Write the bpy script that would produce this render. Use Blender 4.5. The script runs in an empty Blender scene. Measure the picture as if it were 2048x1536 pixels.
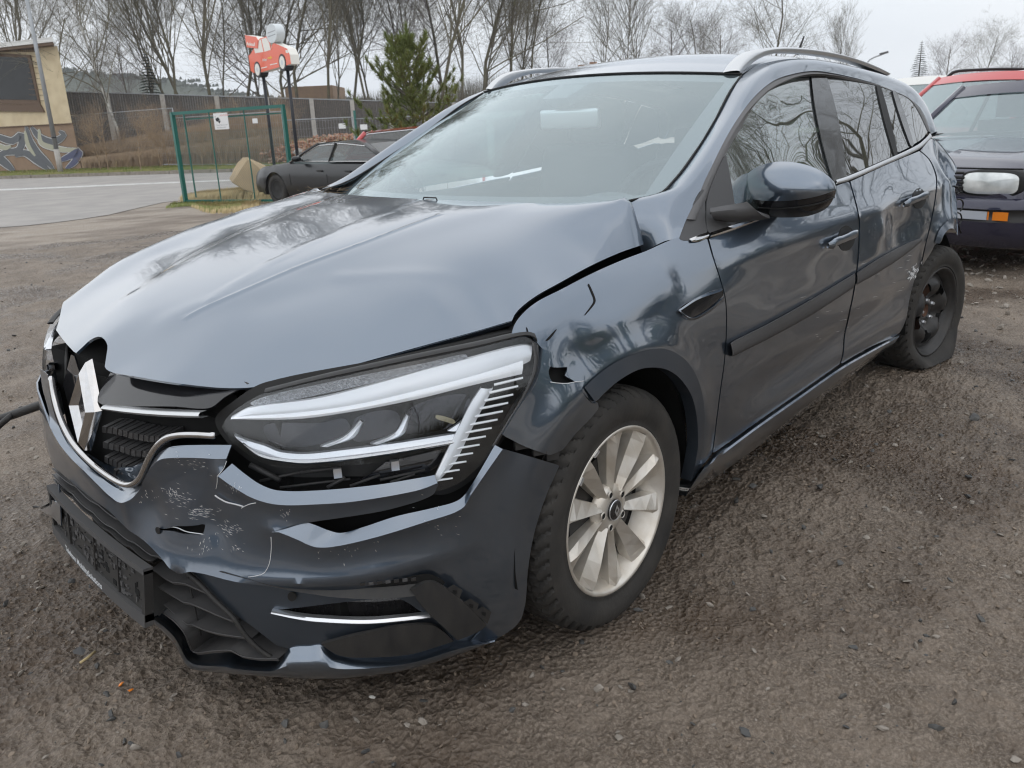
import bpy, bmesh, math, random
import numpy as np
from mathutils import Vector, Matrix
from mathutils.geometry import delaunay_2d_cdt

S = bpy.context.scene
COL = S.collection
random.seed(7); RNG = np.random.default_rng(7)
R_ = math.radians

# ------------------------------------------------------------------ camera
CF = 1696.5
CC = np.array([-1.6224, -1.9685, 1.2768])
YAW, PITCH, ROLL = 0.72102, 0.30653, -0.04434
def _axes():
    cy, sy = math.cos(YAW), math.sin(YAW); cp, sp = math.cos(PITCH), math.sin(PITCH)
    f = np.array([cp*cy, cp*sy, -sp]); r = np.array([sy, -cy, 0.]); u = np.cross(r, f)
    cr, sr = math.cos(ROLL), math.sin(ROLL)
    return cr*r+sr*u, -sr*r+cr*u, f
AR, AU, AF = _axes()
cam_d = bpy.data.cameras.new('camera'); cam = bpy.data.objects.new('camera', cam_d); COL.objects.link(cam)
cam_d.sensor_width = 36; cam_d.lens = CF/2048*36; cam_d.clip_start = .05; cam_d.clip_end = 3000
M = Matrix.Identity(4)
for i in range(3):
    M[i][0] = AR[i]; M[i][1] = AU[i]; M[i][2] = -AF[i]; M[i][3] = CC[i]
cam.matrix_world = M
cam_d.dof.use_dof = True; cam_d.dof.focus_distance = 2.3; cam_d.dof.aperture_fstop = 10
S.camera = cam

# ------------------------------------------------------------------ sky and light (overcast)
SUN_EL, SUN_AZ = R_(42), R_(200)
W = bpy.data.worlds.new('World'); S.world = W; W.use_nodes = True
nt = W.node_tree; nt.nodes.clear(); N = nt.nodes.new; L = nt.links.new
out = N('ShaderNodeOutputWorld'); bg = N('ShaderNodeBackground'); bg.inputs['Strength'].default_value = 0.10
sky = N('ShaderNodeTexSky'); sky.sky_type = 'NISHITA'; sky.sun_disc = False
sky.sun_elevation = SUN_EL; sky.sun_rotation = SUN_AZ; sky.dust_density = 4; sky.air_density = 1.2
mix = N('ShaderNodeMix'); mix.data_type = 'RGBA'; mix.inputs[0].default_value = .93
tc = N('ShaderNodeTexCoord'); mp = N('ShaderNodeMapping'); mp.inputs['Scale'].default_value = (1, 1, 3)
nz = N('ShaderNodeTexNoise'); nz.inputs['Scale'].default_value = 1.6; nz.inputs['Detail'].default_value = 5
rp = N('ShaderNodeValToRGB')
rp.color_ramp.elements[0].position = .32; rp.color_ramp.elements[0].color = (6.0, 6.4, 6.9, 1)
rp.color_ramp.elements[1].position = .72; rp.color_ramp.elements[1].color = (7.3, 7.5, 7.75, 1)
L(tc.outputs['Generated'], mp.inputs[0]); L(mp.outputs[0], nz.inputs['Vector']); L(nz.outputs['Fac'], rp.inputs[0])
L(sky.outputs[0], mix.inputs[6]); L(rp.outputs[0], mix.inputs[7]); L(mix.outputs[2], bg.inputs[0]); L(bg.outputs[0], out.inputs[0])
sd = bpy.data.lights.new('sun', 'SUN'); sd.energy = .6; sd.angle = R_(150); sd.color = (1, .97, .93)
so = bpy.data.objects.new('sun', sd); COL.objects.link(so)
so.rotation_euler = Vector((-.35, .45, .95)).normalized().to_track_quat('Z', 'Y').to_euler()
S.cycles.filter_width = 1.15; S.cycles.sample_clamp_indirect = 4
S.view_settings.view_transform = 'Standard'; S.view_settings.look = 'None'
S.view_settings.exposure = 0.64; S.view_settings.gamma = 1; S.view_settings.use_curve_mapping = False

# ------------------------------------------------------------------ geometry helpers
def ray(px, py):
    px = np.asarray(px, float); py = np.asarray(py, float)
    return AF + AR*((px-1024)/CF)[..., None] - AU*((py-768)/CF)[..., None]
def at(px, py, x=None, y=None, z=None, d=None):
    """a point on a measured plane of the place, seen at that spot of the photograph"""
    v = ray(px, py)
    if x is not None: t = (x-CC[0])/v[0]
    elif y is not None: t = (y-CC[1])/v[1]
    elif z is not None: t = (z-CC[2])/v[2]
    else: t = d
    return CC+v*t
def cr(pts, n=None, h=None, closed=False, lin=False):
    """smooth curve through points, resampled evenly (n points or spacing h); repeat a point for a sharp corner"""
    P = np.asarray(pts, float)
    if closed: P = np.vstack([P, P[:1]])
    segs = [[P[0]]]
    for a, b in zip(P[:-1], P[1:]):
        if np.allclose(a, b): segs.append([b])
        else: segs[-1].append(b)
    out = []
    for s in segs:
        s = np.array(s)
        if len(s) < 2: continue
        if lin or len(s) == 2: out.append(s if not out else s[1:]); continue
        e0 = 2*s[0]-s[1]; e1 = 2*s[-1]-s[-2]
        if closed and len(segs) == 1: e0, e1 = s[-2], s[1]
        Q = np.vstack([e0, s, e1]); acc = []
        for i in range(1, len(Q)-2):
            p0, p1, p2, p3 = Q[i-1:i+3]
            l1 = max(np.linalg.norm(p2-p1), 1e-9)
            m1 = (p2-p0)/(np.linalg.norm(p2-p1)+np.linalg.norm(p1-p0)+1e-9)*l1
            m2 = (p3-p1)/(np.linalg.norm(p3-p2)+np.linalg.norm(p2-p1)+1e-9)*l1
            t = np.linspace(0, 1, 9)[:, None]
            if i > 1 or out: t = t[1:]
            acc.append((2*t**3-3*t**2+1)*p1+(t**3-2*t**2+t)*m1+(-2*t**3+3*t**2)*p2+(t**3-t**2)*m2)
        out.append(np.vstack(acc))
    Q = np.vstack(out)
    s = np.r_[0, np.cumsum(np.linalg.norm(np.diff(Q, axis=0), axis=1))]
    if n is None: n = max(3, int(s[-1]/h)+1)
    t = np.linspace(0, s[-1], n)
    r = np.stack([np.interp(t, s, Q[:, k]) for k in range(Q.shape[1])], -1)
    return r[:-1] if closed else r

def natural(xk, Y, x):
    """monotone-ish cubic (Catmull) interpolation of rows Y over knots xk"""
    xk = np.asarray(xk, float); Y = np.asarray(Y, float); x = np.clip(np.asarray(x, float), xk[0], xk[-1])
    m = np.zeros_like(Y); dx = np.diff(xk); dY = (Y[1:]-Y[:-1])/dx.reshape((-1,)+(1,)*(Y.ndim-1))
    m[1:-1] = (dY[1:]*dx[:-1].reshape((-1,)+(1,)*(Y.ndim-1))+dY[:-1]*dx[1:].reshape((-1,)+(1,)*(Y.ndim-1)))/(dx[1:]+dx[:-1]).reshape((-1,)+(1,)*(Y.ndim-1))
    m[0] = dY[0]; m[-1] = dY[-1]
    i = np.clip(np.searchsorted(xk, x)-1, 0, len(xk)-2); h = dx[i]; t = (x-xk[i])/h
    sh = t.shape+(1,)*(Y.ndim-1); t = t.reshape(sh); h = h.reshape(sh)
    return (2*t**3-3*t**2+1)*Y[i]+(t**3-2*t**2+t)*h*m[i]+(-2*t**3+3*t**2)*Y[i+1]+(t**3-t**2)*h*m[i+1]

class TPS:
    """thin plate height field through scattered points"""
    def __init__(s, P, V, lam=1e-4):
        s.P = np.asarray(P, float); V = np.asarray(V, float); n = len(s.P)
        K = s.k(s.P)+lam*np.eye(n); Q = np.c_[np.ones(n), s.P]
        A = np.block([[K, Q], [Q.T, np.zeros((3, 3))]])
        s.w = np.linalg.solve(A, np.r_[V, 0, 0, 0])
    def k(s, X):
        r2 = ((X[:, None]-s.P[None])**2).sum(-1)
        return r2*np.log(r2+1e-12)*.5
    def __call__(s, X):
        X = np.asarray(X, float); sh = X.shape[:-1]; X = X.reshape(-1, 2)
        r = np.concatenate([s.k(X[i:i+4000])@s.w[:-3] for i in range(0, len(X), 4000)])+s.w[-3]+X@s.w[-2:]
        return r.reshape(sh)

# ------------------------------------------------------------------ objects
MATS = {}
ORG = {}
def tag(o, label=None, cat=None, group=None, kind=None):
    if label: o['label'] = label
    if cat: o['category'] = cat
    if group: o['group'] = group
    if kind: o['kind'] = kind
    return o
def thing(name, label, cat, loc=(0, 0, 0), group=None, rot=(0, 0, 0)):
    o = bpy.data.objects.new(name, None); COL.objects.link(o); o.location = loc; o.rotation_euler = rot
    o.empty_display_size = .1
    ORG[o.name] = np.array(loc, float)
    return tag(o, label, cat, group)
def mesh(name, V, F, mat=None, parent=None, smooth=True, label=None, kind=None, auto=None, local=False):
    """one mesh object; V in place coordinates, moved under its thing's base"""
    V = np.asarray(V, float).reshape(-1, 3)
    org = np.zeros(3)
    if parent is not None: org = ORG[parent.name]
    me = bpy.data.meshes.new(name)
    VV = V if local else V-org
    me.from_pydata(VV.tolist(), [], F); me.validate(); me.update()
    if smooth: me.shade_smooth()
    if auto is not None and smooth: me.set_sharp_from_angle(angle=R_(auto))
    if mat: me.materials.append(MATS[mat] if isinstance(mat, str) else mat)
    o = bpy.data.objects.new(name, me); COL.objects.link(o)
    if parent is not None: o.parent = parent; ORG[o.name] = org
    else: ORG[o.name] = org
    if label: o['label'] = label
    if kind: o['kind'] = kind
    return o
class MB:
    def __init__(s): s.v = []; s.f = []; s.n = 0
    def add(s, V, F):
        V = np.asarray(V, float).reshape(-1, 3); s.v.append(V); s.f += [tuple(i+s.n for i in f) for f in F]; s.n += len(V); return s
    def box(s, c, d, rz=0, M3=None):
        V = np.array([[x, y, z] for x in (-.5, .5) for y in (-.5, .5) for z in (-.5, .5)])*np.array(d)
        if M3 is None:
            a, b = math.cos(rz), math.sin(rz); M3 = np.array([[a, -b, 0], [b, a, 0], [0, 0, 1]])
        return s.add(V@np.asarray(M3).T+np.array(c), [(0, 1, 3, 2), (4, 6, 7, 5), (0, 4, 5, 1), (2, 3, 7, 6), (0, 2, 6, 4), (1, 5, 7, 3)])
    def bar(s, a, b, w, h=None, up=(0, 0, 1)):
        a = np.array(a, float); b = np.array(b, float); d = b-a; l = np.linalg.norm(d); d /= l; h = h or w
        up = np.array(up, float)
        if abs(d@up) > .97: up = np.array([1., 0, 0])
        r = np.cross(d, up); r /= np.linalg.norm(r); u = np.cross(r, d)
        return s.box((a+b)/2, (l, w, h), M3=np.stack([d, r, u], 1))
    def tube(s, P, r, seg=8, cap=True, closed=False):
        P = np.asarray(P, float); n = len(P); r = np.broadcast_to(np.asarray(r, float), (n,))
        if closed: T = np.roll(P, -1, 0)-np.roll(P, 1, 0)
        else: T = np.gradient(P, axis=0)
        T /= np.linalg.norm(T, axis=1)[:, None]+1e-12
        a = np.array([0, 0, 1.]) if abs(T[0][2]) < .9 else np.array([1., 0, 0])
        u = np.cross(T[0], a); u /= np.linalg.norm(u); V = []
        th = np.arange(seg)*2*math.pi/seg
        for i in range(n):
            u = u-T[i]*(u@T[i]); u /= np.linalg.norm(u)+1e-12; w = np.cross(T[i], u)
            V.append(P[i]+r[i]*(np.cos(th)[:, None]*u+np.sin(th)[:, None]*w))
        F = []
        for i in range(n if closed else n-1):
            j = (i+1) % n
            for k in range(seg): F.append((i*seg+k, i*seg+(k+1) % seg, j*seg+(k+1) % seg, j*seg+k))
        if cap and not closed: F += [tuple(range(seg))[::-1], tuple((n-1)*seg+k for k in range(seg))]
        return s.add(np.vstack(V), F)
    def grid(s, G, flip=False, closed_u=False, closed_v=False):
        G = np.asarray(G, float); m, n = G.shape[:2]; F = []
        for i in range(m if closed_u else m-1):
            for j in range(n if closed_v else n-1):
                a, b, c, d = i*n+j, i*n+(j+1) % n, ((i+1) % m)*n+(j+1) % n, ((i+1) % m)*n+j
                F.append((a, d, c, b) if flip else (a, b, c, d))
        return s.add(G.reshape(-1, 3), F)
    def lathe(s, prof, seg=48, c=(0, 0, 0), closed=False):
        """prof: (radius, y) rings around the y axis"""
        th = np.arange(seg)*2*math.pi/seg
        G = np.array([[[r*math.cos(t), y, r*math.sin(t)] for t in th] for r, y in prof])+np.array(c)
        return s.grid(G, closed_v=True, closed_u=closed)
    def prism(s, poly, h0, h1, fn):
        """closed polygon (2D) extruded between h0 and h1; fn(a,b,h)->xyz"""
        n = len(poly); V = [fn(a, b, h0) for a, b in poly]+[fn(a, b, h1) for a, b in poly]
        F = [tuple(range(n))[::-1], tuple(range(n, 2*n))]+[(i, (i+1) % n, n+(i+1) % n, n+i) for i in range(n)]
        return s.add(V, F)
    def build(s, name, mat, parent=None, **k):
        return mesh(name, np.vstack(s.v), s.f, mat, parent, **k)
def interp_rows(rows, n, sub, crease=()):
    """rows of 3D curves -> grid; n along, sub between rows, cubic across unless the row is a crease"""
    Rw = [cr(r, n) for r in rows]; G = [Rw[0]]
    for i in range(len(Rw)-1):
        p1, p2 = Rw[i], Rw[i+1]
        p0 = Rw[i-1] if i > 0 and i not in crease else 2*p1-p2
        p3 = Rw[i+2] if i+2 < len(Rw) and (i+1) not in crease else 2*p2-p1
        for k in range(1, sub+1):
            t = k/sub
            l1 = np.linalg.norm(p2-p1, axis=1)[:, None]+1e-9
            m1 = (p2-p0)/(l1+np.linalg.norm(p1-p0, axis=1)[:, None]+1e-9)*l1
            m2 = (p3-p1)/(l1+np.linalg.norm(p3-p2, axis=1)[:, None]+1e-9)*l1
            G.append((2*t**3-3*t**2+1)*p1+(t**3-2*t**2+t)*m1+(-2*t**3+3*t**2)*p2+(t**3-t**2)*m2)
    return np.array(G)
def loft(name, rows, mat, parent, n=40, sub=4, crease=(), thick=0, auto=None, label=None, flip=False, inward=None):
    G = interp_rows(rows, n, sub, crease)
    b = MB()
    if thick:
        du = np.gradient(G, axis=1); dv = np.gradient(G, axis=0); nn = np.cross(du, dv)
        nn /= np.linalg.norm(nn, axis=2)[..., None]+1e-9
        s = np.sign((nn*(CC-G)).sum(-1).mean()); H = G-nn*thick*s
        m, k = G.shape[:2]; b.grid(G); b.grid(H, flip=True)
        e = m*k; F = []
        ring = [(0, j) for j in range(k)]+[(i, k-1) for i in range(1, m)]+[(m-1, j) for j in range(k-2, -1, -1)]+[(i, 0) for i in range(m-2, 0, -1)]
        idx = [i*k+j for i, j in ring]
        for a, c in zip(idx, idx[1:]+idx[:1]): F.append((a, c, c+e, a+e))
        b.f += F
    else: b.grid(G, flip=flip)
    return b.build(name, mat, parent, auto=auto or 40, label=label)
def inside(P, poly):
    x, y = P[:, 0], P[:, 1]; r = np.zeros(len(P), bool); n = len(poly)
    for i in range(n):
        x1, y1 = poly[i]; x2, y2 = poly[(i+1) % n]
        c = ((y1 > y) != (y2 > y)) & (x < (x2-x1)*(y-y1)/(y2-y1+1e-15)+x1); r ^= c
    return r
def cdt(outline, holes=(), h=.02, hx=None, extra=None):
    """2D polygon with holes -> verts, tris, boundary loops, with an inner grid of spacing h"""
    hx = hx or h
    loops = [np.asarray(outline)]+[np.asarray(q) for q in holes]
    lo = loops[0].min(0); hi = loops[0].max(0)
    gx = np.arange(lo[0]+hx*.5, hi[0], hx); gy = np.arange(lo[1]+h*.5, hi[1], h)
    g = np.array([[a+(hx*.5 if j % 2 else 0), b] for j, b in enumerate(gy) for a in gx]).reshape(-1, 2)
    if len(g):
        ok = inside(g, loops[0])
        for q in loops[1:]: ok &= ~inside(g, q)
        g = g[ok]
        for q in loops:
            if len(g):
                a = q; b = np.roll(q, -1, 0); d = b-a; L2 = (d**2).sum(1)+1e-15
                sc = np.array([1/hx, 1/h])
                t = np.clip(((g[:, None]-a)*d).sum(-1)/L2, 0, 1); dist = np.linalg.norm((g[:, None]-a-t[..., None]*d)*sc, axis=-1).min(1)
                g = g[dist > .45]
    if extra is not None and len(g):
        dd = np.concatenate([np.sqrt(((g[k:k+400, None]-extra)**2).sum(-1)).min(1) for k in range(0, len(g), 400)]); g = np.vstack([g[dd > .008], extra[inside(extra, loops[0])]])
    vs = np.vstack(loops+[g]) if len(g) else np.vstack(loops)
    ed = []; k = 0
    for q in loops: ed += [(k+i, k+(i+1) % len(q)) for i in range(len(q))]; k += len(q)
    r = delaunay_2d_cdt([Vector(p) for p in vs], ed, [], 0, 1e-9)
    V = np.array([[p[0], p[1]] for p in r[0]]); T = np.array([list(f) for f in r[2] if len(f) == 3])
    c = V[T].mean(1); ok = inside(c, loops[0])
    for q in loops[1:]: ok &= ~inside(c, q)
    T = T[ok]
    return V, T
def skin(name, V3, T, mat, parent, thick=.004, nrm=None, label=None, auto=45):
    """thin solid sheet from triangles; nrm = outward normals"""
    T = np.asarray(T); n = np.zeros_like(V3)
    fn = np.cross(V3[T[:, 1]]-V3[T[:, 0]], V3[T[:, 2]]-V3[T[:, 0]])
    for k in range(3): np.add.at(n, T[:, k], fn)
    n /= np.linalg.norm(n, axis=1)[:, None]+1e-12
    if nrm is not None and (n*nrm).sum() < 0: n = -n; T = T[:, ::-1]
    B = V3-n*thick; m = len(V3)
    from collections import Counter
    E = {}
    for t in T:
        for a, b in ((t[0], t[1]), (t[1], t[2]), (t[2], t[0])):
            E[(a, b)] = 1
    rim = [(a, b) for (a, b) in E if (b, a) not in E]
    # rim gets its own vertices, so its edge stays crisp and the face smooth
    F = [tuple(int(i) for i in t) for t in T]+[tuple(int(i)+m for i in t[::-1]) for t in T]
    F += [(int(b), int(a), int(a)+m, int(b)+m) for a, b in rim]
    return mesh(name, np.vstack([V3, B]), F, mat, parent, label=label, auto=auto)

# ------------------------------------------------------------------ materials
def mat(name, col, rough=.5, metal=0, coat=0, coat_r=.03, spec=.5, noise=None, bump=0, bscale=50, emis=None, cior=1.5, alpha=1, trans=0, ior=1.45, dirt=None):
    """procedural Principled material; noise=(scale, colour2, amount, detail)"""
    m = bpy.data.materials.new(name); m.use_nodes = True; nt = m.node_tree; b = nt.nodes['Principled BSDF']
    b.inputs['Base Color'].default_value = (*col, 1); b.inputs['Roughness'].default_value = rough
    b.inputs['Metallic'].default_value = metal; b.inputs['Coat Weight'].default_value = coat; b.inputs['Coat Roughness'].default_value = coat_r; b.inputs['Coat IOR'].default_value = cior
    b.inputs['Specular IOR Level'].default_value = spec; b.inputs['IOR'].default_value = ior
    b.inputs['Transmission Weight'].default_value = trans; b.inputs['Alpha'].default_value = alpha
    N = nt.nodes.new; L = nt.links.new
    tc = N('ShaderNodeTexCoord')
    src = None
    if noise:
        n = N('ShaderNodeTexNoise'); n.inputs['Scale'].default_value = noise[0]; n.inputs['Detail'].default_value = noise[3] if len(noise) > 3 else 4
        r = N('ShaderNodeMapRange'); r.inputs[1].default_value = .35; r.inputs[2].default_value = .68; r.inputs[3].default_value = 0; r.inputs[4].default_value = noise[2]
        mx = N('ShaderNodeMix'); mx.data_type = 'RGBA'; mx.inputs[6].default_value = (*col, 1); mx.inputs[7].default_value = (*noise[1], 1)
        L(tc.outputs['Object'], n.inputs['Vector']); L(n.outputs['Fac'], r.inputs[0]); L(r.outputs[0], mx.inputs[0]); L(mx.outputs[2], b.inputs['Base Color']); src = mx.outputs[2]
    if dirt:
        # dirt=(scale, colour, amount, z_low, z_high): road film, stronger low down
        n = N('ShaderNodeTexNoise'); n.inputs['Scale'].default_value = dirt[0]; n.inputs['Detail'].default_value = 8; n.inputs['Roughness'].default_value = .7
        mp = N('ShaderNodeMapping'); mp.inputs['Scale'].default_value = (1, 1, .25)
        sx = N('ShaderNodeSeparateXYZ'); zr = N('ShaderNodeMapRange'); zr.inputs[1].default_value = dirt[3]; zr.inputs[2].default_value = dirt[4]; zr.inputs[3].default_value = 1; zr.inputs[4].default_value = .12
        nr = N('ShaderNodeMapRange'); nr.inputs[1].default_value = .3; nr.inputs[2].default_value = .75
        mu = N('ShaderNodeMath'); mu.operation = 'MULTIPLY'; mu2 = N('ShaderNodeMath'); mu2.operation = 'MULTIPLY'; mu2.inputs[1].default_value = dirt[2]
        L(tc.outputs['Object'], mp.inputs[0]); L(mp.outputs[0], n.inputs['Vector']); L(tc.outputs['Object'], sx.inputs[0]); L(sx.outputs[2], zr.inputs[0]); L(n.outputs['Fac'], nr.inputs[0])
        L(nr.outputs[0], mu.inputs[0]); L(zr.outputs[0], mu.inputs[1]); L(mu.outputs[0], mu2.inputs[0])
        d = N('ShaderNodeBsdfDiffuse'); d.inputs[0].default_value = (*dirt[1], 1); ms = N('ShaderNodeMixShader')
        L(mu2.outputs[0], ms.inputs[0]); L(b.outputs[0], ms.inputs[1]); L(d.outputs[0], ms.inputs[2]); L(ms.outputs[0], nt.nodes['Material Output'].inputs[0])
    if bump:
        n = N('ShaderNodeTexNoise'); n.inputs['Scale'].default_value = bscale; n.inputs['Detail'].default_value = 4
        bp = N('ShaderNodeBump'); bp.inputs['Strength'].default_value = bump; bp.inputs['Distance'].default_value = .01
        L(tc.outputs['Object'], n.inputs['Vector']); L(n.outputs['Fac'], bp.inputs['Height']); L(bp.outputs[0], b.inputs['Normal'])
    if emis: b.inputs['Emission Color'].default_value = (*emis[0], 1); b.inputs['Emission Strength'].default_value = emis[1]
    MATS[name] = m
    return m
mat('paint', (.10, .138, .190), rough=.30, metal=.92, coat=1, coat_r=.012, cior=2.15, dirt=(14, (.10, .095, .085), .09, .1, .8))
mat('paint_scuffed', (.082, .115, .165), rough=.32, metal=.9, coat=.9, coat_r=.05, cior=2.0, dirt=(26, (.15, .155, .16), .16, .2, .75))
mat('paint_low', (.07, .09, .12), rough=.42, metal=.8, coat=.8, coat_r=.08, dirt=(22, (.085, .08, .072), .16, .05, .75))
mat('gloss_black', (.012, .012, .014), rough=.12, coat=.5, dirt=(30, (.12, .11, .1), .25, 0, .8))
mat('black_plastic', (.022, .022, .023), rough=.55, dirt=(40, (.12, .11, .095), .35, 0, .9))
mat('grey_plastic', (.07, .07, .073), rough=.6, dirt=(40, (.13, .12, .105), .4, 0, .9))
mat('inner_black', (.004, .004, .004), rough=.9)
mat('chrome', (.58, .58, .59), rough=.10, metal=1, noise=(60, (.5, .48, .45), .4))
mat('bright', (.75, .77, .8), rough=.28, metal=.85)
mat('rail', (.62, .63, .64), rough=.33, metal=.9)
mat('rubber', (.025, .024, .023), rough=.75, noise=(9, (.055, .05, .044), .8, 6), bump=.15, bscale=90)
mat('hubcap', (.72, .69, .64), rough=.36, metal=.6, noise=(16, (.44, .37, .28), .55, 7))
mat('steel_black', (.035, .035, .036), rough=.42, metal=.3, noise=(20, (.06, .055, .05), .6))
mat('grille_plastic', (.05, .05, .052), rough=.38, dirt=(30, (.14, .13, .12), .35, 0, .9))
mat('rust', (.13, .06, .035), rough=.85, noise=(60, (.06, .04, .03), .8))
mat('seal', (.012, .012, .012), rough=.6)
mat('frame_grey', (.10, .098, .1), rough=.45)
mat('seat', (.075, .078, .085), rough=.85, noise=(200, (.10, .10, .11), .5))
mat('dash', (.10, .105, .11), rough=.7)
mat('white_scratch', (.62, .64, .66), rough=.7)
mat('lens_white', (.70, .73, .78), rough=.25, coat=.6)
mat('amber', (.75, .22, .02), rough=.25, coat=.5)
mat('red_lamp', (.5, .03, .02), rough=.2, coat=1)
def glass(name, col, f0, dust=0., rough=0.0, tint=(1, 1, 1)):
    """thin pane: clear, mirror-like towards grazing, with a film of dust"""
    m = bpy.data.materials.new(name); m.use_nodes = True; nt = m.node_tree; nt.nodes.clear(); N = nt.nodes.new; L = nt.links.new
    o = N('ShaderNodeOutputMaterial'); t = N('ShaderNodeBsdfTransparent'); t.inputs[0].default_value = (*col, 1)
    g = N('ShaderNodeBsdfGlossy'); g.inputs['Roughness'].default_value = rough; g.inputs[0].default_value = (*tint, 1)
    lw = N('ShaderNodeLayerWeight'); lw.inputs[0].default_value = .5; pw = N('ShaderNodeMath'); pw.operation = 'POWER'; pw.inputs[1].default_value = 5
    mr = N('ShaderNodeMapRange'); mr.inputs[3].default_value = f0; mr.inputs[4].default_value = 1; ms = N('ShaderNodeMixShader')
    d = N('ShaderNodeBsdfDiffuse'); d.inputs[0].default_value = (.60, .68, .70, 1); md = N('ShaderNodeMixShader')
    nz = N('ShaderNodeTexNoise'); nz.inputs['Scale'].default_value = 9; nz.inputs['Detail'].default_value = 7; r = N('ShaderNodeMapRange'); r.inputs[1].default_value = .3; r.inputs[2].default_value = .75; r.inputs[3].default_value = dust*.6; r.inputs[4].default_value = dust*1.5
    tc = N('ShaderNodeTexCoord'); L(tc.outputs['Object'], nz.inputs['Vector']); L(nz.outputs['Fac'], r.inputs[0])
    L(lw.outputs['Facing'], pw.inputs[0]); L(pw.outputs[0], mr.inputs[0]); L(mr.outputs[0], ms.inputs[0]); L(t.outputs[0], ms.inputs[1]); L(g.outputs[0], ms.inputs[2])
    L(r.outputs[0], md.inputs[0]); L(ms.outputs[0], md.inputs[1]); L(d.outputs[0], md.inputs[2]); L(md.outputs[0], o.inputs[0])
    MATS[name] = m
glass('glass_wind', (.80, .90, .92), .27, .03, tint=(.86, .97, 1.0)); glass('glass_side', (.42, .52, .48), .30, .03); glass('glass_dark', (.05, .055, .06), .26, .03); glass('glass_lens', (.96, .97, .98), .03, .0)
mat('band', (.10, .10, .11), rough=.5)
mat('drl', (.92, .93, .95), rough=.2, metal=0, coat=1)
mat('drl_haze', (.80, .82, .85), rough=.25, metal=.15, coat=1)
mat('dark_mirror', (.045, .045, .05), rough=.06, metal=1)
mat('prism', (.25, .26, .28), rough=.2, metal=.8, noise=(260, (.6, .62, .65), .9, 2), bump=.8, bscale=300)
mat('bulb', (.40, .36, .24), rough=.2, metal=.6)
mat('green_wire', (.08, .17, .15), rough=.5); mat('note_red', (.75, .25, .25), rough=.6)
mat('boulder', (.50, .38, .24), rough=.95, noise=(1.9, (.36, .28, .19), .8, 8), bump=.6, bscale=12)
mat('car_black', (.008, .009, .011), rough=.3, coat=.35); mat('car_violet', (.020, .020, .045), rough=.25, coat=1, metal=.3, dirt=(10, (.12, .11, .10), .12, .0, .6)); mat('car_red', (.50, .035, .035), rough=.3, coat=1)
mat('car_white', (.75, .75, .72), rough=.4, coat=.5)
glass('glass_back', (.02, .02, .022), .035, .01); glass('glass_car', (.30, .34, .33), .10, .04)
mat('head_glass', (.86, .89, .88), rough=.16, metal=.25, coat=1, noise=(7, (.35, .38, .38), .8))
mat('lens_grey', (.42, .45, .50), rough=.25, coat=.6)
mat('dry_grass', (.55, .44, .24), rough=.9, noise=(3, (.40, .31, .17), .8))
mat('brush_dark', (.12, .09, .06), rough=.9)
glass('glass_lamp', (.80, .84, .84), .10, .25)
# ------------------------------------------------------------------ the damaged estate car: base body surface
# place axes: x to the car's rear (front axle 0), y to its right-hand side, z up
PL = cr([(-.10, .892), (-.18, .885), (-.38, .855), (-.56, .785), (-.70, .68), (-.80, .55), (-.865, .38), (-.893, .20), (-.905, 0), (-.893, -.20), (-.865, -.38), (-.80, -.55), (-.70, -.68), (-.56, -.785), (-.38, -.855), (-.18, -.885), (.1, -.897),
         (.5, -.90), (1.0, -.903), (1.6, -.904), (2.2, -.902), (2.7, -.893), (3.1, -.868), (3.4, -.82), (3.6, -.72), (3.68, -.5)], n=1100)
_s = np.r_[0, np.cumsum(np.linalg.norm(np.diff(PL, axis=0), axis=1))]
_t = np.gradient(PL, axis=0); _t /= np.linalg.norm(_t, axis=1)[:, None]
PN = np.stack([_t[:, 1], -_t[:, 0]], -1); PN = np.where(((PN*np.array([PL[:, 0]-1.4, PL[:, 1]]).T).sum(1) < 0)[:, None], -PN, PN)
U0 = _s[:200][np.argmin(np.abs(PL[:200, 1]))]          # u = 0 on the centre line
_u = _s-U0
def uatx(x):                                  # u on the side where the plan curve passes x
    k = np.where(_u > 0)[0]; return _u[k][np.argmin(np.abs(PL[k, 0]-x))]
ZK = [.10, .20, .30, .42, .55, .66, .76, .84, .90, .95, 1.02, 1.10, 1.20, 1.30, 1.40]
UK = [-1.02, -.82, -.58, -.30, 0, .30, .58, .82, 1.02, uatx(-.10), uatx(.25), uatx(.6), uatx(1.5), uatx(2.4), uatx(3.0), uatx(3.4), _u[-1]]
side = [-.055, -.035, -.012, .000, .004, .004, .000, -.014, -.030, -.058, -.098, -.135, -.178, -.227, -.290]
fend = [-.055, -.035, -.012, .000, .006, .008, .000, -.030, -.075, -.140, -.20, -.22, -.24, -.26, -.3]
cent = [-.050, -.010, .000, -.012, -.020, -.028, -.045, -.08, -.13, -.20, -.3, -.4, -.5, -.6, -.7]
corn = [-.050, -.012, .000, .000, .000, -.015, -.045, -.09, -.15, -.22, -.32, -.4, -.5, -.6, -.7]
rear = [-.075, -.045, -.022, -.006, .000, .000, -.004, -.018, -.034, -.060, -.098, -.135, -.178, -.227, -.290]
mixv = lambda a, b, t: [p*(1-t)+q*t for p, q in zip(a, b)]
DT = np.array([corn, corn, mixv(cent, corn, .6), cent, cent, cent, mixv(cent, corn, .6), corn, corn, fend, mixv(fend, side, .35), side, side, rear, rear, rear, rear])
_GU = np.linspace(-1.3, _u[-1], 460); _GZ = np.linspace(.05, 1.45, 281)
_D = natural(ZK, natural(UK, DT, _GU).T, _GZ).T
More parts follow.
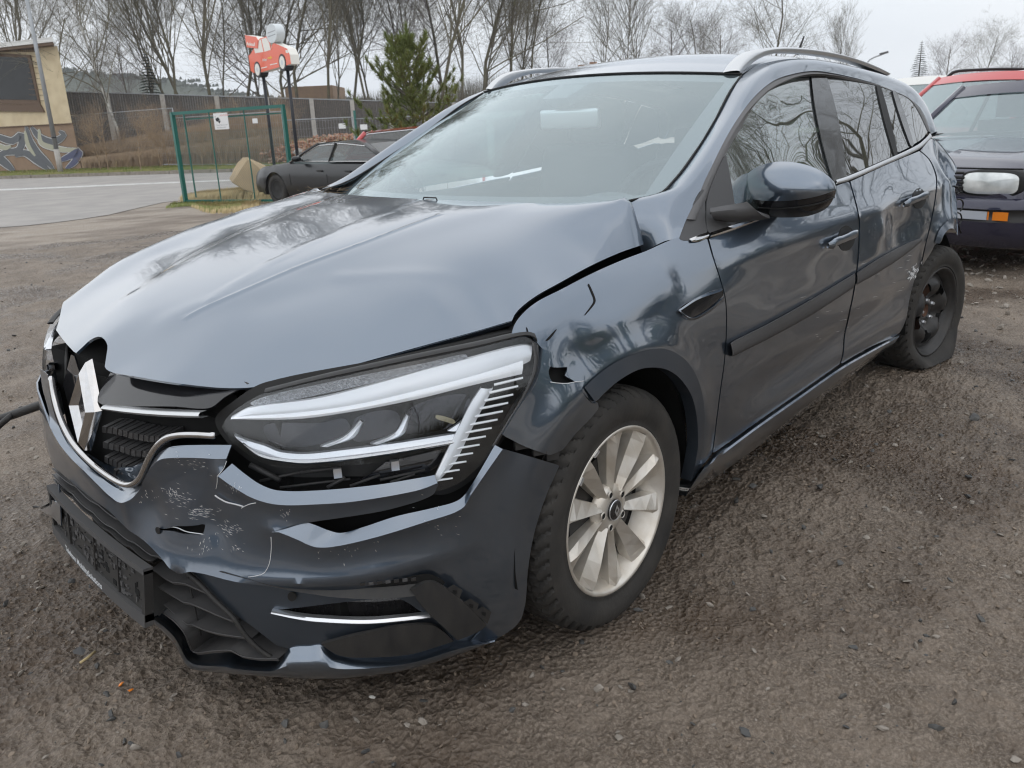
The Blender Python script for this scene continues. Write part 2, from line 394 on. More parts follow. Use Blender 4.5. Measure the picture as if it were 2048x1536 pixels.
def D0(u, z):
    a = np.clip((u-_GU[0])/(_GU[1]-_GU[0]), 0, len(_GU)-1.001); b = np.clip((z-_GZ[0])/(_GZ[1]-_GZ[0]), 0, len(_GZ)-1.001)
    i = a.astype(int); j = b.astype(int); a = a-i; b = b-j
    return _D[i, j]*(1-a)*(1-b)+_D[i+1, j]*a*(1-b)+_D[i, j+1]*(1-a)*b+_D[i+1, j+1]*a*b
def bump(d, w): return np.exp(-(d/w)**2)
def seg_dist(x, z, a, b):
    d = np.array(b)-np.array(a); t = np.clip(((x-a[0])*d[0]+(z-a[1])*d[1])/(d@d), 0, 1)
    return np.hypot(x-a[0]-t*d[0], z-a[1]-t*d[1]), t
def FEAT(u, z):
    """pressed lines, flares and crash dents of the side, in metres outward"""
    x = np.interp(u, _u, PL[:, 0]); f = np.zeros_like(u)
    r = np.hypot(x, z-.316); on = np.clip((x+.45)/.2, 0, 1)*np.clip((.6-x)/.1, 0, 1)
    f += .016*bump(r-.405, .055)*on*(z > .1)                                     # front arch flare
    r2 = np.hypot(x-2.712, z-.30); f += .020*bump(r2-.41, .06)*(x > 2.1)
    zc = .872+.014*(x-.5)                                                         # shoulder line through the handles
    f += np.where((x > .2), .010*np.exp(-np.clip(zc-z, 0, 9)/.05)*np.exp(-np.clip(z-zc, 0, 9)/.012)*np.clip((x-.2)/.5, 0, 1)*np.clip((3.3-x)/.3, 0, 1), 0)
    zs = .40+.03*(x-.6)                                                           # hollow above the sill
    f -= .020*bump(z-zs-.03, .06)*np.clip((x-.55)/.3, 0, 1)*np.clip((2.35-x)/.3, 0, 1)
    f += .010*bump(z-(.66+.02*(x-.6)), .06)*np.clip((x-.5)/.3, 0, 1)
    # crash: pushed-in rear door and buckled quarter
    f -= .030*bump(np.hypot((x-2.05)/1.3, (z-.74)/.8), .16)
    f += .010*bump(np.hypot((x-1.8), (z-.79)/.6), .10)
    f -= .012*bump(np.hypot((x-1.3)/2.2, (z-.70)), .07)
    f -= .050*bump(np.hypot((x-2.95)/.8, (z-.80)/1.3), .15)*(x > 2.4)
    f += .022*bump(x-2.72-.25*(z-.8), .045)*(z > .68)*(z < 1.0)*bump(z-.84, .12)
    f -= .026*bump(x-2.86-.3*(z-.8), .04)*bump(z-.84, .15)
    f += .03*bump(x-3.02-.2*(z-.8), .05)*bump(z-.80, .12)
    f -= .045*bump(np.hypot(x-2.42, (z-.52)/1.6), .085)
    # fender crumple behind the headlight
    f -= .018*bump(np.hypot((x+.12)/1.2, (z-.74)), .07)
    f += .008*bump(seg_dist(x, z, (-.1, .80), (.25, .86))[0], .035)
    return np.where(u > .4, f, 0)
def Wxyz(u, z, off=0, feat=True):
    u = np.asarray(u, float); z = np.asarray(z, float)
    d = D0(u, z)+off+(FEAT(u, z) if feat else 0)
    x = np.interp(u, _u, PL[:, 0]); y = np.interp(u, _u, PL[:, 1]); nx = np.interp(u, _u, PN[:, 0]); ny = np.interp(u, _u, PN[:, 1])
    return np.stack([x+nx*d, y+ny*d, z+0*x], -1)
_k = np.arange(0, len(PL), 5); _KP = PL[_k]; _KN = PN[_k]; _KU = _u[_k]; _CO = (_KP, _KN, _KU); _FI = (PL, PN, _u)
def Wg(X, off, feat, fine=False):
    _KP, _KN, _KU = _FI if fine else _CO
    q = X[..., :2]; i = np.argmin(((q[:, None]-_KP)**2).sum(-1), 1)
    t = np.stack([_KN[i][:, 1], -_KN[i][:, 0]], -1); t *= np.sign((t*(np.roll(_KP, -1, 0)[i]-_KP[i])).sum(-1))[:, None]
    u = _KU[i]+((q-_KP[i])*t).sum(-1); dd = ((q-_KP[i])*_KN[i]).sum(-1)
    z = X[..., 2]
    return dd-D0(u, z)-off-(FEAT(u, z) if feat else 0), u
def T(pts, off=0., feat=True, uz=False):
    """photograph outline -> points where the view rays meet the body surface (moved outward by off)"""
    pts = np.asarray(pts, float); px, py = pts[:, 0], pts[:, 1]
    off = np.broadcast_to(np.asarray(off, float), px.shape)
    v = ray(px, py); ts = np.linspace(1.0, 6.4, 110)
    lo = np.full(len(px), np.nan); hi = lo.copy(); gp = None
    for t in ts:
        g, _ = Wg(CC+v*t, off, feat)
        if gp is not None:
            c = np.isnan(hi) & (gp > 0) & (g <= 0); lo[c] = t-(ts[1]-ts[0]); hi[c] = t
        gp = g
    bad = np.isnan(hi)
    if bad.any(): print('MISS', pts[bad][:4], 'off', off[bad][:2])
    lo[bad] = 3; hi[bad] = 3
    for _ in range(14):
        m = (lo+hi)/2; g, u = Wg(CC+v*m[:, None], off, feat); lo = np.where(g > 0, m, lo); hi = np.where(g > 0, hi, m)
    X = CC+v*hi[:, None]; g, u = Wg(X, off, feat, True); hi = hi+g*.9; X = CC+v*hi[:, None]; g, u = Wg(X, off, feat, True)
    if uz: return np.stack([u, X[:, 2]], -1)
    return X
def Wpanel(name, outline, mat, parent, holes=(), off=0., h=.025, hu=None, thick=.004, smoothit=True, label=None, edge=.012, extra=None):
    """sheet of the body surface cut along an outline given as photograph trace (or (u,z) when a dict {'uz':...})"""
    def conv(o):
        if isinstance(o, dict): return np.asarray(o['uz'], float)
        if isinstance(o, tuple):      # pieces: traces and (u, z) runs in order
            return np.vstack([np.asarray(q['uz'], float) if isinstance(q, dict) else T(cr(q, h=6), off, uz=True) for q in o])
        return T(cr(o, h=6, closed=True), off, uz=True)
    V, Tt = cdt(conv(outline), [conv(q) for q in holes], h, hu)
    o_ = off+(extra(V[:, 0], V[:, 1]) if extra is not None else 0)
    P = Wxyz(V[:, 0], V[:, 1], o_); nn = np.stack([np.interp(V[:, 0], _u, PN[:, 0]), np.interp(V[:, 0], _u, PN[:, 1]), 0*V[:, 0]], -1)
    return skin(name, P, Tt, mat, parent, thick, nn, label=label)

# hood: height field over (x, y)
HP = []
def hp(x, y, z): HP.append((x, y, z))
def hpy(px, py, y): HP.append(tuple(at(px, py, y=y)))
for x, z in ((-.83, .80), (-.78, .832), (-.65, .882), (-.45, .940), (-.2, .988), (.05, 1.022)): hp(x, 0, z)
for s in (1, -1):
    for x, z in ((-.80, .793), (-.65, .868), (-.45, .932), (-.2, .984), (.05, 1.020)): hp(x, .25*s, z)
for x, z in ((-.74, .79), (-.6, .862), (-.4, .930), (-.15, .985), (.08, 1.022)): hp(x, .48, z)
for x, z in ((-.67, .80), (-.5, .888), (-.3, .952), (-.1, .993), (.12, 1.026)): hp(x, .62, z)
for x, z in ((-.60, .775), (-.4, .875), (-.2, .930), (0, .975), (.2, 1.01)): hp(x, .70, z)
for x, z in ((-.5, .74), (-.2, .84), (.1, .90), (.38, .94)): hp(x, .76, z)
for x, z in ((-.6, .838), (-.4, .898), (-.15, .958), (.08, 1.005)): hp(x, -.45, z)
for x, z in ((-.30, .872), (-.1, .920), (.12, .982)): hp(x, -.60, z)
for a in ((1290, 488, -.722), (1240, 505, -.722), (1180, 532, -.720), (1120, 565, -.717), (1045, 612, -.712), (1024, 641, -.70), (960, 660, -.675), (880, 682, -.655),
          (800, 704, -.63), (720, 726, -.60), (640, 748, -.56), (560, 765, -.51), (480, 775, -.45), (400, 772, -.375), (330, 763, -.30), (270, 753, -.208), (223, 744, -.118)): hpy(*a)
for a in ((.36, .70, 1.038), (.30, .60, 1.046), (.262, .45, 1.042), (.225, .25, 1.039), (.205, 0, 1.039), (.225, -.25, 1.037), (.262, -.45, 1.037), (.29, -.55, 1.039), (.315, -.62, 1.043), (.33, -.66, 1.046), (.345, -.695, 1.048), (.26, -.685, 1.0), (.16, -.675, .948)): hp(*a)
HP = np.array(HP)
_H = TPS(HP[:, :2], HP[:, 2], 2e-4)
def Hz(x, y):
    x = np.asarray(x, float); y = np.asarray(y, float)
    z = _H(np.stack([x, y], -1))
    # power bulge creases running back from the badge
    for s in (1, -1):
        yc = s*(.13+.30*np.clip((x+.8)/1.1, 0, 1.2)**.8)
        z = z+.004*np.tanh((s*(yc*s-y*s)*s if s > 0 else (y-yc))/.035)*np.clip((x+.85)/.2, 0, 1)*np.clip((.38-x)/.3, 0, 1)
    for (a, b, h, w) in (((-.62, -.17), (.22, -.05), .0035, .010), ((-.55, -.30), (-.25, -.42), -.005, .06), ((-.70, -.12), (-.45, -.30), .004, .035), ((-.38, -.35), (-.18, -.56), .0035, .02), ((-.6, .2), (-.3, .35), -.003, .05)):
        d, t = seg_dist(x, y, a, b); z = z+h*bump(d, w)*(1-.6*t)
    return z
def TH(pts, xy=False):
    """photograph outline -> points on the hood sheet"""
    pts = np.asarray(pts, float); v = ray(pts[:, 0], pts[:, 1]); n = len(pts)
    lo = np.full(n, np.nan); hi = lo.copy(); gp = None; ts = np.linspace(.9, 3.6, 100); best = np.full(n, 9.); tb = np.ones(n)
    for t in ts:
        X = CC+v*t; g = X[:, 2]-Hz(X[:, 0], X[:, 1]); ok = (X[:, 0] > -1.0) & (X[:, 0] < .6) & (np.abs(X[:, 1]) < .85)
        c = ok & (np.abs(g) < best); best[c] = np.abs(g)[c]; tb[c] = t
        if gp is not None:
            c = np.isnan(hi) & ok & (gp > 0) & (g <= 0); lo[c] = t-(ts[1]-ts[0]); hi[c] = t
        gp = g
    bad = np.isnan(hi)
    if bad.any(): print('HMISS', pts[bad][:5].tolist(), best[bad][:5])
    lo[bad] = tb[bad]; hi[bad] = tb[bad]
    for _ in range(24):
        m = (lo+hi)/2; X = CC+v*m[:, None]; g = X[:, 2]-Hz(X[:, 0], X[:, 1]); lo = np.where(g > 0, m, lo); hi = np.where(g > 0, hi, m)
    X = CC+v*hi[:, None]
    return X[:, :2] if xy else X
# ------------------------------------------------------------------ the car
CAR = thing('estate_car', 'crash-damaged dark blue-grey estate car filling the foreground, with torn front bumper and flat rear tyre', 'car', (1.3, 0, 0))
def mirrored(o, name=None, parent=None):
    c = o.copy(); me = o.data.copy(); c.data = me
    org = ORG[o.name]
    for v in me.vertices: v.co.y = -(v.co.y+org[1])-org[1]
    me.flip_normals(); COL.objects.link(c)
    if name: c.name = name
    c.parent = parent or o.parent; ORG[c.name] = org
    return c

# hood
hood_near = [(1283, 395), (1291, 410), (1292, 450), (1290, 488), (1290, 488), (1240, 505), (1180, 532), (1120, 565), (1075, 590), (1045, 612), (1030, 628), (1024, 641), (1024, 641)]
hood_front = [(1024, 641), (960, 660), (880, 682), (800, 704), (720, 726), (640, 748), (560, 765), (500, 775), (450, 776), (400, 772), (330, 763), (270, 753), (223, 744), (209, 736), (209, 736),
              (213, 710), (215, 691), (209, 679), (199, 673), (182, 679), (164, 695), (151, 707), (151, 707), (129, 683), (112, 660)]
nr = TH(cr(hood_near, h=12), xy=True); fr = TH(cr(hood_front, h=7), xy=True)
last = fr[-1]
far = cr([last, (-.60, .66), (-.50, .712), (-.3, .74), (0, .755), (.2, .75), (.36, .725)], h=.02)[1:]
rearc = cr([(.36, .725), (.30, .60), (.262, .45), (.225, .25), (.205, 0), (.225, -.25), (.262, -.45), (.315, -.62), tuple(nr[0])], h=.025)[1:-1]
ol = np.vstack([nr, fr[1:], far, rearc])
_cA = TH(np.array([(378, 631), (470, 588), (600, 532), (740, 480), (876, 430)], float), xy=True); _cl = cr(_cA, h=.012)
_ct = np.gradient(_cl, axis=0); _ct /= np.linalg.norm(_ct, axis=1)[:, None]; _cn = np.stack([-_ct[:, 1], _ct[:, 0]], -1)
V, TT = cdt(ol, (), .018, extra=np.vstack([_cl+_cn*o for o in (-.016, -.008, -.0035, 0, .0035, .008, .016)]))
_Hz0 = Hz
def Hz(x, y):
    z = _Hz0(x, y); d = np.full(np.shape(x), 9.)
    for a, b in zip(_cl[:-1:3], _cl[3::3]): d = np.minimum(d, seg_dist(x, y, a, b)[0])
    return z+.0022*bump(d, .004)-.0012*bump(d-.010, .006)
hood = skin('hood', np.c_[V, Hz(V[:, 0], V[:, 1])], TT, 'paint', CAR, .006, np.tile([0, 0, 1.], (len(V), 1)))
# turned-in front flange of the hood
fl = TH(cr([(1024, 641), (960, 660), (880, 682), (800, 704), (720, 726), (640, 748), (560, 765), (500, 773)], h=10))[:-3]+np.array([.002, .001, -.004]); fl2 = fl+np.array([.008, .004, -.010]); fl3 = fl+np.array([.03, .012, -.012])
loft('hood_flange', [fl, fl2, fl3], 'paint', CAR, n=70, sub=2, thick=.002)
# dent crease scratches on the hood
for pts in ([(420, 612), (375, 632)], ):
    pass

# fender (near side)
fen = [(1290, 503), (1357, 475), (1378, 481), (1414, 477), (1414, 477), (1425, 515), (1440, 560), (1450, 600), (1452, 650), (1448, 720), (1440, 780), (1431, 850), (1424, 908), (1424, 908), (1402, 935), (1382, 966), (1382, 966),
       (1388, 937), (1396, 892), (1394, 837), (1383, 791), (1360, 757), (1333, 739), (1301, 735), (1273, 741), (1237, 762), (1205, 790), (1196, 800), (1184, 806), (1184, 806), (1164, 780), (1168, 763), (1168, 763),
       (1150, 766), (1140, 767), (1150, 763), (1150, 763), (1140, 757), (1130, 751), (1134, 741), (1135, 734), (1135, 734), (1115, 735), (1101, 734), (1101, 734), (1104, 727), (1107, 709), (1107, 709), (1085, 697), (1072, 682), (1066, 671), (1066, 671), (1045, 673), (1023, 678), (1023, 678),
       (1026, 660), (1035, 640), (1055, 618), (1080, 600), (1120, 580), (1180, 549), (1240, 522), (1290, 503)]
fen = fen[:-1]
Wpanel('front_fender', fen, 'paint', CAR, h=.018)
# dark slits where the fender sheet has torn
def slit(name, pts, off=.0015, m='inner_black', w=None):
    P = T(cr(pts, h=3, closed=True), off, uz=True); V, Tt = cdt(P, (), .01)
    nn = np.stack([np.interp(V[:, 0], _u, PN[:, 0]), np.interp(V[:, 0], _u, PN[:, 1]), 0*V[:, 0]], -1)
    return skin(name, Wxyz(V[:, 0], V[:, 1], off), Tt, m, CAR, .001, nn)
slit('crack', [(1092, 681), (1098, 680), (1114, 659), (1113, 658)])
slit('crack', [(1053, 654), (1056.5, 670), (1058, 669), (1054, 654)])
slit('crack', [(1178, 567), (1191, 597), (1190, 607), (1170, 631), (1169, 630), (1187, 604), (1187, 596), (1176, 568)])
# raised wheel-arch lip
lipo = T(cr([(1169, 775), (1190, 754), (1219, 732), (1245, 717), (1273, 707), (1314, 697), (1346, 703), (1374, 723), (1396, 759), (1408, 810), (1408, 870), (1400, 925)], n=60), .003)
lipi = T(cr([(1190, 803), (1205, 789), (1237, 762), (1273, 741), (1301, 735), (1333, 739), (1360, 757), (1383, 791), (1394, 837), (1396, 892), (1390, 930), (1383, 962)], n=60), .009)
lipb = lipi+np.array([0, .035, 0])
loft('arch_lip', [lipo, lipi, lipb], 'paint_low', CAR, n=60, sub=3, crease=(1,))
# air-vent blade behind the wheel
ve = [(1357, 620), (1395, 595), (1444, 577), (1446, 584), (1447, 590), (1420, 615), (1390, 634), (1375, 634)]
Wpanel('vent_blade', ve, 'gloss_black', CAR, h=.02, off=.003)
loft('vent_edge', [T(cr([(1357, 620), (1395, 595), (1444, 577)], n=20), .004), T(cr([(1360, 622), (1396, 599), (1444, 582)], n=20), .008)], 'paint', CAR, n=20, sub=1, thick=.002)
loft('vent_edge', [T(cr([(1357, 622), (1375, 638), (1390, 640), (1420, 624), (1449, 600)], n=20), .004), T(cr([(1362, 624), (1376, 634), (1390, 636), (1420, 619), (1448, 595)], n=20), .009)], 'paint', CAR, n=20, sub=1, thick=.002)
# front wheel well and inner black shell
for yy, s in ((-.86, 1), (.86, -1)):
    for xc, zc in ((0, .33), (2.712, .31)):
        wl = MB(); th = np.linspace(R_(-10), R_(190), 30); r = .378 if xc < 1 else .36
        wl.grid(np.array([[[xc+r*math.cos(t), yy+d*s, zc+r*math.sin(t)] for t in th] for d in (0.0, .12, .25, .36)]))
        rim = [[xc+r*math.cos(t), yy+.36*s, zc+r*math.sin(t)] for t in th]
        wl.add(rim, [tuple(range(len(rim)))])
        wl.build('wheel_housing', 'inner_black', CAR)

# front door
fd = [(1418, 478), (1418, 478), (1515, 440), (1590, 411), (1672, 372), (1698, 363), (1698, 363), (1710, 406), (1716.5, 437), (1717, 469), (1714, 523), (1706, 582), (1694, 641), (1687, 672), (1684.5, 707), (1679, 728), (1679, 728),
      (1600, 784), (1520, 840), (1426, 907), (1426, 907), (1433, 850), (1442, 780), (1450, 720), (1454, 650), (1452, 600), (1442, 560), (1428, 515)]
FD = Wpanel('front_door', fd, 'paint', CAR, h=.02, hu=.025)
rd = [(1701, 363), (1701, 363), (1770, 331), (1839, 302), (1839, 302), (1858, 320), (1870, 348), (1872, 367), (1868, 406), (1858.6, 453), (1848, 498), (1841, 530), (1841, 530), (1828, 563), (1819, 598), (1812, 638), (1800, 664), (1784, 676), (1784, 676),
      (1740, 694), (1681.5, 728), (1681.5, 728), (1687.5, 707), (1690, 672), (1697, 641), (1709, 582), (1717, 523), (1720, 469), (1719.5, 437), (1713, 406)]
RD = Wpanel('rear_door', rd, 'paint', CAR, h=.018, hu=.022)
qp = [(1841, 301), (1841, 301), (1862, 276), (1862, 276), (1878, 287), (1893, 306), (1907, 325), (1912, 340), (1908, 350), (1913, 362), (1908, 376), (1911, 395), (1913, 420), (1914, 440), (1913.5, 470), (1913.5, 470),
      (1909, 459), (1900, 457), (1889, 468), (1880, 487), (1872, 487), (1862, 505), (1849, 525), (1844, 533), (1844, 533), (1850, 498), (1861, 453), (1870.5, 406), (1874.5, 367), (1872.5, 347), (1860, 319)]
QP = Wpanel('rear_quarter', qp, 'paint', CAR, h=.015, hu=.018)
# rear arch lip, bent outwards
ra_o = T(cr([(1869, 487), (1878, 461), (1893, 443), (1905, 436), (1913, 440)], n=20), .004); ra_i = T(cr([(1880, 487), (1889, 468), (1900, 457), (1908, 458), (1914, 466)], n=20), .014)
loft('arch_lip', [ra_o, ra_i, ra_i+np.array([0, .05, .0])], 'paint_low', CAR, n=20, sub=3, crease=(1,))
# sill
sl_t = T(cr([(1426, 909), (1520, 842), (1600, 786), (1680, 731), (1740, 697), (1800, 667)], n=60), -.004)
sl_m = T(cr([(1405, 940), (1500, 868), (1600, 797), (1680, 741), (1740, 706), (1797, 675)], n=60), .018)
sl_l = T(cr([(1382, 975), (1440, 930), (1540, 858), (1640, 785), (1720, 728), (1788, 688)], n=60), .012)
sl_b = T(cr([(1372, 992), (1440, 948), (1540, 876), (1640, 800), (1720, 738), (1780, 695)], n=60), -.02)
loft('door_sill', [sl_t, sl_m, sl_l, sl_b, sl_b+np.array([0, .08, -.01])], 'paint', CAR, n=60, sub=3, crease=(0, 3), thick=.002)
# rub strips
def strip(up, lo, a, b, side):
    U_ = T(cr(up, n=40), .002); L_ = T(cr(lo, n=40), .002)
    u2 = T(cr(up, n=40), .013); l2 = T(cr(lo, n=40), .013); m = (u2+l2)/2+np.array([0, -.003, 0])
    u2 = u2*.86+m*.14; l2 = l2*.86+m*.14
    o = loft('rub_strip', [U_, u2, m, l2, L_], 'grey_plastic', side, n=40, sub=2, crease=(1, 3))
    for k in (0, -1):
        e = MB(); e.add([U_[k], u2[k], m[k], l2[k], L_[k]], [(0, 1, 2, 3, 4)]); e.build('strip_end', 'grey_plastic', o)
    return o
ORG[FD.name] = ORG[CAR.name]; ORG[RD.name] = ORG[CAR.name]
strip([(1461, 686), (1466, 682), (1540, 645), (1620, 600), (1710, 546)], [(1465, 713), (1470, 711), (1540, 676), (1620, 632), (1708, 575)], 0, 0, FD)
strip([(1714, 545), (1760, 515), (1810, 488), (1842, 475)], [(1713, 570), (1760, 543), (1810, 510), (1844, 482)], 0, 0, RD)
# door handles: recess, lever, bracket
def handle(c, par, sc=1.):
    cx, cy = c
    rec = [(cx-8*sc, cy-20*sc), (cx+2*sc, cy-27*sc), (cx+14*sc, cy-20*sc), (cx+20*sc, cy+2*sc), (cx+8*sc, cy+22*sc), (cx-6*sc, cy+22*sc), (cx-14*sc, cy+4*sc)]
    Wpanel('handle_recess', rec, 'inner_black' if False else 'seal', par, h=.012, off=.0015)
    A = T(cr([(cx-27*sc, cy+14*sc), (cx-20*sc, cy+7*sc), (cx, cy-1*sc), (cx+18*sc, cy-9*sc), (cx+27*sc, cy-11*sc)], n=16), [.020]*16)
    A[0] += np.array([0, .012, 0]); A[-1] += np.array([0, .014, 0])
    b = MB(); rr = np.array([.008]+[.0135]*5+[.0125]*5+[.0135]*4+[.009])
    th = np.arange(10)*2*math.pi/10; G = []
    for i in range(16):
        G.append(A[i]+np.array([[0*t, .62*rr[i]*math.cos(t), 1.15*rr[i]*math.sin(t)] for t in th]))
    b.grid(G, closed_v=True); b.f += [tuple(range(10)), tuple(150+k for k in range(10))]
    b.build('door_handle', 'paint', par)
handle((1690, 478), FD, 1.0); handle((1836, 398), RD, .82)

# belt chrome
def ribbon(name, up, lo, off, m, par, n=40, bulge=.004):
    a = T(cr(up, n=n), off); c = T(cr(lo, n=n), off); d = (a+c)/2+np.array([0, -bulge, 0])
    return loft(name, [a, d, c], m, par, n=n, sub=2, thick=.002)
ribbon('belt_trim', [(1672, 360), (1694, 353), (1764, 323), (1833, 291), (1855, 273), (1860, 266)], [(1673, 368), (1698, 361), (1767, 331), (1837, 299), (1857, 282), (1863, 276)], .004, 'rail', CAR)
ribbon('belt_trim', [(1421, 465), (1460, 452), (1515, 436)], [(1421, 475), (1462, 462), (1520, 440)], .004, 'chrome', CAR)
ribbon('belt_trim', [(1378, 478), (1398, 470), (1416, 464)], [(1384, 484), (1400, 482), (1416, 475)], .004, 'chrome', CAR)

# greenhouse: pillar outer line, roof rail panel, frames
def ysc(pts, ys):
    """photograph outline with known distance from the centre plane"""
    return np.array([at(p[0], p[1], y=-y) for p, y in zip(pts, ys)])
dl = [(1358, 477), (1373, 438), (1406, 372), (1420, 340), (1453, 274), (1483, 226), (1512, 190), (1548, 161), (1585, 148), (1621, 142), (1647, 143), (1702, 154), (1756, 169), (1789, 183), (1819, 197), (1840, 216), (1853, 240), (1862, 268)]
yo = [.815, .80, .775, .765, .735, .71, .69, .668, .655, .645, .642, .640, .642, .648, .66, .685, .705, .735]
outer = ysc(dl, yo)
ws = [(1284, 506), (1262, 440), (1258, 403), (1321, 388), (1343, 368), (1369, 337), (1404, 285), (1435, 232), (1461, 183), (1483, 152)]
yw = [.722, .702, .675, .705, .698, .688, .665, .637, .610, .588]
wind_e = ysc(ws, yw)
rl = [(1483, 149), (1519, 128), (1556, 118), (1592, 116), (1629, 119), (1683, 128), (1738, 141), (1782, 154), (1811, 167), (1830, 183), (1850, 215), (1872, 270)]
yr = [.588, .573, .565, .562, .560, .560, .560, .562, .57, .59, .62, .70]
roof_e = ysc(rl, yr)
inner = np.vstack([wind_e, roof_e[1:]])
oo = cr(outer, 120); ii = cr(inner, 160)
# match by x so that the section lines run across the pillar
def match(A, B, n):
    sA = np.linspace(0, 1, len(A)); sB = np.linspace(0, 1, len(B))
    return A, B
mid = (cr(outer, 90)+cr(inner, 90))/2+np.array([-.006, -.016, .014])
loft('body_side_frame', [inner, mid, outer], 'paint', CAR, n=90, sub=4, thick=.003)
# door frames: dark seal, grey trim
def yoff(A, d): return A+np.array(d)
fr_in = [(1396, 440), (1418, 385), (1451, 310), (1461, 290), (1479, 261), (1504, 217), (1534, 186), (1567, 166), (1599, 155), (1622, 153), (1652, 153), (1700, 161), (1753, 171), (1786, 182), (1819, 198), (1838, 224), (1856, 262)]
FR_I = T(cr(fr_in, n=100), -.002); FR_O = cr(ysc(dl[1:], [y+.003 for y in yo[1:]]), 100)
loft('window_frame', [FR_O+np.array([0, .010, 0]), FR_O*.7+FR_I*.3+np.array([0, -.004, 0]), FR_I], 'frame_grey', CAR, n=100, sub=2, thick=.002)
# pillars and glass on the body surface
Wpanel('pillar_trim', [(1623, 152), (1653, 152), (1693, 351), (1667, 362)], 'gloss_black', CAR, h=.04, off=.001)
Wpanel('pillar_trim', [(1753, 171), (1762, 173), (1796, 307), (1789, 311)], 'seal', CAR, h=.04, off=.001)
Wpanel('pillar_trim', [(1785, 181), (1794, 184), (1828, 289), (1822, 293)], 'gloss_black', CAR, h=.04, off=.002)
sail = [(1420, 466), (1413, 440), (1418, 385), (1451, 310), (1455, 325), (1462, 360), (1468, 400), (1472, 446)]
Wpanel('mirror_sail', sail, 'grey_plastic', CAR, h=.03, off=.003)
Wpanel('corner_trim', [(1359, 476), (1384, 480), (1414, 465), (1411, 445), (1406, 378)], 'grey_plastic', CAR, h=.03, off=.001)
Wpanel('side_window', [(1451, 310), (1461, 290), (1479, 261), (1504, 217), (1534, 186), (1567, 166), (1599, 155), (1623, 153), (1623, 153), (1643, 234), (1660, 310), (1668, 358), (1668, 358), (1560, 396), (1471, 440), (1471, 440), (1462, 360)], 'glass_side', CAR, h=.05, off=-.006)
Wpanel('side_window', [(1652, 154), (1700, 161), (1754, 172), (1754, 172), (1775, 240), (1791, 310), (1791, 310), (1740, 332), (1690, 354), (1690, 354), (1675, 260)], 'glass_dark', CAR, h=.05, off=-.004)
Wpanel('side_window', [(1761, 174), (1787, 183), (1787, 183), (1823, 292), (1823, 292), (1795, 306), (1795, 306)], 'glass_dark', CAR, h=.05, off=-.004)
Wpanel('side_window', [(1793, 186), (1819, 199), (1838, 225), (1856, 262), (1856, 262), (1846, 276), (1827, 289), (1827, 289)], 'glass_dark', CAR, h=.05, off=-.004)

# windscreen: ruled between base and header, bowed forward
def WS(s, t, off=0.):
    """s -1..1 across (near side = -1), t 0 base .. 1 header"""
    s = np.asarray(s, float); t = np.asarray(t, float)
    hw = .735+( .588-.735)*t; xs = .415+(1.190-.415)*t; zs = .985+(1.374-.985)*t
    bow = .225*(1-t)+.10*t; crown = .055*np.sin(np.pi*t*.5)*.6
    x = xs-bow*(1-s*s)**1.0*1.0; z = zs+(.030*t)*(1-s*s)+.022*np.sin(np.pi*t)*(1-.5*s*s)
    return np.stack([x-off*.45, s*hw, z+off*.9], -1)
tt, ss = np.linspace(-.04, 1, 26), np.linspace(-1, 1, 41)
G = np.array([[WS(s, t) for s in ss] for t in tt])
b = MB(); b.grid(G); b.build('windscreen', 'glass_wind', CAR)
# black ceramic band round the windscreen, just inside the glass
bd = MB()
def band(s0, s1, t0, t1, n=30, m=3):
    sa = np.linspace(0, 1, n); g = []
    for k in np.linspace(0, 1, m): g.append([WS(s0(a)*(1-k)+s1(a)*k, t0(a)*(1-k)+t1(a)*k, -.004) for a in sa])
    bd.grid(g)
band(lambda a: -1+2*a, lambda a: -1+2*a, lambda a: -.04, lambda a: .13+.02*abs(2*a-1)**3)
band(lambda a: -1+2*a, lambda a: -1+2*a, lambda a: 1, lambda a: .935)
band(lambda a: -1, lambda a: -.90-.035*a, lambda a: a, lambda a: a)
band(lambda a: 1, lambda a: .90+.035*a, lambda a: a, lambda a: a)
bd.build('windscreen_band', 'band', CAR)
# ------------------------------------------------------------------ front bumper
def poly_dist(u, z, Q):
    d = np.full(np.shape(u), 9.)
    for a, b in zip(Q[:-1], Q[1:]): d = np.minimum(d, seg_dist(u, z, a, b)[0])
    return d
V_led = [(80, 738), (85, 776), (97, 814), (111, 849), (126, 878), (152, 911), (182, 940), (205, 963), (228, 984), (255, 998), (272, 995), (284, 981), (296, 957), (311, 931), (328, 916), (352, 912), (410, 911), (463, 911)]
V_out = [(100, 752), (104, 780), (112, 815), (124, 848), (146, 890), (178, 925), (205, 947), (235, 967), (258, 975), (279, 967), (289, 947), (303, 915), (316, 896), (336, 880), (375, 874), (432, 876)]
V_ledin = [(97, 750), (100, 780), (108, 818), (121, 855), (144, 897), (176, 932), (205, 957), (233, 976), (259, 983), (281, 973), (292, 951), (306, 921), (322, 903), (345, 893), (400, 890), (463, 890)]
low_edge = [(104, 930), (130, 951), (162, 979), (192, 1002), (221, 1022), (250, 1040), (294, 1068), (343, 1107), (376, 1138)]
lip_hl = [(451, 943), (478, 964), (517, 987), (564, 999), (634, 999), (712, 993), (830, 972), (868, 958)]
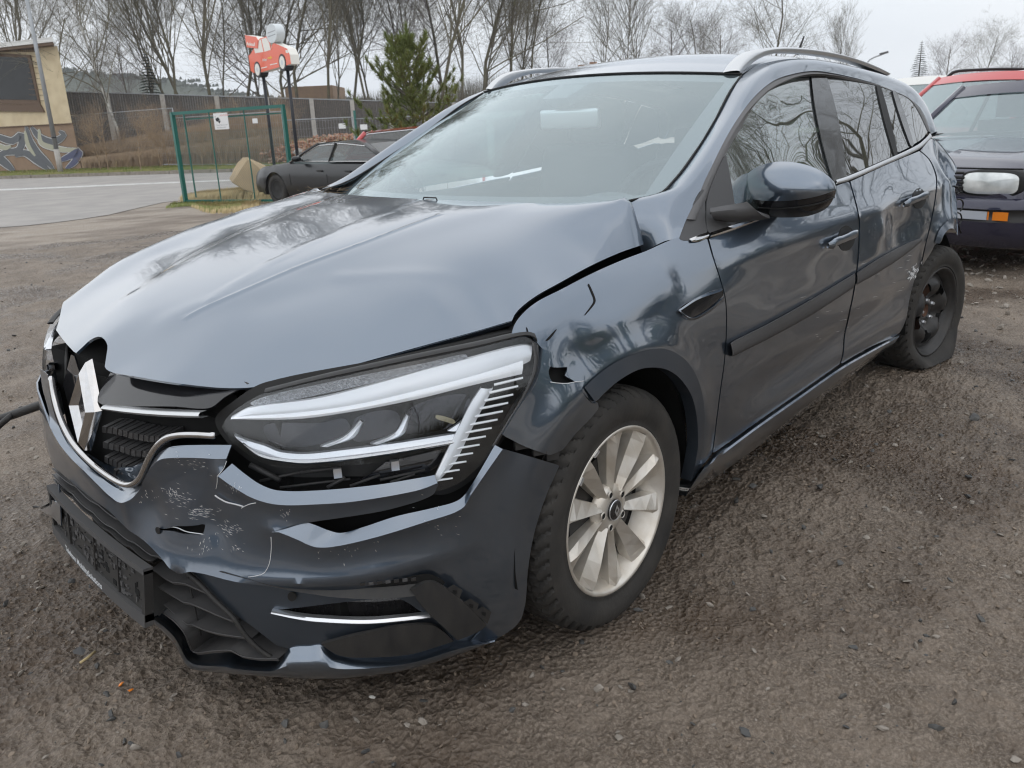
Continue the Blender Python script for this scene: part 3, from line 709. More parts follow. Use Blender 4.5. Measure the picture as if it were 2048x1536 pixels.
B1 = V_led[3:]+[(463, 911), (458, 925), (452, 941), (452, 941)]+lip_hl[1:]+[(871, 962), (871, 962), (861, 985), (791, 1010), (736, 1022), (619, 1040), (603, 1041), (554, 1053), (554, 1053), (568, 1055), (603, 1069), (634, 1082), (673, 1081),
      (752, 1063), (849, 1034), (916, 1011), (935, 983), (962, 944), (997, 894), (997, 894), (1119, 931), (1119, 931), (1091, 995), (1068, 1069), (1056, 1140), (1052, 1198), (1048, 1219), (1042, 1238), (1025, 1258),
      (986, 1281), (927, 1303), (927, 1303), (945, 1280), (974, 1250), (974, 1250), (930, 1210), (884, 1172), (850, 1150), (850, 1150), (751, 1165), (634, 1172), (560, 1162), (478, 1147), (400, 1131), (376, 1138), (376, 1138)]+low_edge[::-1][1:-1]
le = T(np.array(low_edge[:2]), uz=True)
B1s = (B1[:-1]+[(108, 934)], {'uz': [(-.36, .462), (-.50, .465), (-.70, .47), (-.9, .48), (-1.02, .49), (-1.0, .58), (-.80, .60), (-.60, .62), (-.46, .63), (-.36, .63), (-.30, .625)]})
_q1 = T(cr([(111, 849), (126, 878), (152, 911), (182, 940), (228, 984), (255, 998), (272, 995), (296, 957), (328, 916), (352, 912), (463, 911)], n=24), uz=True, feat=False)
_q2 = T(cr([(451, 943), (478, 964), (517, 987), (564, 999), (634, 999), (712, 993), (830, 972), (868, 958)], n=20), uz=True, feat=False)
_q3 = T(cr([(552, 1054), (568, 1055), (603, 1069), (634, 1082), (673, 1081), (752, 1063), (849, 1034), (916, 1011), (935, 983), (962, 944), (997, 894)], n=24), uz=True, feat=False)
def ledge_f(u, z):
    return .014*np.exp(-poly_dist(u, z, _q1)/.03)+.022*np.exp(-poly_dist(u, z, _q2)/.03)+.016*np.exp(-poly_dist(u, z, _q3)/.03)
_cr = T(cr([(400, 1135), (470, 1147), (545, 1152), (673, 1148), (790, 1129), (908, 1098), (1025, 1051), (1095, 1000)], n=40), uz=True)
def bx(u, z):
    """the bumper's bulge: crease below the slot, tilted up above it and tucked in under it"""
    zc = np.interp(u, _cr[:, 0], _cr[:, 1]); k = np.clip((u-.22)/.12, 0, 1)*np.clip((1.22-u)/.25, 0, 1)
    f = k*np.where(z > zc, .034*np.exp(-np.clip(z-zc, 0, 9)/.075)-.004, .030*np.exp(-np.clip(zc-z, 0, 9)/.06))
    f = f+ledge_f(u, z)
    f += -.010*bump(np.hypot(u-.42, z-.50), .05)+.006*bump(np.hypot(u-.33, z-.47), .04)-.008*bump(np.hypot(u-.62, (z-.50)), .04)
    return f
def onbx(pts, n):
    q = T(cr(pts, n=n), uz=True); return Wxyz(q[:, 0], q[:, 1], bx(q[:, 0], q[:, 1]))
tear = [(316, 1052), (330, 1055), (344, 1053), (354, 1050), (372, 1050), (398, 1049), (410, 1048), (410, 1062), (408, 1068), (396, 1066), (372, 1064), (352, 1059), (336, 1058), (320, 1056)]
hole = [(311, 1056), (315, 1054), (319, 1060), (319, 1067), (315, 1068), (311, 1062)]
FB = Wpanel('front_bumper', B1s, 'paint_scuffed', CAR, holes=[tear], h=.012, hu=.014, extra=bx, label='scratched, torn front bumper skin')
Wpanel('bumper_backing', [(300, 1030), (430, 1030), (430, 1090), (300, 1080)], 'inner_black', CAR, h=.05, off=-.02)
# torn white edge
tb = MB(); tb.tube(T(cr([(319, 1052), (330, 1056), (345, 1054), (356, 1056), (372, 1063), (396, 1067), (409, 1069)], n=24), .004), .0012, 5)
tb.build('torn_edge', 'white_scratch', CAR)
# ledge round the grille
loft('bumper_ledge', [onbx(V_led, 120), T(cr(V_ledin, n=120), .001, feat=False), T(cr(V_ledin, n=120), -.05, feat=False)], 'paint', CAR, n=120, sub=4, crease=(1,), thick=.002)
# chrome V moulding
V_in = [(106, 752), (112, 790), (120, 820), (131, 850), (154, 886), (184, 917), (211, 940), (240, 957), (258, 962), (270, 956), (280, 938), (294, 908), (309, 884), (330, 866), (352, 859), (375, 858), (428, 861)]
V_in = cr(V_in, n=40)*.62+cr(V_out, n=40)*.38
ctr_ = T((cr(V_out, n=120)+cr(V_in, n=120))/2, .003, feat=False)
for _ in range(6): ctr_[1:-1] = ctr_[1:-1]*.5+(ctr_[:-2]+ctr_[2:])*.25
m = MB(); m.tube(ctr_, np.r_[.004, np.full(118, .0078), .006], 12); CH = m.build('grille_chrome', 'chrome', CAR)
# grille cavity
Wpanel('grille_back', [(100, 745), (112, 815), (146, 893), (205, 950), (258, 972), (282, 945), (312, 890), (350, 868), (440, 868), (470, 790), (300, 780), (190, 750)], 'inner_black', CAR, h=.06, off=-.075)
# upper grille cover, glossy, with bright strip
top_ = T(cr([(165, 712), (180, 697), (199, 690), (215, 697), (213, 730), (230, 752), (300, 766), (380, 777), (445, 778), (470, 777)], n=60), -.030, feat=False)
mid_ = T(cr([(166, 716), (182, 712), (183, 732), (185, 760), (190, 785), (215, 794), (280, 800), (350, 804), (410, 805), (440, 790)], n=60), -.012, feat=False)
bot_ = T(cr([(167, 720), (183, 728), (186, 760), (188, 790), (193, 802), (205, 809), (260, 814), (330, 818), (401, 823), (424, 800)], n=60), -.008, feat=False)
covp = [(163, 713), (180, 697), (199, 691), (214, 696), (216, 725), (211, 741), (223, 749), (270, 759), (330, 769), (400, 779), (464, 783), (440, 797), (424, 806), (401, 824), (330, 819), (260, 815), (205, 810), (193, 803), (187, 790), (185, 760), (183, 729), (170, 724)]
def cv(u, z): return -.75*np.clip(z-.70, 0, 1)-.002
Wpanel('grille_cover', covp, 'gloss_black', CAR, h=.012, off=.0, extra=cv, label='rain-spotted gloss black grille cover')
u2 = T(cr([(206, 811), (260, 817), (330, 822), (400, 825)], n=40), .004, feat=False); l2 = T(cr([(206, 820), (260, 828), (330, 834), (404, 836)], n=40), .004, feat=False)
loft('grille_strip', [u2+np.array([.015, 0, 0]), u2, (u2+l2)/2+np.array([-.006, 0, 0]), l2, l2+np.array([.015, 0, 0])], 'rail', CAR, n=40, sub=2, crease=(1, 3))
# grille bars: stepped blocks
gb = [[(203, 853), (228, 856), (266, 866), (300, 872), (330, 872)], [(205, 884), (235, 890), (266, 900), (306, 904)], [(208, 912), (235, 924), (262, 934), (290, 934)], [(226, 938), (250, 950), (272, 952)]]
for k, row in enumerate(gb):
    P = cr(row, n=3*len(row)-2)
    for i in range(0, len(P)-1):
        A = T(P[i:i+2]+np.array([[1, 0], [-1, 0]]), -.022-.004*(i % 2), feat=False); B_ = T(P[i:i+2]+np.array([[1, 12], [-1, 12]]), -.030, feat=False)
        m = MB(); back = np.array([.045, 0, .008])
        m.add([A[0], A[1], B_[1], B_[0], A[0]+back, A[1]+back, B_[1]+back*np.array([1, 1, -.2]), B_[0]+back*np.array([1, 1, -.2])], [(0, 1, 2, 3), (0, 4, 5, 1), (3, 2, 6, 7), (0, 3, 7, 4), (1, 5, 6, 2)])
        m.build('grille_bar', 'grille_plastic', CAR, smooth=False)
for a, c in (((205, 845), (212, 925)), ):
    pass
# maker's lozenge: folded chrome diamond
zt, zb, xt, xb = .785, .572, -.850, -.893; zm = (zt+zb)/2; xm = (xt+xb)/2-.004
def lz(hy, ht, dx): return np.array([[xt+(xm-xt)*(1-ht)+dx, 0, zm+(zt-zm)*ht], [xm+dx, -hy, zm], [xb+(xm-xb)*(1-ht)+dx, 0, zm-(zm-zb)*ht], [xm+dx, hy, zm]])
o0 = lz(.064, 1, 0.012); o1 = lz(.059, .95, -.004); o2 = lz(.043, .74, -.018); o3 = lz(.025, .50, -.004); o4 = lz(.023, .47, .012)
b = MB(); b.grid(np.array([o0, o1, o2, o3, o4]), closed_v=True); b.build('badge', 'chrome', CAR, smooth=False, label='chrome lozenge badge')
Wpanel('badge_surround', {'uz': [(-.075, .68), (-.012, .765), (.012, .765), (.10, .68), (.012, .56), (-.012, .56)]}, 'gloss_black', CAR, h=.03, off=-.03)
# ledge under the headlamp (turned up edge catching the sky)
lip_up = [(464, 927), (490, 948), (521, 969), (556, 981), (634, 981), (751, 970), (849, 954), (869, 950)]
loft('bumper_ledge', [onbx(lip_hl, 60), T(cr(lip_up, n=60), .010, feat=False), T(cr(lip_up, n=60), -.06, feat=False)], 'paint', CAR, n=60, sub=3, crease=(1,), thick=.002)
# slot below it
led = [(552, 1054), (568, 1055), (603, 1069), (634, 1082), (673, 1081), (752, 1063), (849, 1034), (916, 1011), (935, 983), (962, 944), (997, 894)]
led_u = [(585, 1041), (603, 1042), (630, 1050), (655, 1060), (681, 1066), (724, 1055), (791, 1033), (869, 1015), (919, 999), (944, 968), (990, 890)]
loft('bumper_ledge', [onbx(led, 70), T(cr(led_u, n=70), .004, feat=False), T(cr(led_u, n=70), -.07, feat=False)], 'paint', CAR, n=70, sub=3, crease=(1,), thick=.002)
Wpanel('bumper_backing', [(455, 925), (470, 1000), (600, 1060), (680, 1085), (920, 1015), (1000, 900), (1115, 935), (1125, 905), (1010, 862), (900, 900), (700, 900), (480, 880)], 'inner_black', CAR, h=.06, off=-.075)
# edge of sheet, white where torn
tb = MB(); tb.tube(T(cr([(549, 1066), (551, 1057), (560, 1051), (585, 1046), (603, 1043), (617, 1041)], n=16), .004), .0022, 5); tb.build('torn_edge', 'white_scratch', CAR)
tb = MB(); tb.tube(T(cr([(430, 991), (437, 996), (452, 1004), (468, 1008), (487, 1013)], n=16), .008), .0016, 5); tb.build('torn_edge', 'white_scratch', CAR)
# broken side section of the bumper
sd_ = [(1085, 697), (1107, 709), (1104, 727), (1097, 743), (1104, 763), (1114, 766), (1133, 766), (1150, 764), (1168, 763), (1164, 780), (1184, 807), (1196, 803), (1196, 803), (1196, 819), (1150, 869), (1125, 900), (1116, 904), (1100, 911), (1100, 911), (1050, 893), (1005, 870), (1005, 870), (1032, 824), (1067, 773), (1079, 741)]
def fl_(u, z): return .010+0*u
Wpanel('bumper_side', sd_, 'paint', CAR, h=.015, off=.004)
eo = T(cr([(1085, 697), (1079, 741), (1067, 773), (1032, 824), (1005, 870)], n=30), .005); ei = T(cr([(1076, 690), (1071, 741), (1059, 770), (1026, 820), (1001, 862)], n=30), -.01)
loft('bumper_flange', [eo, ei, ei+np.array([.02, .02, 0])], 'paint', CAR, n=30, sub=2, thick=.002)
tb = MB(); tb.tube(T(cr([(1101, 764), (1114, 766), (1133, 767), (1150, 764), (1168, 762)], n=16), .006), .0010, 5); tb.build('torn_edge', 'white_scratch', CAR)
Wpanel('bumper_backing', [(1090, 725), (1145, 725), (1160, 770), (1095, 775)], 'inner_black', CAR, h=.05, off=-.02)
# clips in the open joint
for c in ((1042, 889), (1078, 901), (1104, 911)):
    A = T([c], -.006)[0]; m = MB(); m.box(A, (.03, .012, .018), rz=-.5); m.build('clip', 'black_plastic', CAR, smooth=False)
# lower bumper panel
B3 = [(376, 1140), (376, 1140), (400, 1134), (478, 1149), (560, 1165), (634, 1175), (751, 1167), (850, 1152), (884, 1172), (930, 1210), (974, 1250), (974, 1250), (945, 1281), (908, 1285), (830, 1312), (752, 1320), (673, 1314), (642, 1292), (642, 1292), (581, 1297), (553, 1291), (553, 1291), (503, 1252), (452, 1215), (424, 1191), (395, 1162)]
fog = [(543, 1222), (600, 1215), (700, 1203), (790, 1196), (815, 1205), (840, 1222), (862, 1229), (810, 1236), (732, 1242), (634, 1238), (590, 1233)]
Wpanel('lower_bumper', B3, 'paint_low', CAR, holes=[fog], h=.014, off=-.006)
Wpanel('fog_recess', [(535, 1215), (700, 1190), (830, 1190), (880, 1235), (740, 1262), (600, 1250)], 'gloss_black', CAR, h=.03, off=-.035)
s1 = T(cr([(543, 1222), (590, 1231), (634, 1236), (732, 1240), (810, 1234), (862, 1228)], n=50), .004); s2 = T(cr([(543, 1227), (590, 1238), (634, 1245), (732, 1249), (810, 1243), (863, 1236)], n=50), .004)
loft('chrome_strip', [s1+np.array([.01, .008, 0]), s1, (s1+s2)/2+np.array([-.004, -.003, 0]), s2, s2+np.array([.01, .008, 0])], 'bright', CAR, n=50, sub=2, crease=(1, 3))
# black fin trim that has come away from the bumper
st = [(439, 1140), (500, 1153), (568, 1168), (634, 1175), (673, 1177), (730, 1176), (791, 1172), (835, 1167), (866, 1165)]
sb = [(439, 1144), (500, 1160), (568, 1179), (634, 1190), (673, 1195), (730, 1198), (791, 1196), (830, 1192), (850, 1188)]
A_ = T(cr(st, n=50), .018); B_ = T(cr(sb, n=50), .030)
loft('trim_blade', [A_+np.array([.02, .012, -.002]), A_, B_, B_+np.array([.02, .012, -.004])], 'black_plastic', CAR, n=50, sub=2, crease=(1, 2))
finp = [(822, 1180), (850, 1166), (868, 1165), (884, 1172), (930, 1207), (974, 1250), (974, 1250), (960, 1262), (915, 1281), (915, 1281), (880, 1248), (857, 1227), (838, 1205)]
Wpanel('trim_fin', finp, 'black_plastic', CAR, h=.015, off=.030, thick=.014)
for c, s in (((905, 1178), 1), ((938, 1206), .9), ((963, 1222), .9)):
    m = MB(); A = T([(c[0]-16, c[1]+2), (c[0]+2, c[1]-9), (c[0]+20, c[1]+2), (c[0]+12, c[1]+26), (c[0]-2, c[1]+14)], .028); Bq = T([(c[0]-16, c[1]+2), (c[0]+2, c[1]-9), (c[0]+20, c[1]+2), (c[0]+12, c[1]+26), (c[0]-2, c[1]+14)], -.004)
    m.add(np.vstack([A, Bq]), [(0, 1, 2, 3, 4)]+[(i, (i+1) % 5, 5+(i+1) % 5, 5+i) for i in range(5)]); m.build('bracket', 'black_plastic', CAR, smooth=False)
    H_ = T([(c[0], c[1]+2), (c[0]+9, c[1]+3), (c[0]+8, c[1]+11), (c[0]+2, c[1]+8)], .0295); m = MB(); m.add(H_, [(0, 1, 2, 3)]); m.build('bracket_hole', 'inner_black', CAR, smooth=False)
# torn joint above the fin
slit('joint_gap', [(690, 1171), (751, 1166), (800, 1158), (850, 1148), (870, 1152), (890, 1165), (880, 1172), (850, 1163), (791, 1170), (730, 1174)], off=.020)
for k in range(7):
    c = (725+k*17, 1168-k*1.6); A = T([c], .024)[0]; m = MB(); m.box(A, (.010, .004, .006), rz=-.6); m.build('clip', 'grey_plastic' if k % 2 else 'steel_black', CAR, smooth=False)
# flat black blade above the lip
bl = [(642, 1289), (642, 1289), (700, 1273), (752, 1262), (790, 1254), (861, 1250), (885, 1262), (908, 1283), (908, 1283), (830, 1307), (790, 1313), (752, 1315), (700, 1315), (673, 1309)]
Wpanel('lip_blade', bl, 'black_plastic', CAR, h=.015, off=.012, thick=.008)
# painted front lip
lt = [(317, 1234), (341, 1248), (360, 1267), (370, 1291), (382, 1312), (400, 1317), (464, 1316), (483, 1324), (552, 1328), (562, 1318), (581, 1296), (620, 1292), (642, 1290), (673, 1310), (752, 1316), (830, 1308), (908, 1284), (945, 1282), (986, 1281)]
lb = [(297, 1240), (327, 1266), (348, 1289), (362, 1314), (372, 1331), (384, 1339), (415, 1344), (480, 1350), (556, 1355), (600, 1357), (673, 1358), (735, 1352), (791, 1345), (850, 1331), (908, 1313), (960, 1294), (992, 1282)]
LT = T(cr(lt, n=160), -.004); LB = T(cr(lb, n=160), .022); LM = T((cr(lt, n=160)*.42+cr(lb, n=160)*.58), .026)
loft('front_lip', [LT+np.array([.03, .02, 0]), LT, LM, LB, LB+np.array([.03, .02, -.012])], 'paint', CAR, n=160, sub=3, crease=(1,), thick=.002)
f1 = T(cr([(116, 965), (104, 967), (100, 975)], n=8), 0, feat=False)
fl_t = T(cr([(118, 968), (108, 966), (99, 980), (84, 1000), (78, 1010)], n=20), .01, feat=False); fl_m = T(cr([(120, 1010), (112, 1005), (104, 1000), (95, 1008), (80, 1014)], n=20), .03, feat=False); fl_b = T(cr([(122, 1052), (112, 1040), (98, 1030), (86, 1024), (79, 1018)], n=20), .03, feat=False)
loft('front_lip', [fl_t, fl_m, fl_b], 'paint', CAR, n=20, sub=3, thick=.003)
# lower grille: shelves
def shelf(pts, z_up=.010, dep=.06, off=-.004, m='grille_plastic', lipw=.006):
    A = T(cr(pts, n=30, lin=True), off, feat=False); Bk = A+np.array([dep, 0, z_up]); lo = A+np.array([.002, 0, -lipw])
    loft('grille_shelf', [Bk, A, lo, lo+np.array([dep*.6, 0, 0])], m, CAR, n=30, sub=1, crease=(1, 2)); e_ = MB(); e_.tube(A+np.array([-.001, 0, .001]), .0016, 4); e_.build('shelf_highlight', 'grey_plastic', CAR)  # lighter bead along the front edge: its highlight put in as colour
def toothed(pts, n):
    P = cr(pts, n=4*n+1); out = []
    for i, p in enumerate(P):
        k = i % 4; out.append(p+np.array([0, {0: -3, 1: 0, 2: 2, 3: 2}[k]]))
    return out
for pts, n in (([(106, 940), (150, 974), (200, 1014), (240, 1040), (296, 1074), (340, 1106)], 5), ([(106, 952), (150, 994), (200, 1038), (250, 1074), (310, 1112), (368, 1137)], 6),
               ([(108, 962), (160, 1012), (215, 1062), (260, 1096), (304, 1126)], 5)):
    shelf(toothed(pts, n))
for pts in ([(303, 1137), (330, 1157), (348, 1166), (360, 1166), (372, 1168), (395, 1178), (421, 1190)], [(317, 1174), (345, 1191), (368, 1205), (382, 1207), (410, 1219), (434, 1230), (470, 1244)],
            [(329, 1209), (352, 1230), (376, 1250), (387, 1250), (410, 1260), (434, 1267), (465, 1272), (503, 1277)]):
    shelf(pts, dep=.085, z_up=.022)
shelf([(325, 1225), (350, 1243), (370, 1266), (384, 1303), (396, 1306), (430, 1302), (462, 1300), (484, 1313), (520, 1318), (556, 1318)], dep=.10, z_up=.025, off=.01)
for a, c in (((372, 1137), (405, 1285)),):
    m = MB(); A = T(cr([a, ((a[0]+c[0])/2, (a[1]+c[1])/2), c], n=10), -.02, feat=False); m.tube(A, .002, 5); m.build('grille_rib', 'black_plastic', CAR)
# slanting right edge bar of the intake
m = MB(); A = T(cr([(371, 1142), (400, 1168), (430, 1200), (466, 1235), (490, 1270), (520, 1300), (548, 1318)], n=24), .002, feat=False); m.tube(A, .0055, 7); m.build('intake_edge', 'black_plastic', CAR)
Wpanel('grille_back', (([(100, 925), (200, 1000), (294, 1060), (380, 1138), (470, 1228), (560, 1300), (560, 1325), (480, 1318), (385, 1315), (350, 1250), (300, 1236), (110, 1060), (100, 970)]),), 'inner_black', CAR, h=.08, off=-.085)
slit('parking_sensor', [(575, 1193), (577, 1187), (583, 1184), (590, 1187), (593, 1193), (590, 1200), (583, 1203), (577, 1199)], off=.001, m='seal')
slit('parking_sensor', hole, off=.012, m='seal')
# registration plate holder
def PLT(a, b, o=0):
    """a 0..1 near to far, b 0..1 bottom to top, o outward"""
    nb, nt_, fb, ft = np.array([-.936, -.262, .246]), np.array([-.918, -.262, .364]), np.array([-.906, .259, .300]), np.array([-.898, .259, .416])
    p = (nb*(1-b)+nt_*b)*(1-a)+(fb*(1-b)+ft*b)*a
    return p+np.array([-1, 0, .12])*(o+.012*4*a*(1-a))
def pbox(mb, a0, a1, b0, b1, o0, o1, na=8):
    s = []
    for a in np.linspace(a0, a1, na): s.append([PLT(a, b0, o0), PLT(a, b0, o1), PLT(a, b1, o1), PLT(a, b1, o0)])
    mb.grid(np.array(s), closed_v=True); k = mb.n-4*na; mb.f += [(k, k+1, k+2, k+3), (mb.n-1, mb.n-2, mb.n-3, mb.n-4)]
HOLD = MB(); pbox(HOLD, 0, 1, 0, 1, -.012, 0, 14); HOLD = HOLD.build('plate_holder', 'black_plastic', CAR, smooth=False, label='empty registration plate holder')
m = MB(); pbox(m, -.01, 1.01, .94, 1.05, -.012, .010, 16); m.build('holder_rim', 'grey_plastic', HOLD, smooth=True, auto=30)
m = MB(); pbox(m, -.01, 1.01, -.10, .14, -.012, .010, 16); PR = m.build('holder_rim', 'grey_plastic', HOLD, smooth=True, auto=30)
for a in (-.01, .985):
    m = MB(); pbox(m, a, a+.025, 0, 1, -.012, .008, 2); m.build('holder_rim', 'black_plastic', HOLD, smooth=False)
rr = random.Random(3)
for a in (.22, .45, .75):
    m = MB(); pbox(m, a, a+.008, .16, .92, 0, .005, 2); m.build('holder_rib', 'black_plastic', HOLD, smooth=False)
m = MB(); m2 = MB()
for i in range(150):
    a = rr.uniform(.03, .96); b_ = rr.uniform(.18, .88); w_ = rr.choice((.008, .015, .03)); h_ = rr.choice((.02, .04, .10))
    if rr.random() < .5: pbox(m, a, min(a+w_, .98), b_, min(b_+h_, .92), 0, .003, 2)
    else: pbox(m2, a, min(a+w_, .98), b_, min(b_+h_, .92), 0, .0012, 2)
m.build('holder_ribs', 'grey_plastic', HOLD, smooth=False, kind='stuff'); m2.build('holder_slots', 'inner_black', HOLD, smooth=False, kind='stuff')
def text3(name, s, size, mt, parent, fn, ext=0, align='LEFT', bold=0.0):
    """lettering as a thin mesh; fn(x, y) -> xyz"""
    cu = bpy.data.curves.new(name, 'FONT'); cu.body = s; cu.size = size; cu.align_x = align; cu.resolution_u = 3; cu.offset = bold
    to = bpy.data.objects.new(name, cu); COL.objects.link(to); dg = bpy.context.evaluated_depsgraph_get(); dg.update()
    me = bpy.data.meshes.new_from_object(to.evaluated_get(dg)); V = [fn(v.co.x, v.co.y) for v in me.vertices]; F = [tuple(p.vertices) for p in me.polygons]
    COL.objects.unlink(to); bpy.data.objects.remove(to); bpy.data.curves.remove(cu)
    return mesh(name, V, F, mt, parent, smooth=False)
text3('lettering', 'Telekom MobilitySolutions', .021, 'white_scratch', HOLD, lambda x, y: PLT(.80-x/.52, -.055+y/.12, .0108), bold=.0006)

# scratches on the bumper: thin chips of bare plastic
sc = MB(); rr = random.Random(11)
for (cx, cy, n, spx, spy, ang, l) in ((360, 995, 26, 26, 22, .3, 12), (405, 1025, 30, 30, 12, .2, 14), (345, 985, 10, 14, 10, 1.2, 9), (480, 968, 16, 18, 12, -1.3, 10), (575, 1022, 10, 8, 9, 1.3, 8), (460, 1055, 26, 34, 16, .35, 13),
                                     (478, 1092, 10, 14, 7, .35, 8), (420, 1085, 14, 20, 14, 1.4, 7), (390, 925, 16, 40, 20, .2, 9), (300, 990, 8, 20, 20, 1.4, 6), (700, 1090, 10, 80, 20, 1.5, 6), (880, 1040, 8, 60, 40, .2, 9)):
    for _ in range(int(n*1.8)):
        x = rr.gauss(cx, spx*.55); y = rr.gauss(cy, spy*.55); a = ang+rr.gauss(0, .12); ll = l*rr.uniform(.3, 1); w_ = rr.uniform(.2, .7)
        d = np.array([math.cos(a), math.sin(a)])*ll/2; p = np.array([-d[1], d[0]])/np.linalg.norm(d)*w_
        c = np.array([x, y]); sc.add([], []) if False else sc.v.append(np.array([c-d, c+p*rr.uniform(.3, 1), c+d, c-p*rr.uniform(.3, 1)]))
P = np.vstack(sc.v); uz = T(P, .0, uz=True); X = Wxyz(uz[:, 0], uz[:, 1], bx(uz[:, 0], uz[:, 1])+.0012)
mesh('scratches', X, [tuple(range(i, i+4)) for i in range(0, len(X), 4)], 'white_scratch', CAR, smooth=False, kind='stuff')
cracks = MB()
for pts in ([(463, 916), (458, 930), (446, 950), (436, 975)], [(487, 1013), (495, 1008), (505, 1003), (520, 998)], [(549, 1066), (548, 1100), (546, 1120), (538, 1135), (520, 1140), (510, 1141)]):
    U = T(cr(pts, n=14), 0, uz=True); cracks.tube(Wxyz(U[:, 0], U[:, 1], bx(U[:, 0], U[:, 1])+.0008), .0009, 4)
cracks.build('scratches', 'white_scratch', CAR, kind='stuff')
# loose trim hanging at the far front corner
m = MB(); P0 = at(92, 806, y=.60); P1 = at(30, 828, y=.72); P2 = at(-10, 842, y=.78)
m.tube(cr([P0, P1, P2], 12), .013, 8); m.build('hanging_trim', 'black_plastic', CAR, label='loose black trim hanging off the far corner')
m = MB(); m.tube(cr([at(24, 830, y=.72), at(14, 838, y=.72), at(0, 850, y=.74), at(-8, 858, y=.75)], 8), .009, 6); m.build('hanging_trim', 'black_plastic', CAR)

# ------------------------------------------------------------------ headlamp
HL = []
def hlp(name, outline, m, off, h=.02, **k):
    o = Wpanel(name, outline, m, HLT, h=h, off=off, **k); return o
HLT = bpy.data.objects.new('headlight', None); COL.objects.link(HLT); HLT.parent = CAR; ORG['headlight'] = ORG[CAR.name]; HLT['label'] = 'clear headlamp hanging out of its seat'
lens = [(443, 854), (443, 854), (452, 838), (478, 815), (529, 786), (600, 768), (680, 754), (751, 737), (869, 714), (966, 693), (1025, 678), (1060, 672), (1070, 679), (1077, 700), (1077, 718), (1072, 745), (1060, 768), (1033, 819), (1002, 870), (978, 909), (947, 944), (916, 967), (869, 983), (858, 972), (858, 972), (885, 930), (895, 905), (790, 921), (712, 930), (619, 935), (564, 934), (529, 927), (498, 909), (462, 882)]
hlp('lamp_lens', lens, 'glass_lens', .0, h=.03, thick=.001)
back = [(430, 840), (470, 800), (529, 765), (751, 720), (966, 675), (1066, 663), (1084, 700), (1070, 770), (1000, 890), (950, 955), (880, 990), (760, 955), (560, 950), (470, 900)]
hlp('lamp_bowl', back, 'seal', -.055, h=.05)
def blade(name, up, lo, off, m, bul=.006, n=60, o2=None, ext=.008):
    a = T(cr(up, n=n), off, feat=False); c = T(cr(lo, n=n), off if o2 is None else o2, feat=False)
    return loft(name, [a+np.array([ext, ext, 0]), a, (a+c)/2+np.array([-bul*.6, -bul*.8, 0]), c, c+np.array([ext, ext, 0])], m, HLT, n=n, sub=2, crease=(1, 3))
MATS_ = MATS
blade('light_guide', [(462, 835), (500, 816), (634, 797), (751, 768), (849, 740), (927, 720), (986, 704), (1048, 690), (1064, 693)], [(462, 839), (595, 830), (712, 815), (830, 790), (947, 762), (1000, 745), (1044, 730), (1060, 722)], -.010, 'drl_haze')
blade('light_guide', [(470, 834), (595, 826), (712, 810), (830, 783), (947, 752), (1046, 722)], [(462, 839), (595, 838), (712, 822), (830, 799), (947, 770), (1044, 748)], -.005, 'drl', bul=.004)
blade('lamp_reflector', [(468, 870), (490, 880), (530, 892), (560, 904), (612, 908), (689, 900), (790, 887), (923, 866)], [(484, 884), (500, 898), (530, 912), (564, 922), (619, 925), (752, 911), (840, 898), (920, 882)], -.020, 'bright')
blade('lamp_reflector', [(486, 886), (520, 908), (564, 917), (619, 920), (752, 906), (920, 878)], [(490, 892), (520, 915), (564, 925), (619, 929), (752, 914), (920, 886)], -.012, 'chrome', bul=.003)
blade('light_guide', [(962, 776), (940, 810), (915, 860), (890, 910), (861, 972)], [(986, 776), (966, 815), (940, 865), (910, 925), (872, 968)], -.012, 'drl_haze')
for k in range(13):
    t = k/12; a = np.array([988, 770])*(1-t)+np.array([872, 962])*t; c = np.array([1046, 756])*(1-t)+np.array([905, 957])*t
    c += np.array([8*math.sin(t*3.1), 0]); w_ = 4.6*(1-t)+3*t
    blade('light_strip', [a+(0, -w_*.5), (a+c)/2+(0, -w_*.5), c+(0, -w_*.4)], [a+(0, w_*.5), (a+c)/2+(0, w_*.5), c+(0, w_*.4)], -.008, 'drl', bul=.0015, n=6, ext=.0025)
# reflector bowls with silver fins and upper prism field
for (p, q, r_, s_) in (((640, 893), (690, 872), (720, 840), (700, 880)), ((740, 888), (790, 866), (812, 828), (800, 872)), ((895, 862), (930, 836), (945, 800), (940, 850))):
    blade('reflector_fin', [p, q, r_], [(p[0]+28, p[1]-2), (s_[0]+8, s_[1]-4), (r_[0]+8, r_[1]+4)], -.030, 'bright', n=14)
hlp('reflector_bowl', [(530, 850), (640, 846), (690, 838), (700, 868), (640, 888), (580, 895), (540, 885)], 'dark_mirror', -.045)
hlp('reflector_bowl', [(712, 836), (790, 822), (800, 858), (740, 880), (706, 880)], 'dark_mirror', -.045)
hlp('reflector_bowl', [(822, 815), (935, 788), (938, 830), (890, 858), (812, 866)], 'dark_mirror', -.045)
hlp('lamp_bulb', [(872, 830), (900, 836), (912, 843), (908, 848), (890, 843), (872, 837)], 'bulb', -.035, h=.01)
hlp('lamp_prism', [(500, 806), (540, 790), (640, 768), (751, 745), (849, 726), (930, 708), (935, 716), (849, 738), (751, 764), (634, 790), (510, 812)], 'prism', -.014, h=.01)
blade('lamp_trim', [(770, 925), (900, 895), (925, 890)], [(720, 960), (800, 955), (858, 945)], -.045, 'gloss_black')
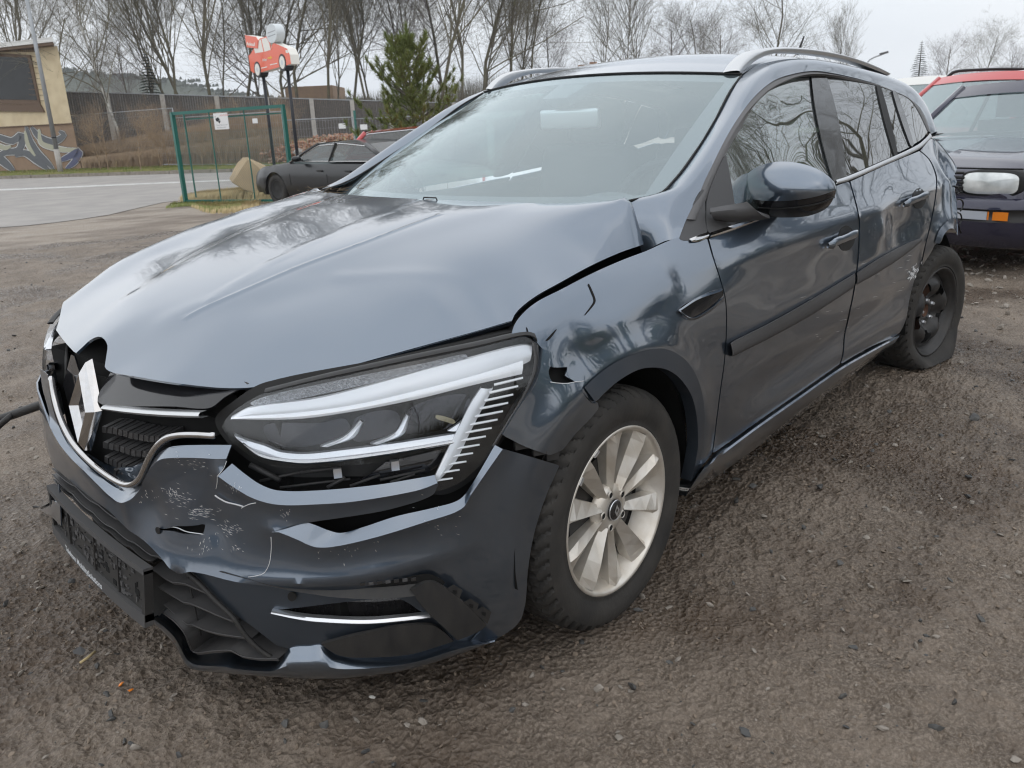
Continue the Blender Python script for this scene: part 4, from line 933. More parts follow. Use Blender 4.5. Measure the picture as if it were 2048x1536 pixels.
# top rim of the housing
blade('housing_rim', [(529, 780), (640, 752), (751, 727), (869, 702), (966, 682), (1025, 668), (1058, 664), (1070, 668)], [(529, 786), (640, 760), (751, 737), (869, 712), (966, 692), (1025, 677), (1060, 672), (1075, 684)], .003, 'black_plastic')
blade('housing_rim', [(1064, 684), (1068, 720), (1062, 752), (1040, 800), (1010, 850), (985, 890)], [(1077, 690), (1079, 722), (1072, 756), (1046, 806), (1014, 856), (990, 896)], -.001, 'gloss_black', bul=.002)
# guts below the lamp
for (p, q, w_) in (((560, 975), (700, 958), .0025), ((655, 975), (690, 955), .004), ((700, 972), (760, 950), .003), ((780, 965), (830, 948), .003), ((500, 930), (560, 960), .006), ((600, 945), (680, 935), .004), ((520, 962), (620, 940), .003), ((760, 960), (850, 940), .003)):
    m = MB(); A = T([p, q], -.03, feat=False); m.tube(A, w_, 6); m.build('lamp_bracket', 'black_plastic', HLT)
for (cx, cy) in ((675, 945), (790, 930)):
    m = MB(); m.box(T([(cx, cy)], -.03, feat=False)[0], (.016, .012, .020), rz=-.6); m.build('lamp_clip', 'bright', HLT, smooth=False)
FH = bpy.data.objects.new('headlight', None); COL.objects.link(FH); FH.parent = CAR; ORG[FH.name] = ORG[CAR.name]
for ch in [o for o in COL.objects if o.parent == HLT]: mirrored(ch, parent=FH)
FH.location = (.022, -.014, 0)
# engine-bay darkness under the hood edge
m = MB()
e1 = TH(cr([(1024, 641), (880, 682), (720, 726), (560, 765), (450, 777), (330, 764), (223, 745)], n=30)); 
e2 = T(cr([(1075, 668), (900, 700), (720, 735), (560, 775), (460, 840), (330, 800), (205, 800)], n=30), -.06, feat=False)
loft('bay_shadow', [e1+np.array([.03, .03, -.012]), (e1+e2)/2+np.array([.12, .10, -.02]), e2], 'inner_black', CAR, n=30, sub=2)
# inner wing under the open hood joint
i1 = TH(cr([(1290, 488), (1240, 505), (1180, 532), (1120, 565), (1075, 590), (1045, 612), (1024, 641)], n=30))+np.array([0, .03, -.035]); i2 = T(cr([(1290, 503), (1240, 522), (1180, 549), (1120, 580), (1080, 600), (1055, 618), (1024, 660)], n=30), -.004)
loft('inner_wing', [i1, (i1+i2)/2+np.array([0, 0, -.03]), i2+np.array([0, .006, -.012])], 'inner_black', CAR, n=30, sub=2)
# ------------------------------------------------------------------ roof, rails, mirror, cabin
re_ = cr(roof_e, 60); n_ = len(re_); G = []
for i in range(n_):
    t = i/(n_-1); e = re_[i]; hw = abs(e[1]); bow = .10*(1-min(1, t*2.2)); cw = .030+.028*min(1, t*2.5)-.02*max(0, t-.7)
    G.append([[e[0]-bow*(1-s*s), s*hw, e[2]+cw*(1-s*s)] for s in np.linspace(-1, 1, 31)])
b = MB(); b.grid(np.array(G)); b.build('roof', 'paint', CAR)
# header seal line
b = MB(); b.tube([WS(s, 1.0)+np.array([0, 0, .002]) for s in np.linspace(-1, 1, 31)], .004, 5); b.build('header_seal', 'seal', CAR)
ws_side = cr(wind_e[2:], 30)
b = MB(); b.tube(ws_side+np.array([-.002, 0, .002]), .0035, 5); WSS = b.build('windscreen_seal', 'seal', CAR); mirrored(WSS)
rt = [(1461, 142), (1475, 121), (1497, 104), (1534, 96), (1574, 94), (1629, 99), (1683, 110), (1738, 128), (1775, 147)]
rb = [(1481, 147), (1494, 135), (1519, 117), (1548, 107), (1592, 106), (1647, 111), (1702, 122), (1749, 139), (1777, 151)]
A = np.array([at(p[0], p[1], y=-.555) for p in cr(rt, n=50)]); Bt = np.array([at(p[0], p[1], y=-.572) for p in cr(rb, n=50)])
Mi = (A+Bt)/2+np.array([0, -.012, .004]); In = A+np.array([0, .028, -.004]); Ib = Bt+np.array([0, .04, 0])
RAIL = loft('roof_rail', [Ib, In, A, Mi, Bt, Ib], 'rail', CAR, n=60, sub=3, crease=(4,)); mirrored(RAIL)
m = MB(); a0 = at(1598, 100, y=0.0); a1 = at(1608, 73, y=0.0); m.tube([a0+(a0-a1)*.3, a0, a1], [.009, .007, .004], 8); m.build('antenna', 'seal', CAR)

# near door mirror
def MX(p):
    r2 = ((p[..., 0]-1570)/104)**2+((p[..., 1]-380)/60)**2
    return .90-.115*np.sqrt(np.clip(1-r2, 0, 1))
def MT(pts, n=40):
    P = cr(pts, n=n); X = MX(P); return np.array([at(p[0], p[1], x=x) for p, x in zip(P, X)])
top = [(1470, 390), (1479, 365), (1504, 340), (1534, 327), (1570, 323), (1614, 330), (1647, 345), (1669, 365), (1672, 379)]
bnd = [(1470, 391), (1495, 397), (1525, 401), (1560, 402), (1600, 399), (1640, 391), (1672, 380)]
bnd2 = [(1470, 405), (1495, 412), (1525, 416), (1560, 417), (1600, 414), (1640, 406), (1669, 394)]
bot = [(1475, 411), (1495, 424), (1519, 431), (1556, 435), (1610, 433), (1640, 424), (1660, 409), (1671, 388)]
MIR = bpy.data.objects.new('door_mirror', None); COL.objects.link(MIR); MIR.parent = CAR; ORG['door_mirror'] = ORG[CAR.name]
rows = []
for k in np.linspace(0, 1, 7): rows.append(np.array([at(p[0], p[1], x=MX(p)) for p in cr(top, n=40)*(1-k)+cr(bnd, n=40)*k]))
loft('mirror_cap', rows, 'paint', MIR, n=40, sub=2, thick=.002)
rows = []
for k in np.linspace(0, 1, 6): rows.append(np.array([at(p[0], p[1], x=MX(p)+.003) for p in cr(bnd, n=40)*(1-k)+cr(bot, n=40)*k]))
loft('mirror_base', rows, 'gloss_black', MIR, n=40, sub=2, thick=.002)
m = MB(); P = cr(bnd2, n=30); m.tube(np.array([at(p[0], p[1], x=MX(p)+.001) for p in P]), .0025, 5); m.build('mirror_seam', 'seal', MIR)
a = np.array([at(p[0], p[1], x=.905) for p in cr(top[1:-1]+bot[::-1][1:-1], n=40)]); c = a.mean(0)+np.array([.012, 0, 0])
m = MB(); m.grid(np.array([a, a*.5+c*.5+np.array([.008, 0, 0]), np.tile(c, (40, 1))*.98+a*.02])); m.build('mirror_glass', 'seal', MIR)
m = MB(); a0 = at(1436, 430, y=-.83); a1 = at(1470, 425, y=-.875); a2 = at(1500, 420, y=-.90)
pass
loft('mirror_arm', [np.array([at(1420, 416, y=-.822), at(1455, 410, y=-.86), at(1495, 404, y=-.90)]), np.array([at(1421, 424, y=-.838), at(1460, 420, y=-.875), at(1510, 418, y=-.915)]), np.array([at(1425, 434, y=-.838), at(1468, 436, y=-.878), at(1525, 431, y=-.92)]), np.array([at(1432, 442, y=-.822), at(1475, 445, y=-.86), at(1540, 437, y=-.91)])], 'grey_plastic', MIR, n=14, sub=3, thick=.01)
# cabin
def rbox(name, c, d, m, par, r=.03, rot=(0, 0, 0), seg=3, label=None):
    bm = bmesh.new(); bmesh.ops.create_cube(bm, size=1)
    for v in bm.verts: v.co = Vector((v.co.x*d[0], v.co.y*d[1], v.co.z*d[2]))
    bmesh.ops.bevel(bm, geom=bm.edges[:]+bm.verts[:], offset=r, segments=seg, profile=.6, affect='EDGES')
    from mathutils import Euler
    R = Euler(rot).to_matrix(); bm.verts.ensure_lookup_table()
    V = [tuple(R@v.co+Vector(c)) for v in bm.verts]; bm.verts.index_update(); F = [tuple(v.index for v in f.verts) for f in bm.faces]; bm.free()
    return mesh(name, V, F, m, par, label=label)
for y in (-.37, .37):
    SE = rbox('seat', (1.28, y, .52), (.50, .50, .18), 'seat', CAR, .06)
    rbox('backrest', (1.60, y, .83), (.16, .50, .62), 'seat', SE, .07, (0, .22, 0)); rbox('headrest', (1.70, y, 1.235), (.11, .27, .19), 'seat', SE, .05, (0, .1, 0))
rb_ = rbox('rear_seat', (2.35, 0, .55), (.5, 1.25, .2), 'seat', CAR, .06); rbox('backrest', (2.62, 0, .82), (.16, 1.25, .55), 'seat', rb_, .06, (0, .3, 0))
for y in (-.42, 0, .42): rbox('headrest', (2.72, y, 1.10), (.09, .25, .14), 'seat', rb_, .04)
# dashboard
G = []
for s in np.linspace(-1, 1, 25):
    y = s*.70; hood_ = .05*math.exp(-((y+.37)/.17)**2)
    G.append([[.34-.12*(1-s*s), y, .955], [.48, y, .985], [.62, y, .985+hood_*.6], [.74, y, .975+hood_], [.80, y, .94+hood_], [.82, y, .80], [.80, y, .45]])
b = MB(); b.grid(np.array(G)); b.build('dashboard', 'dash', CAR, auto=50)
th = np.linspace(0, 2*math.pi, 33)[:-1]; c = np.array([1.02, -.37, .93]); uu = np.array([0, 1, 0]); vv = np.array([math.sin(.42), 0, math.cos(.42)])
m = MB(); m.tube([c+.185*(math.cos(t)*uu+math.sin(t)*vv) for t in th], .016, 8, closed=True); SW = m.build('steering_wheel', 'seal', CAR)
m = MB(); m.bar(c-.17*uu, c+.17*uu, .03, .03); m.bar(c, c-.17*vv, .04, .02); m.build('spoke', 'seal', SW); rbox('hub', c, (.05, .15, .12), 'dash', SW, .02, (0, -.42, 0))
rbox('interior_mirror', (.98, -.02, 1.255), (.03, .24, .07), 'rail', CAR, .012, (0, -.1, .15))
SC = [WS(s, t, -.006) for s, t in ((-.13, 1), (.13, 1), (.09, .80), (-.09, .80))]; SC2 = [WS(s, t, -.05) for s, t in ((-.11, .97), (.11, .97), (.06, .83), (-.06, .83))]
m = MB(); m.add(SC+SC2, [(0, 1, 2, 3), (4, 7, 6, 5), (0, 4, 5, 1), (1, 5, 6, 2), (2, 6, 7, 3), (3, 7, 4, 0)]); m.build('sensor_cover', 'dash', CAR, smooth=False)
# washer nozzle on the bonnet and dry needles on the far cowl
c = TH(np.array([(862, 399)], float))[0]
m = MB(); m.tube([c+np.array([-.004, -.03, .0]), c+np.array([-.004, -.026, .006]), c+np.array([-.004, .026, .006]), c+np.array([-.004, .03, .0])], .0022, 5); m.build('washer_nozzle', 'seal', CAR)
rr = random.Random(8); m = MB()
for _ in range(26):
    u_ = rr.random(); P0 = np.array([.24+.10*rr.random(), .40+.28*rr.random(), 1.045+.012*rr.random()]); a = rr.uniform(0, 6.28); l_ = rr.uniform(.02, .07); m.bar(P0, P0+np.array([math.cos(a)*l_, math.sin(a)*l_, rr.uniform(0, .012)]), .0014)
tag(m.build('dry_twigs', 'brush_dark', smooth=False), kind='stuff')
m = MB(); m.tube(cr([WS(.78, -.02, .012), WS(.70, .02, .012), WS(.5, .03, .012), WS(.2, .03, .012)], 16), .009, 6); m.build('wiper', 'seal', CAR)
m = MB(); m.tube(cr([WS(-.80, -.03, .02), WS(-.4, .03, .02), WS(.05, .03, .018)], 16), .008, 6); m.build('wiper', 'seal', CAR)
# floor pan, sides and tail
m = MB(); m.box((1.35, 0, .30), (4.1, 1.30, .05)); m.box((-.45, 0, .46), (.55, 1.1, .5)); m.build('underbody', 'inner_black', CAR, smooth=False)
for nm in ('front_door', 'rear_door', 'front_fender', 'rear_quarter', 'body_side_frame', 'window_frame', 'pillar_trim', 'pillar_trim.001', 'pillar_trim.002', 'side_window', 'side_window.001', 'side_window.002', 'side_window.003', 'arch_lip', 'corner_trim', 'mirror_sail', 'door_sill'):
    if bpy.data.objects.get(nm): mirrored(bpy.data.objects[nm])
for ch in list(COL.objects):
    if ch.parent == MIR: mirrored(ch, parent=CAR)
G = []
xe = re_[-1]
for t, x, hw, z in ((0, xe[0]-.02, abs(xe[1])-.02, xe[2]), (.3, 3.06, .66, 1.12), (.5, 3.16, .68, 1.0), (.7, 3.24, .70, .85), (1, 3.28, .70, .40)):
    G.append([[x+.05*(1-s*s), s*hw, z] for s in np.linspace(-1, 1, 15)])
b = MB(); b.grid(np.array(G)); b.build('tailgate', 'paint', CAR)
# inner door cards, seen through the glass
for s in (-1, 1):
    m = MB(); m.box((1.5, s*.74, .72), (2.0, .03, .52)); m.build('door_card', 'dash', CAR, smooth=False)
# quarter: crumpled tail corner
rr = random.Random(5)
ce = cr([(1862, 276), (1878, 287), (1893, 306), (1907, 325), (1912, 340), (1908, 350), (1913, 362), (1908, 376), (1911, 395), (1913, 420), (1914, 440), (1914, 470)], n=40)
E0 = T(ce, .0)
J = np.array([[.05+.03*rr.random(), .03+.04*rr.random(), rr.uniform(-.01, .01)] for _ in range(40)])
loft('torn_quarter_edge', [E0, E0+J*.3+np.array([.01, -.004, 0]), E0+J+np.array([.05, .05, 0])], 'paint', CAR, n=40, sub=2, thick=.002, label='ripped metal edge of the rear corner')
for pts in ([(1912, 400), (1918, 398), (1925, 402), (1926, 412), (1921, 422)], [(1908, 372), (1916, 375), (1919, 384), (1914, 388)], [(1913, 425), (1921, 428), (1923, 440), (1918, 452), (1922, 466)]):
    m = MB(); m.tube(np.array([at(p[0], p[1], y=-.84) for p in cr(pts, n=14)]), .004, 5); m.build('hanging_wire', 'seal', CAR)
# flattened metal and bare patch ahead of the rear wheel
scr = MB(); rr = random.Random(4)
for _ in range(40):
    x = rr.gauss(1826, 5); y = rr.gauss(543, 8)-(x-1826)*1.1; a = rr.gauss(-1.0, .25); ll = rr.uniform(3, 10); w_ = rr.uniform(.4, 1.6); d = np.array([math.cos(a), math.sin(a)])*ll/2; p = np.array([-d[1], d[0]])/np.linalg.norm(d)*w_
    scr.v.append(np.array([[x, y]-d, [x, y]+p, [x, y]+d, [x, y]-p]))
for _ in range(30):
    x = rr.uniform(1600, 1840); y = 720-(x-1500)*.55+rr.uniform(-70, 50); ll = rr.uniform(4, 16); d = np.array([ll/2, -ll*.1]); p = np.array([0, .25])
    scr.v.append(np.array([[x, y]-d, [x, y]+p, [x, y]+d, [x, y]-p]))
P = np.vstack(scr.v); mesh('scratches', T(P, .002), [tuple(range(i, i+4)) for i in range(0, len(P), 4)], 'white_scratch', CAR, smooth=False, kind='stuff')

# ------------------------------------------------------------------ wheels
def tyre(par, flat=False):
    NS, R0 = 288, .316
    prof = [(.212, -.075), (.217, -.093), (.222, -.099), (.228, -.0975), (.236, -.0995), (.245, -.104), (.262, -.108), (.280, -.1075), (.292, -.104), (.300, -.099), (.306, -.093), (.311, -.086),
            (.3135, -.078), (.315, -.068), (.316, -.055), (.316, -.050), (.316, -.046), (.316, -.030), (.316, -.014), (.316, -.010), (.316, 0)]
    prof = prof+[(r, -y) for r, y in prof[::-1][1:]]
    G = np.zeros((len(prof), NS, 3))
    for i, (r, y) in enumerate(prof):
        for k in range(NS):
            a = k/NS*2*math.pi; rr_ = r; ay = abs(y)
            if i in (15, 19, len(prof)-16, len(prof)-20): rr_ -= .007
            elif .060 < ay < .100 and r > .295:
                ph = (k+int(ay*180)) % 6
                if ph < 2: rr_ -= .0095
            elif ay <= .060 and r > .31:
                ph = (k+int(ay*320)+(3 if y > 0 else 0)) % 6
                if ph < 1: rr_ -= .007
            if abs(r-.262) < .001: rr_ += 0
            G[i, k] = (rr_*math.cos(a), y, rr_*math.sin(a))
    if flat:
        zmin = -.243
        z = G[..., 2]; rad = np.hypot(G[..., 0], z)
        f = np.clip((zmin+.12-z)/.12, 0, 1)*(rad > .225)
        G[..., 1] += np.sign(G[..., 1]-1e-6)*.042*f*np.sin(np.clip((rad-.215)/.10, 0, 1)*math.pi)**.5
        G[..., 2] = np.where(z < zmin, zmin+(z-zmin)*.06, z)
        G[..., 2] = np.where((z >= zmin) & (z < zmin+.05) & (rad > .225), G[..., 2]*.985+zmin*.015, G[..., 2])
    b = MB(); b.grid(G, closed_v=True)
    return b.build('tyre', 'rubber', par, auto=35)
def wheel(loc, rz, side, cap, label, flat=False, camber=0):
    W_ = bpy.data.objects.new('wheel', None); COL.objects.link(W_); W_.parent = CAR; W_['label'] = label
    ORG[W_.name] = np.zeros(3)
    W_.location = tuple(np.array(loc)-ORG[CAR.name]); W_.rotation_euler = (camber, 0, rz+(0 if side < 0 else math.pi))
    tyre(W_, flat)
    if cap:
        b = MB(); b.lathe([(.18, -.02), (.200, -.070), (.206, -.083), (.2105, -.0955), (.216, -.100), (.2205, -.0985), (.222, -.093), (.2205, -.085), (.213, -.02)], 96); b.build('rim_edge', 'hubcap', W_)
        b = MB(); b.lathe([(.001, -.030), (.205, -.030), (.212, -.06)], 48); b.build('wheel_back', 'inner_black', W_)
        b = MB(); b.lathe([(.001, -.05), (.14, -.045)], 32); b.build('brake_disc', 'steel_black', W_)
        # hub plate
        b = MB(); b.lathe([(.026, -.079), (.031, -.083), (.046, -.080), (.064, -.073), (.068, -.055)], 60); b.build('hub_plate', 'hubcap', W_)
        for k in range(10):
            a = k*math.pi/5+.31+(.035 if k % 2 else -.035); wd = (.038, .058) if k % 2 == 0 else (.032, .048)
            def pt(r, w, y, a=a): return (r*math.cos(a)-w*math.sin(a), y, r*math.sin(a)+w*math.cos(a))
            sk = .55 if k % 2 == 0 else -.55
            rs = [(.050, .45, -.082, -.068), (.085, .62, -.086, -.068), (.14, .85, -.094, -.073), (.185, 1.0, -.097, -.078), (.207, 1.08, -.094, -.082)]
            G = []
            for i, (r, f, yr, yb) in enumerate(rs):
                w = (wd[0]*(1-i/4)+wd[1]*(i/4))*f*.5*1.15
                G.append([pt(r, -w*1.02, -.045), pt(r, -w, yb), pt(r, w*sk, yr), pt(r, w, yb), pt(r, w*1.02, -.045)])
            b = MB(); b.grid(np.array(G)); b.build('spoke', 'hubcap', W_, smooth=False)
        for k in range(5):
            a = k*2*math.pi/5+.62; b = MB(); c = (.047*math.cos(a), -.0825, .047*math.sin(a)); b.lathe([(.0005, 0), (.0075, 0), (.0075, .004)], 14, c); b.build('bolt_hole', 'inner_black', W_)
            c = (.047*math.cos(a), -.0828, .047*math.sin(a)); b = MB(); b.lathe([(.0078, .003), (.0090, -.0018), (.0105, .002)], 16, c); b.build('bolt_rim', 'hubcap', W_)
        b = MB(); b.lathe([(.0005, -.090), (.022, -.0895), (.0265, -.086), (.027, -.08)], 32); b.build('centre_cap', 'gloss_black', W_)
        o = np.array([[0, .0165], [.0105, 0], [0, -.0165], [-.0105, 0]]); i_ = o*.42
        b = MB(); V = [(p[0], -.0912, p[1]) for p in o]+[(p[0], -.0912, p[1]) for p in i_]; b.add(V, [(k, (k+1) % 4, 4+(k+1) % 4, 4+k) for k in range(4)]); b.build('cap_lozenge', 'bright', W_, smooth=False)
        b = MB(); b.lathe([(.0255, -.0878), (.0268, -.0888), (.0275, -.0865)], 32); b.build('cap_ring', 'bright', W_)
        # valve weights on the rim
        for a in (2.05, 2.42):
            c = np.array([.213*math.cos(a), -.100, .213*math.sin(a)]); b = MB(); ca, sa = math.cos(a), math.sin(a)
            b.box(c, (.006, .006, .020), M3=np.array([[ca, 0, -sa], [0, 1, 0], [sa, 0, ca]])); b.build('balance_weight', 'bright', W_, smooth=False)
    else:
        b = MB(); b.lathe([(.165, .02), (.180, -.02), (.186, -.070), (.196, -.076), (.203, -.088), (.208, -.0965), (.2135, -.099), (.217, -.096), (.218, -.08)], 96); b.build('rim_edge', 'steel_black', W_)
        b = MB(); b.lathe([(.001, .02), (.19, .02)], 48); b.build('wheel_back', 'inner_black', W_)
        NA, rr_ = 120, [.030, .034, .040, .052, .066, .080, .095, .110, .125, .140, .152, .164, .176, .186]
        prof = {.030: -.040, .034: -.046, .040: -.047, .052: -.047, .066: -.052, .080: -.066, .095: -.078, .110: -.086, .125: -.089, .140: -.086, .152: -.078, .164: -.066, .176: -.056, .186: -.050}
        G = np.zeros((len(rr_), NA, 3)); keep = []
        for i, r in enumerate(rr_):
            for k in range(NA):
                a = k/NA*2*math.pi; c5 = math.cos(5*(a-.25)); y = prof[r]
                if r > .06: y += .016*(1-c5)*.5*(1 if r < .165 else .3)
                G[i, k] = (r*math.cos(a), y, r*math.sin(a))
        F = []
        for i in range(len(rr_)-1):
            for k in range(NA):
                a = (k+.5)/NA*2*math.pi; r = (rr_[i]+rr_[i+1])/2; da = (a-.25-math.pi/5) % (2*math.pi/5); da = min(da, 2*math.pi/5-da)
                if ((r-.135)/.034)**2+(da*r/.036)**2 < 1: continue
                F.append((i*NA+k, i*NA+(k+1) % NA, (i+1)*NA+(k+1) % NA, (i+1)*NA+k))
        mesh('wheel_disc', G.reshape(-1, 3), F, 'steel_black', W_)
        b = MB(); b.lathe([(.0005, -.036), (.027, -.036), (.031, -.047)], 32); b.build('hub', 'rust', W_)
        for k in range(5):
            a = k*2*math.pi/5+.55; c = (.056*math.cos(a), -.050, .056*math.sin(a)); b = MB(); b.lathe([(.0005, -.016), (.007, -.015), (.0085, -.009), (.0105, -.004), (.0105, .004)], 6, c); b.build('wheel_bolt', 'bright', W_, smooth=False)
        b = MB(); b.lathe([(.001, -.005), (.14, -.004), (.142, .01)], 32); b.build('brake_disc', 'rust', W_)
    return W_
wheel((0, -.785, .316), 0.0, -1, True, 'wheel with winter tyre and dusty ten-spoke silver trim')
wheel((0, .785, .316), 0.0, 1, True, 'far front wheel')
wheel((2.725, -.795, .291), R_(-9), -1, False, 'flat tyre on a bare black steel wheel', flat=True, camber=R_(1.5))
wheel((2.712, .785, .316), 0, 1, True, 'far rear wheel')
# ------------------------------------------------------------------ ground
def sstep(a, b, x): t = np.clip((np.asarray(x, float)-a)/(b-a), 0, 1); return t*t*(3-2*t)
def TZ(x, y):
    s = (np.asarray(x, float)-CC[0])*.751+(np.asarray(y, float)-CC[1])*.66
    return -.45*sstep(4, 24, s)
def GT(px, py):
    z = 0.
    for _ in range(12): p = at(px, py, z=z); z = float(TZ(p[0], p[1]))
    return np.array([p[0], p[1], z])
def top_of(b, py):
    lo, hi = -2., 60.
    for _ in range(50):
        m = (lo+hi)/2; d = np.array([b[0], b[1], m])-CC
        if 768-CF*(d@AU)/(d@AF) > py: lo = m
        else: hi = m
    return m
def hsh(i, j, s): 
    n = (i*374761393+j*668265263+s*1442695041) & 0x7fffffff; n = (n ^ (n >> 13))*1274126177 & 0x7fffffff
    return ((n ^ (n >> 16)) & 0xffff)/65535.
def vn(x, y, f, s):
    x = x*f; y = y*f; i = np.floor(x).astype(np.int64); j = np.floor(y).astype(np.int64); a = x-i; b = y-j; a = a*a*(3-2*a); b = b*b*(3-2*b)
    return (hsh(i, j, s)*(1-a)+hsh(i+1, j, s)*a)*(1-b)+(hsh(i, j+1, s)*(1-a)+hsh(i+1, j+1, s)*a)*b-.5
def mud_h(x, y):
    h = .026*vn(x, y, 1.3, 1)+.022*vn(x, y, 4, 2)+.015*vn(x, y, 11, 3)+.014*np.abs(vn(x, y, 27, 4))+.013*vn(x, y, 52, 5)+.008*vn(x, y, 100, 6)
    # wheel ruts running past the car's left and front
    for (a, b, w) in (((-3, 1.0), (8, 9.5), .16), ((-3, 2.4), (7, 10.8), .16), ((-1.5, -2.6), (6, -1.35), .14)):
        d, _ = seg_dist(x, y, a, b); h = h-.018*bump(d, w)+.008*bump(d-.26, .08)
    h = h+.048*bump(np.hypot(x-2.85, (y+.95)*.8), .75)
    for (cx, cy) in ((0, -.79), (0, .785), (2.71, .785)):
        h = h*(1-bump(np.hypot(x-cx, y-cy), .22))-.002*bump(np.hypot(x-cx, y-cy), .2)
    return h
def ground_mat(name, c1, c2, c3, wet, scale=1.):
    m = bpy.data.materials.new(name); m.use_nodes = True; nt = m.node_tree; b = nt.nodes['Principled BSDF']; N = nt.nodes.new; L = nt.links.new
    tc = N('ShaderNodeTexCoord')
    def nz(s, d=6, r=.6):
        n = N('ShaderNodeTexNoise'); n.inputs['Scale'].default_value = s*scale; n.inputs['Detail'].default_value = d; n.inputs['Roughness'].default_value = r; L(tc.outputs['Object'], n.inputs['Vector']); return n.outputs['Fac']
    def ramp(src, a, bb):
        r = N('ShaderNodeMapRange'); r.inputs[1].default_value = a; r.inputs[2].default_value = bb; r.interpolation_type = 'SMOOTHSTEP'; L(src, r.inputs[0]); return r.outputs[0]
    def mixc(f, a, bb):
        x = N('ShaderNodeMix'); x.data_type = 'RGBA'; L(f, x.inputs[0])
        for k, v in ((6, a), (7, bb)):
            if isinstance(v, tuple): x.inputs[k].default_value = (*v, 1)
            else: L(v, x.inputs[k])
        return x.outputs[2]
    big = ramp(nz(.9, 7), .44, .60); mid = ramp(nz(3.5), .4, .62); fine = ramp(nz(120, 4, .8), .40, .70)
    col = mixc(mid, c1, c2); col = mixc(fine, col, c3)
    wetm = N('ShaderNodeMix'); wetm.data_type = 'RGBA'; wetm.blend_type = 'MULTIPLY'; L(big, wetm.inputs[0]); L(col, wetm.inputs[6]); wetm.inputs[7].default_value = (.52, .47, .43, 1)
    L(wetm.outputs[2], b.inputs['Base Color'])
    rr_ = N('ShaderNodeMapRange'); L(big, rr_.inputs[0]); rr_.inputs[3].default_value = .62; rr_.inputs[4].default_value = wet; L(rr_.outputs[0], b.inputs['Roughness'])
    h = N('ShaderNodeMath'); h.operation = 'ADD'; L(nz(38, 8, .75), h.inputs[0]); v = N('ShaderNodeTexVoronoi'); v.inputs['Scale'].default_value = 70*scale; L(tc.outputs['Object'], v.inputs['Vector']); L(v.outputs['Distance'], h.inputs[1])
    bp = N('ShaderNodeBump'); bp.inputs['Strength'].default_value = .9; bp.inputs['Distance'].default_value = .014; L(h.outputs[0], bp.inputs['Height']); L(bp.outputs[0], b.inputs['Normal'])
    MATS[name] = m
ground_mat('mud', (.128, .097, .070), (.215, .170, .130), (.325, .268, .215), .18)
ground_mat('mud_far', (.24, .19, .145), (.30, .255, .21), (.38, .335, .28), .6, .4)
mat('asphalt', (.29, .275, .26), rough=.8, noise=(1.3, (.38, .355, .33), .8, 8), bump=.3, bscale=60)
mat('road_paint', (.62, .62, .6), rough=.8, noise=(4, (.42, .41, .40), .8, 8))
mat('stone', (.22, .195, .165), rough=.8, noise=(30, (.36, .32, .28), .8, 5), bump=.3, bscale=120)
mat('clod', (.25, .20, .155), rough=.85, noise=(4, (.16, .125, .093), .9))
mat('stone_dark', (.06, .06, .06), rough=.55, noise=(40, (.12, .115, .105), .6))
mat('kerb', (.30, .27, .23), rough=.9, noise=(8, (.20, .18, .15), .8))
mat('grass', (.17, .225, .055), rough=.8, noise=(1.5, (.30, .26, .11), .9))
mat('brush', (.26, .19, .13), rough=.95, noise=(1.2, (.40, .30, .19), .9))
mat('bark', (.11, .095, .075), rough=.95, noise=(2.5, (.17, .16, .09), .8))
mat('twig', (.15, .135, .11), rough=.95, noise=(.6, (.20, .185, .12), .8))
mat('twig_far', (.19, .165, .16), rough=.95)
mat('birch', (.55, .54, .50), rough=.8, noise=(5, (.08, .07, .06), .9, 3))
mat('pine', (.15, .19, .05), rough=.8, noise=(2, (.20, .23, .07), .8))
mat('conifer', (.018, .034, .02), rough=.9)
mat('hill', (.09, .10, .075), rough=1)
mat('render_wall', (.66, .56, .38), rough=.9, noise=(1.7, (.50, .40, .25), .6, 8))
mat('plinth', (.30, .21, .14), rough=.9, noise=(2, (.24, .17, .12), .7))
mat('window_frame_brown', (.13, .085, .055), rough=.7)
mat('white_paint', (.78, .78, .78), rough=.5)
mat('graffiti_grey', (.13, .14, .15), rough=.7); mat('graffiti_pale', (.42, .42, .32), rough=.7); mat('graffiti_white', (.66, .66, .64), rough=.7); mat('graffiti_black', (.03, .03, .035), rough=.7); mat('graffiti_blue', (.10, .11, .18), rough=.7)
mat('galv', (.38, .40, .42), rough=.5, metal=.5, noise=(3, (.28, .29, .3), .6))
mat('concrete', (.48, .46, .43), rough=.9, noise=(6, (.36, .34, .31), .7))
mat('wall_board', (.085, .078, .075), rough=.9, noise=(14, (.15, .135, .125), .9, 6))
mat('green_metal', (.012, .13, .105), rough=.4, coat=.3)
mat('sign_orange', (.80, .115, .045), rough=.35, coat=.3)
mat('sign_light', (.82, .80, .74), rough=.4)
mat('sign_grey', (.62, .66, .68), rough=.4)
mat('sign_text', (.30, .32, .34), rough=.5)
mat('yellow', (.80, .42, .05), rough=.5)
mat('post_black', (.012, .013, .018), rough=.4)
mat('brick_rubble', (.36, .17, .10), rough=.95, noise=(3, (.42, .32, .24), .9))
mat('roof_white', (.72, .72, .70), rough=.5)
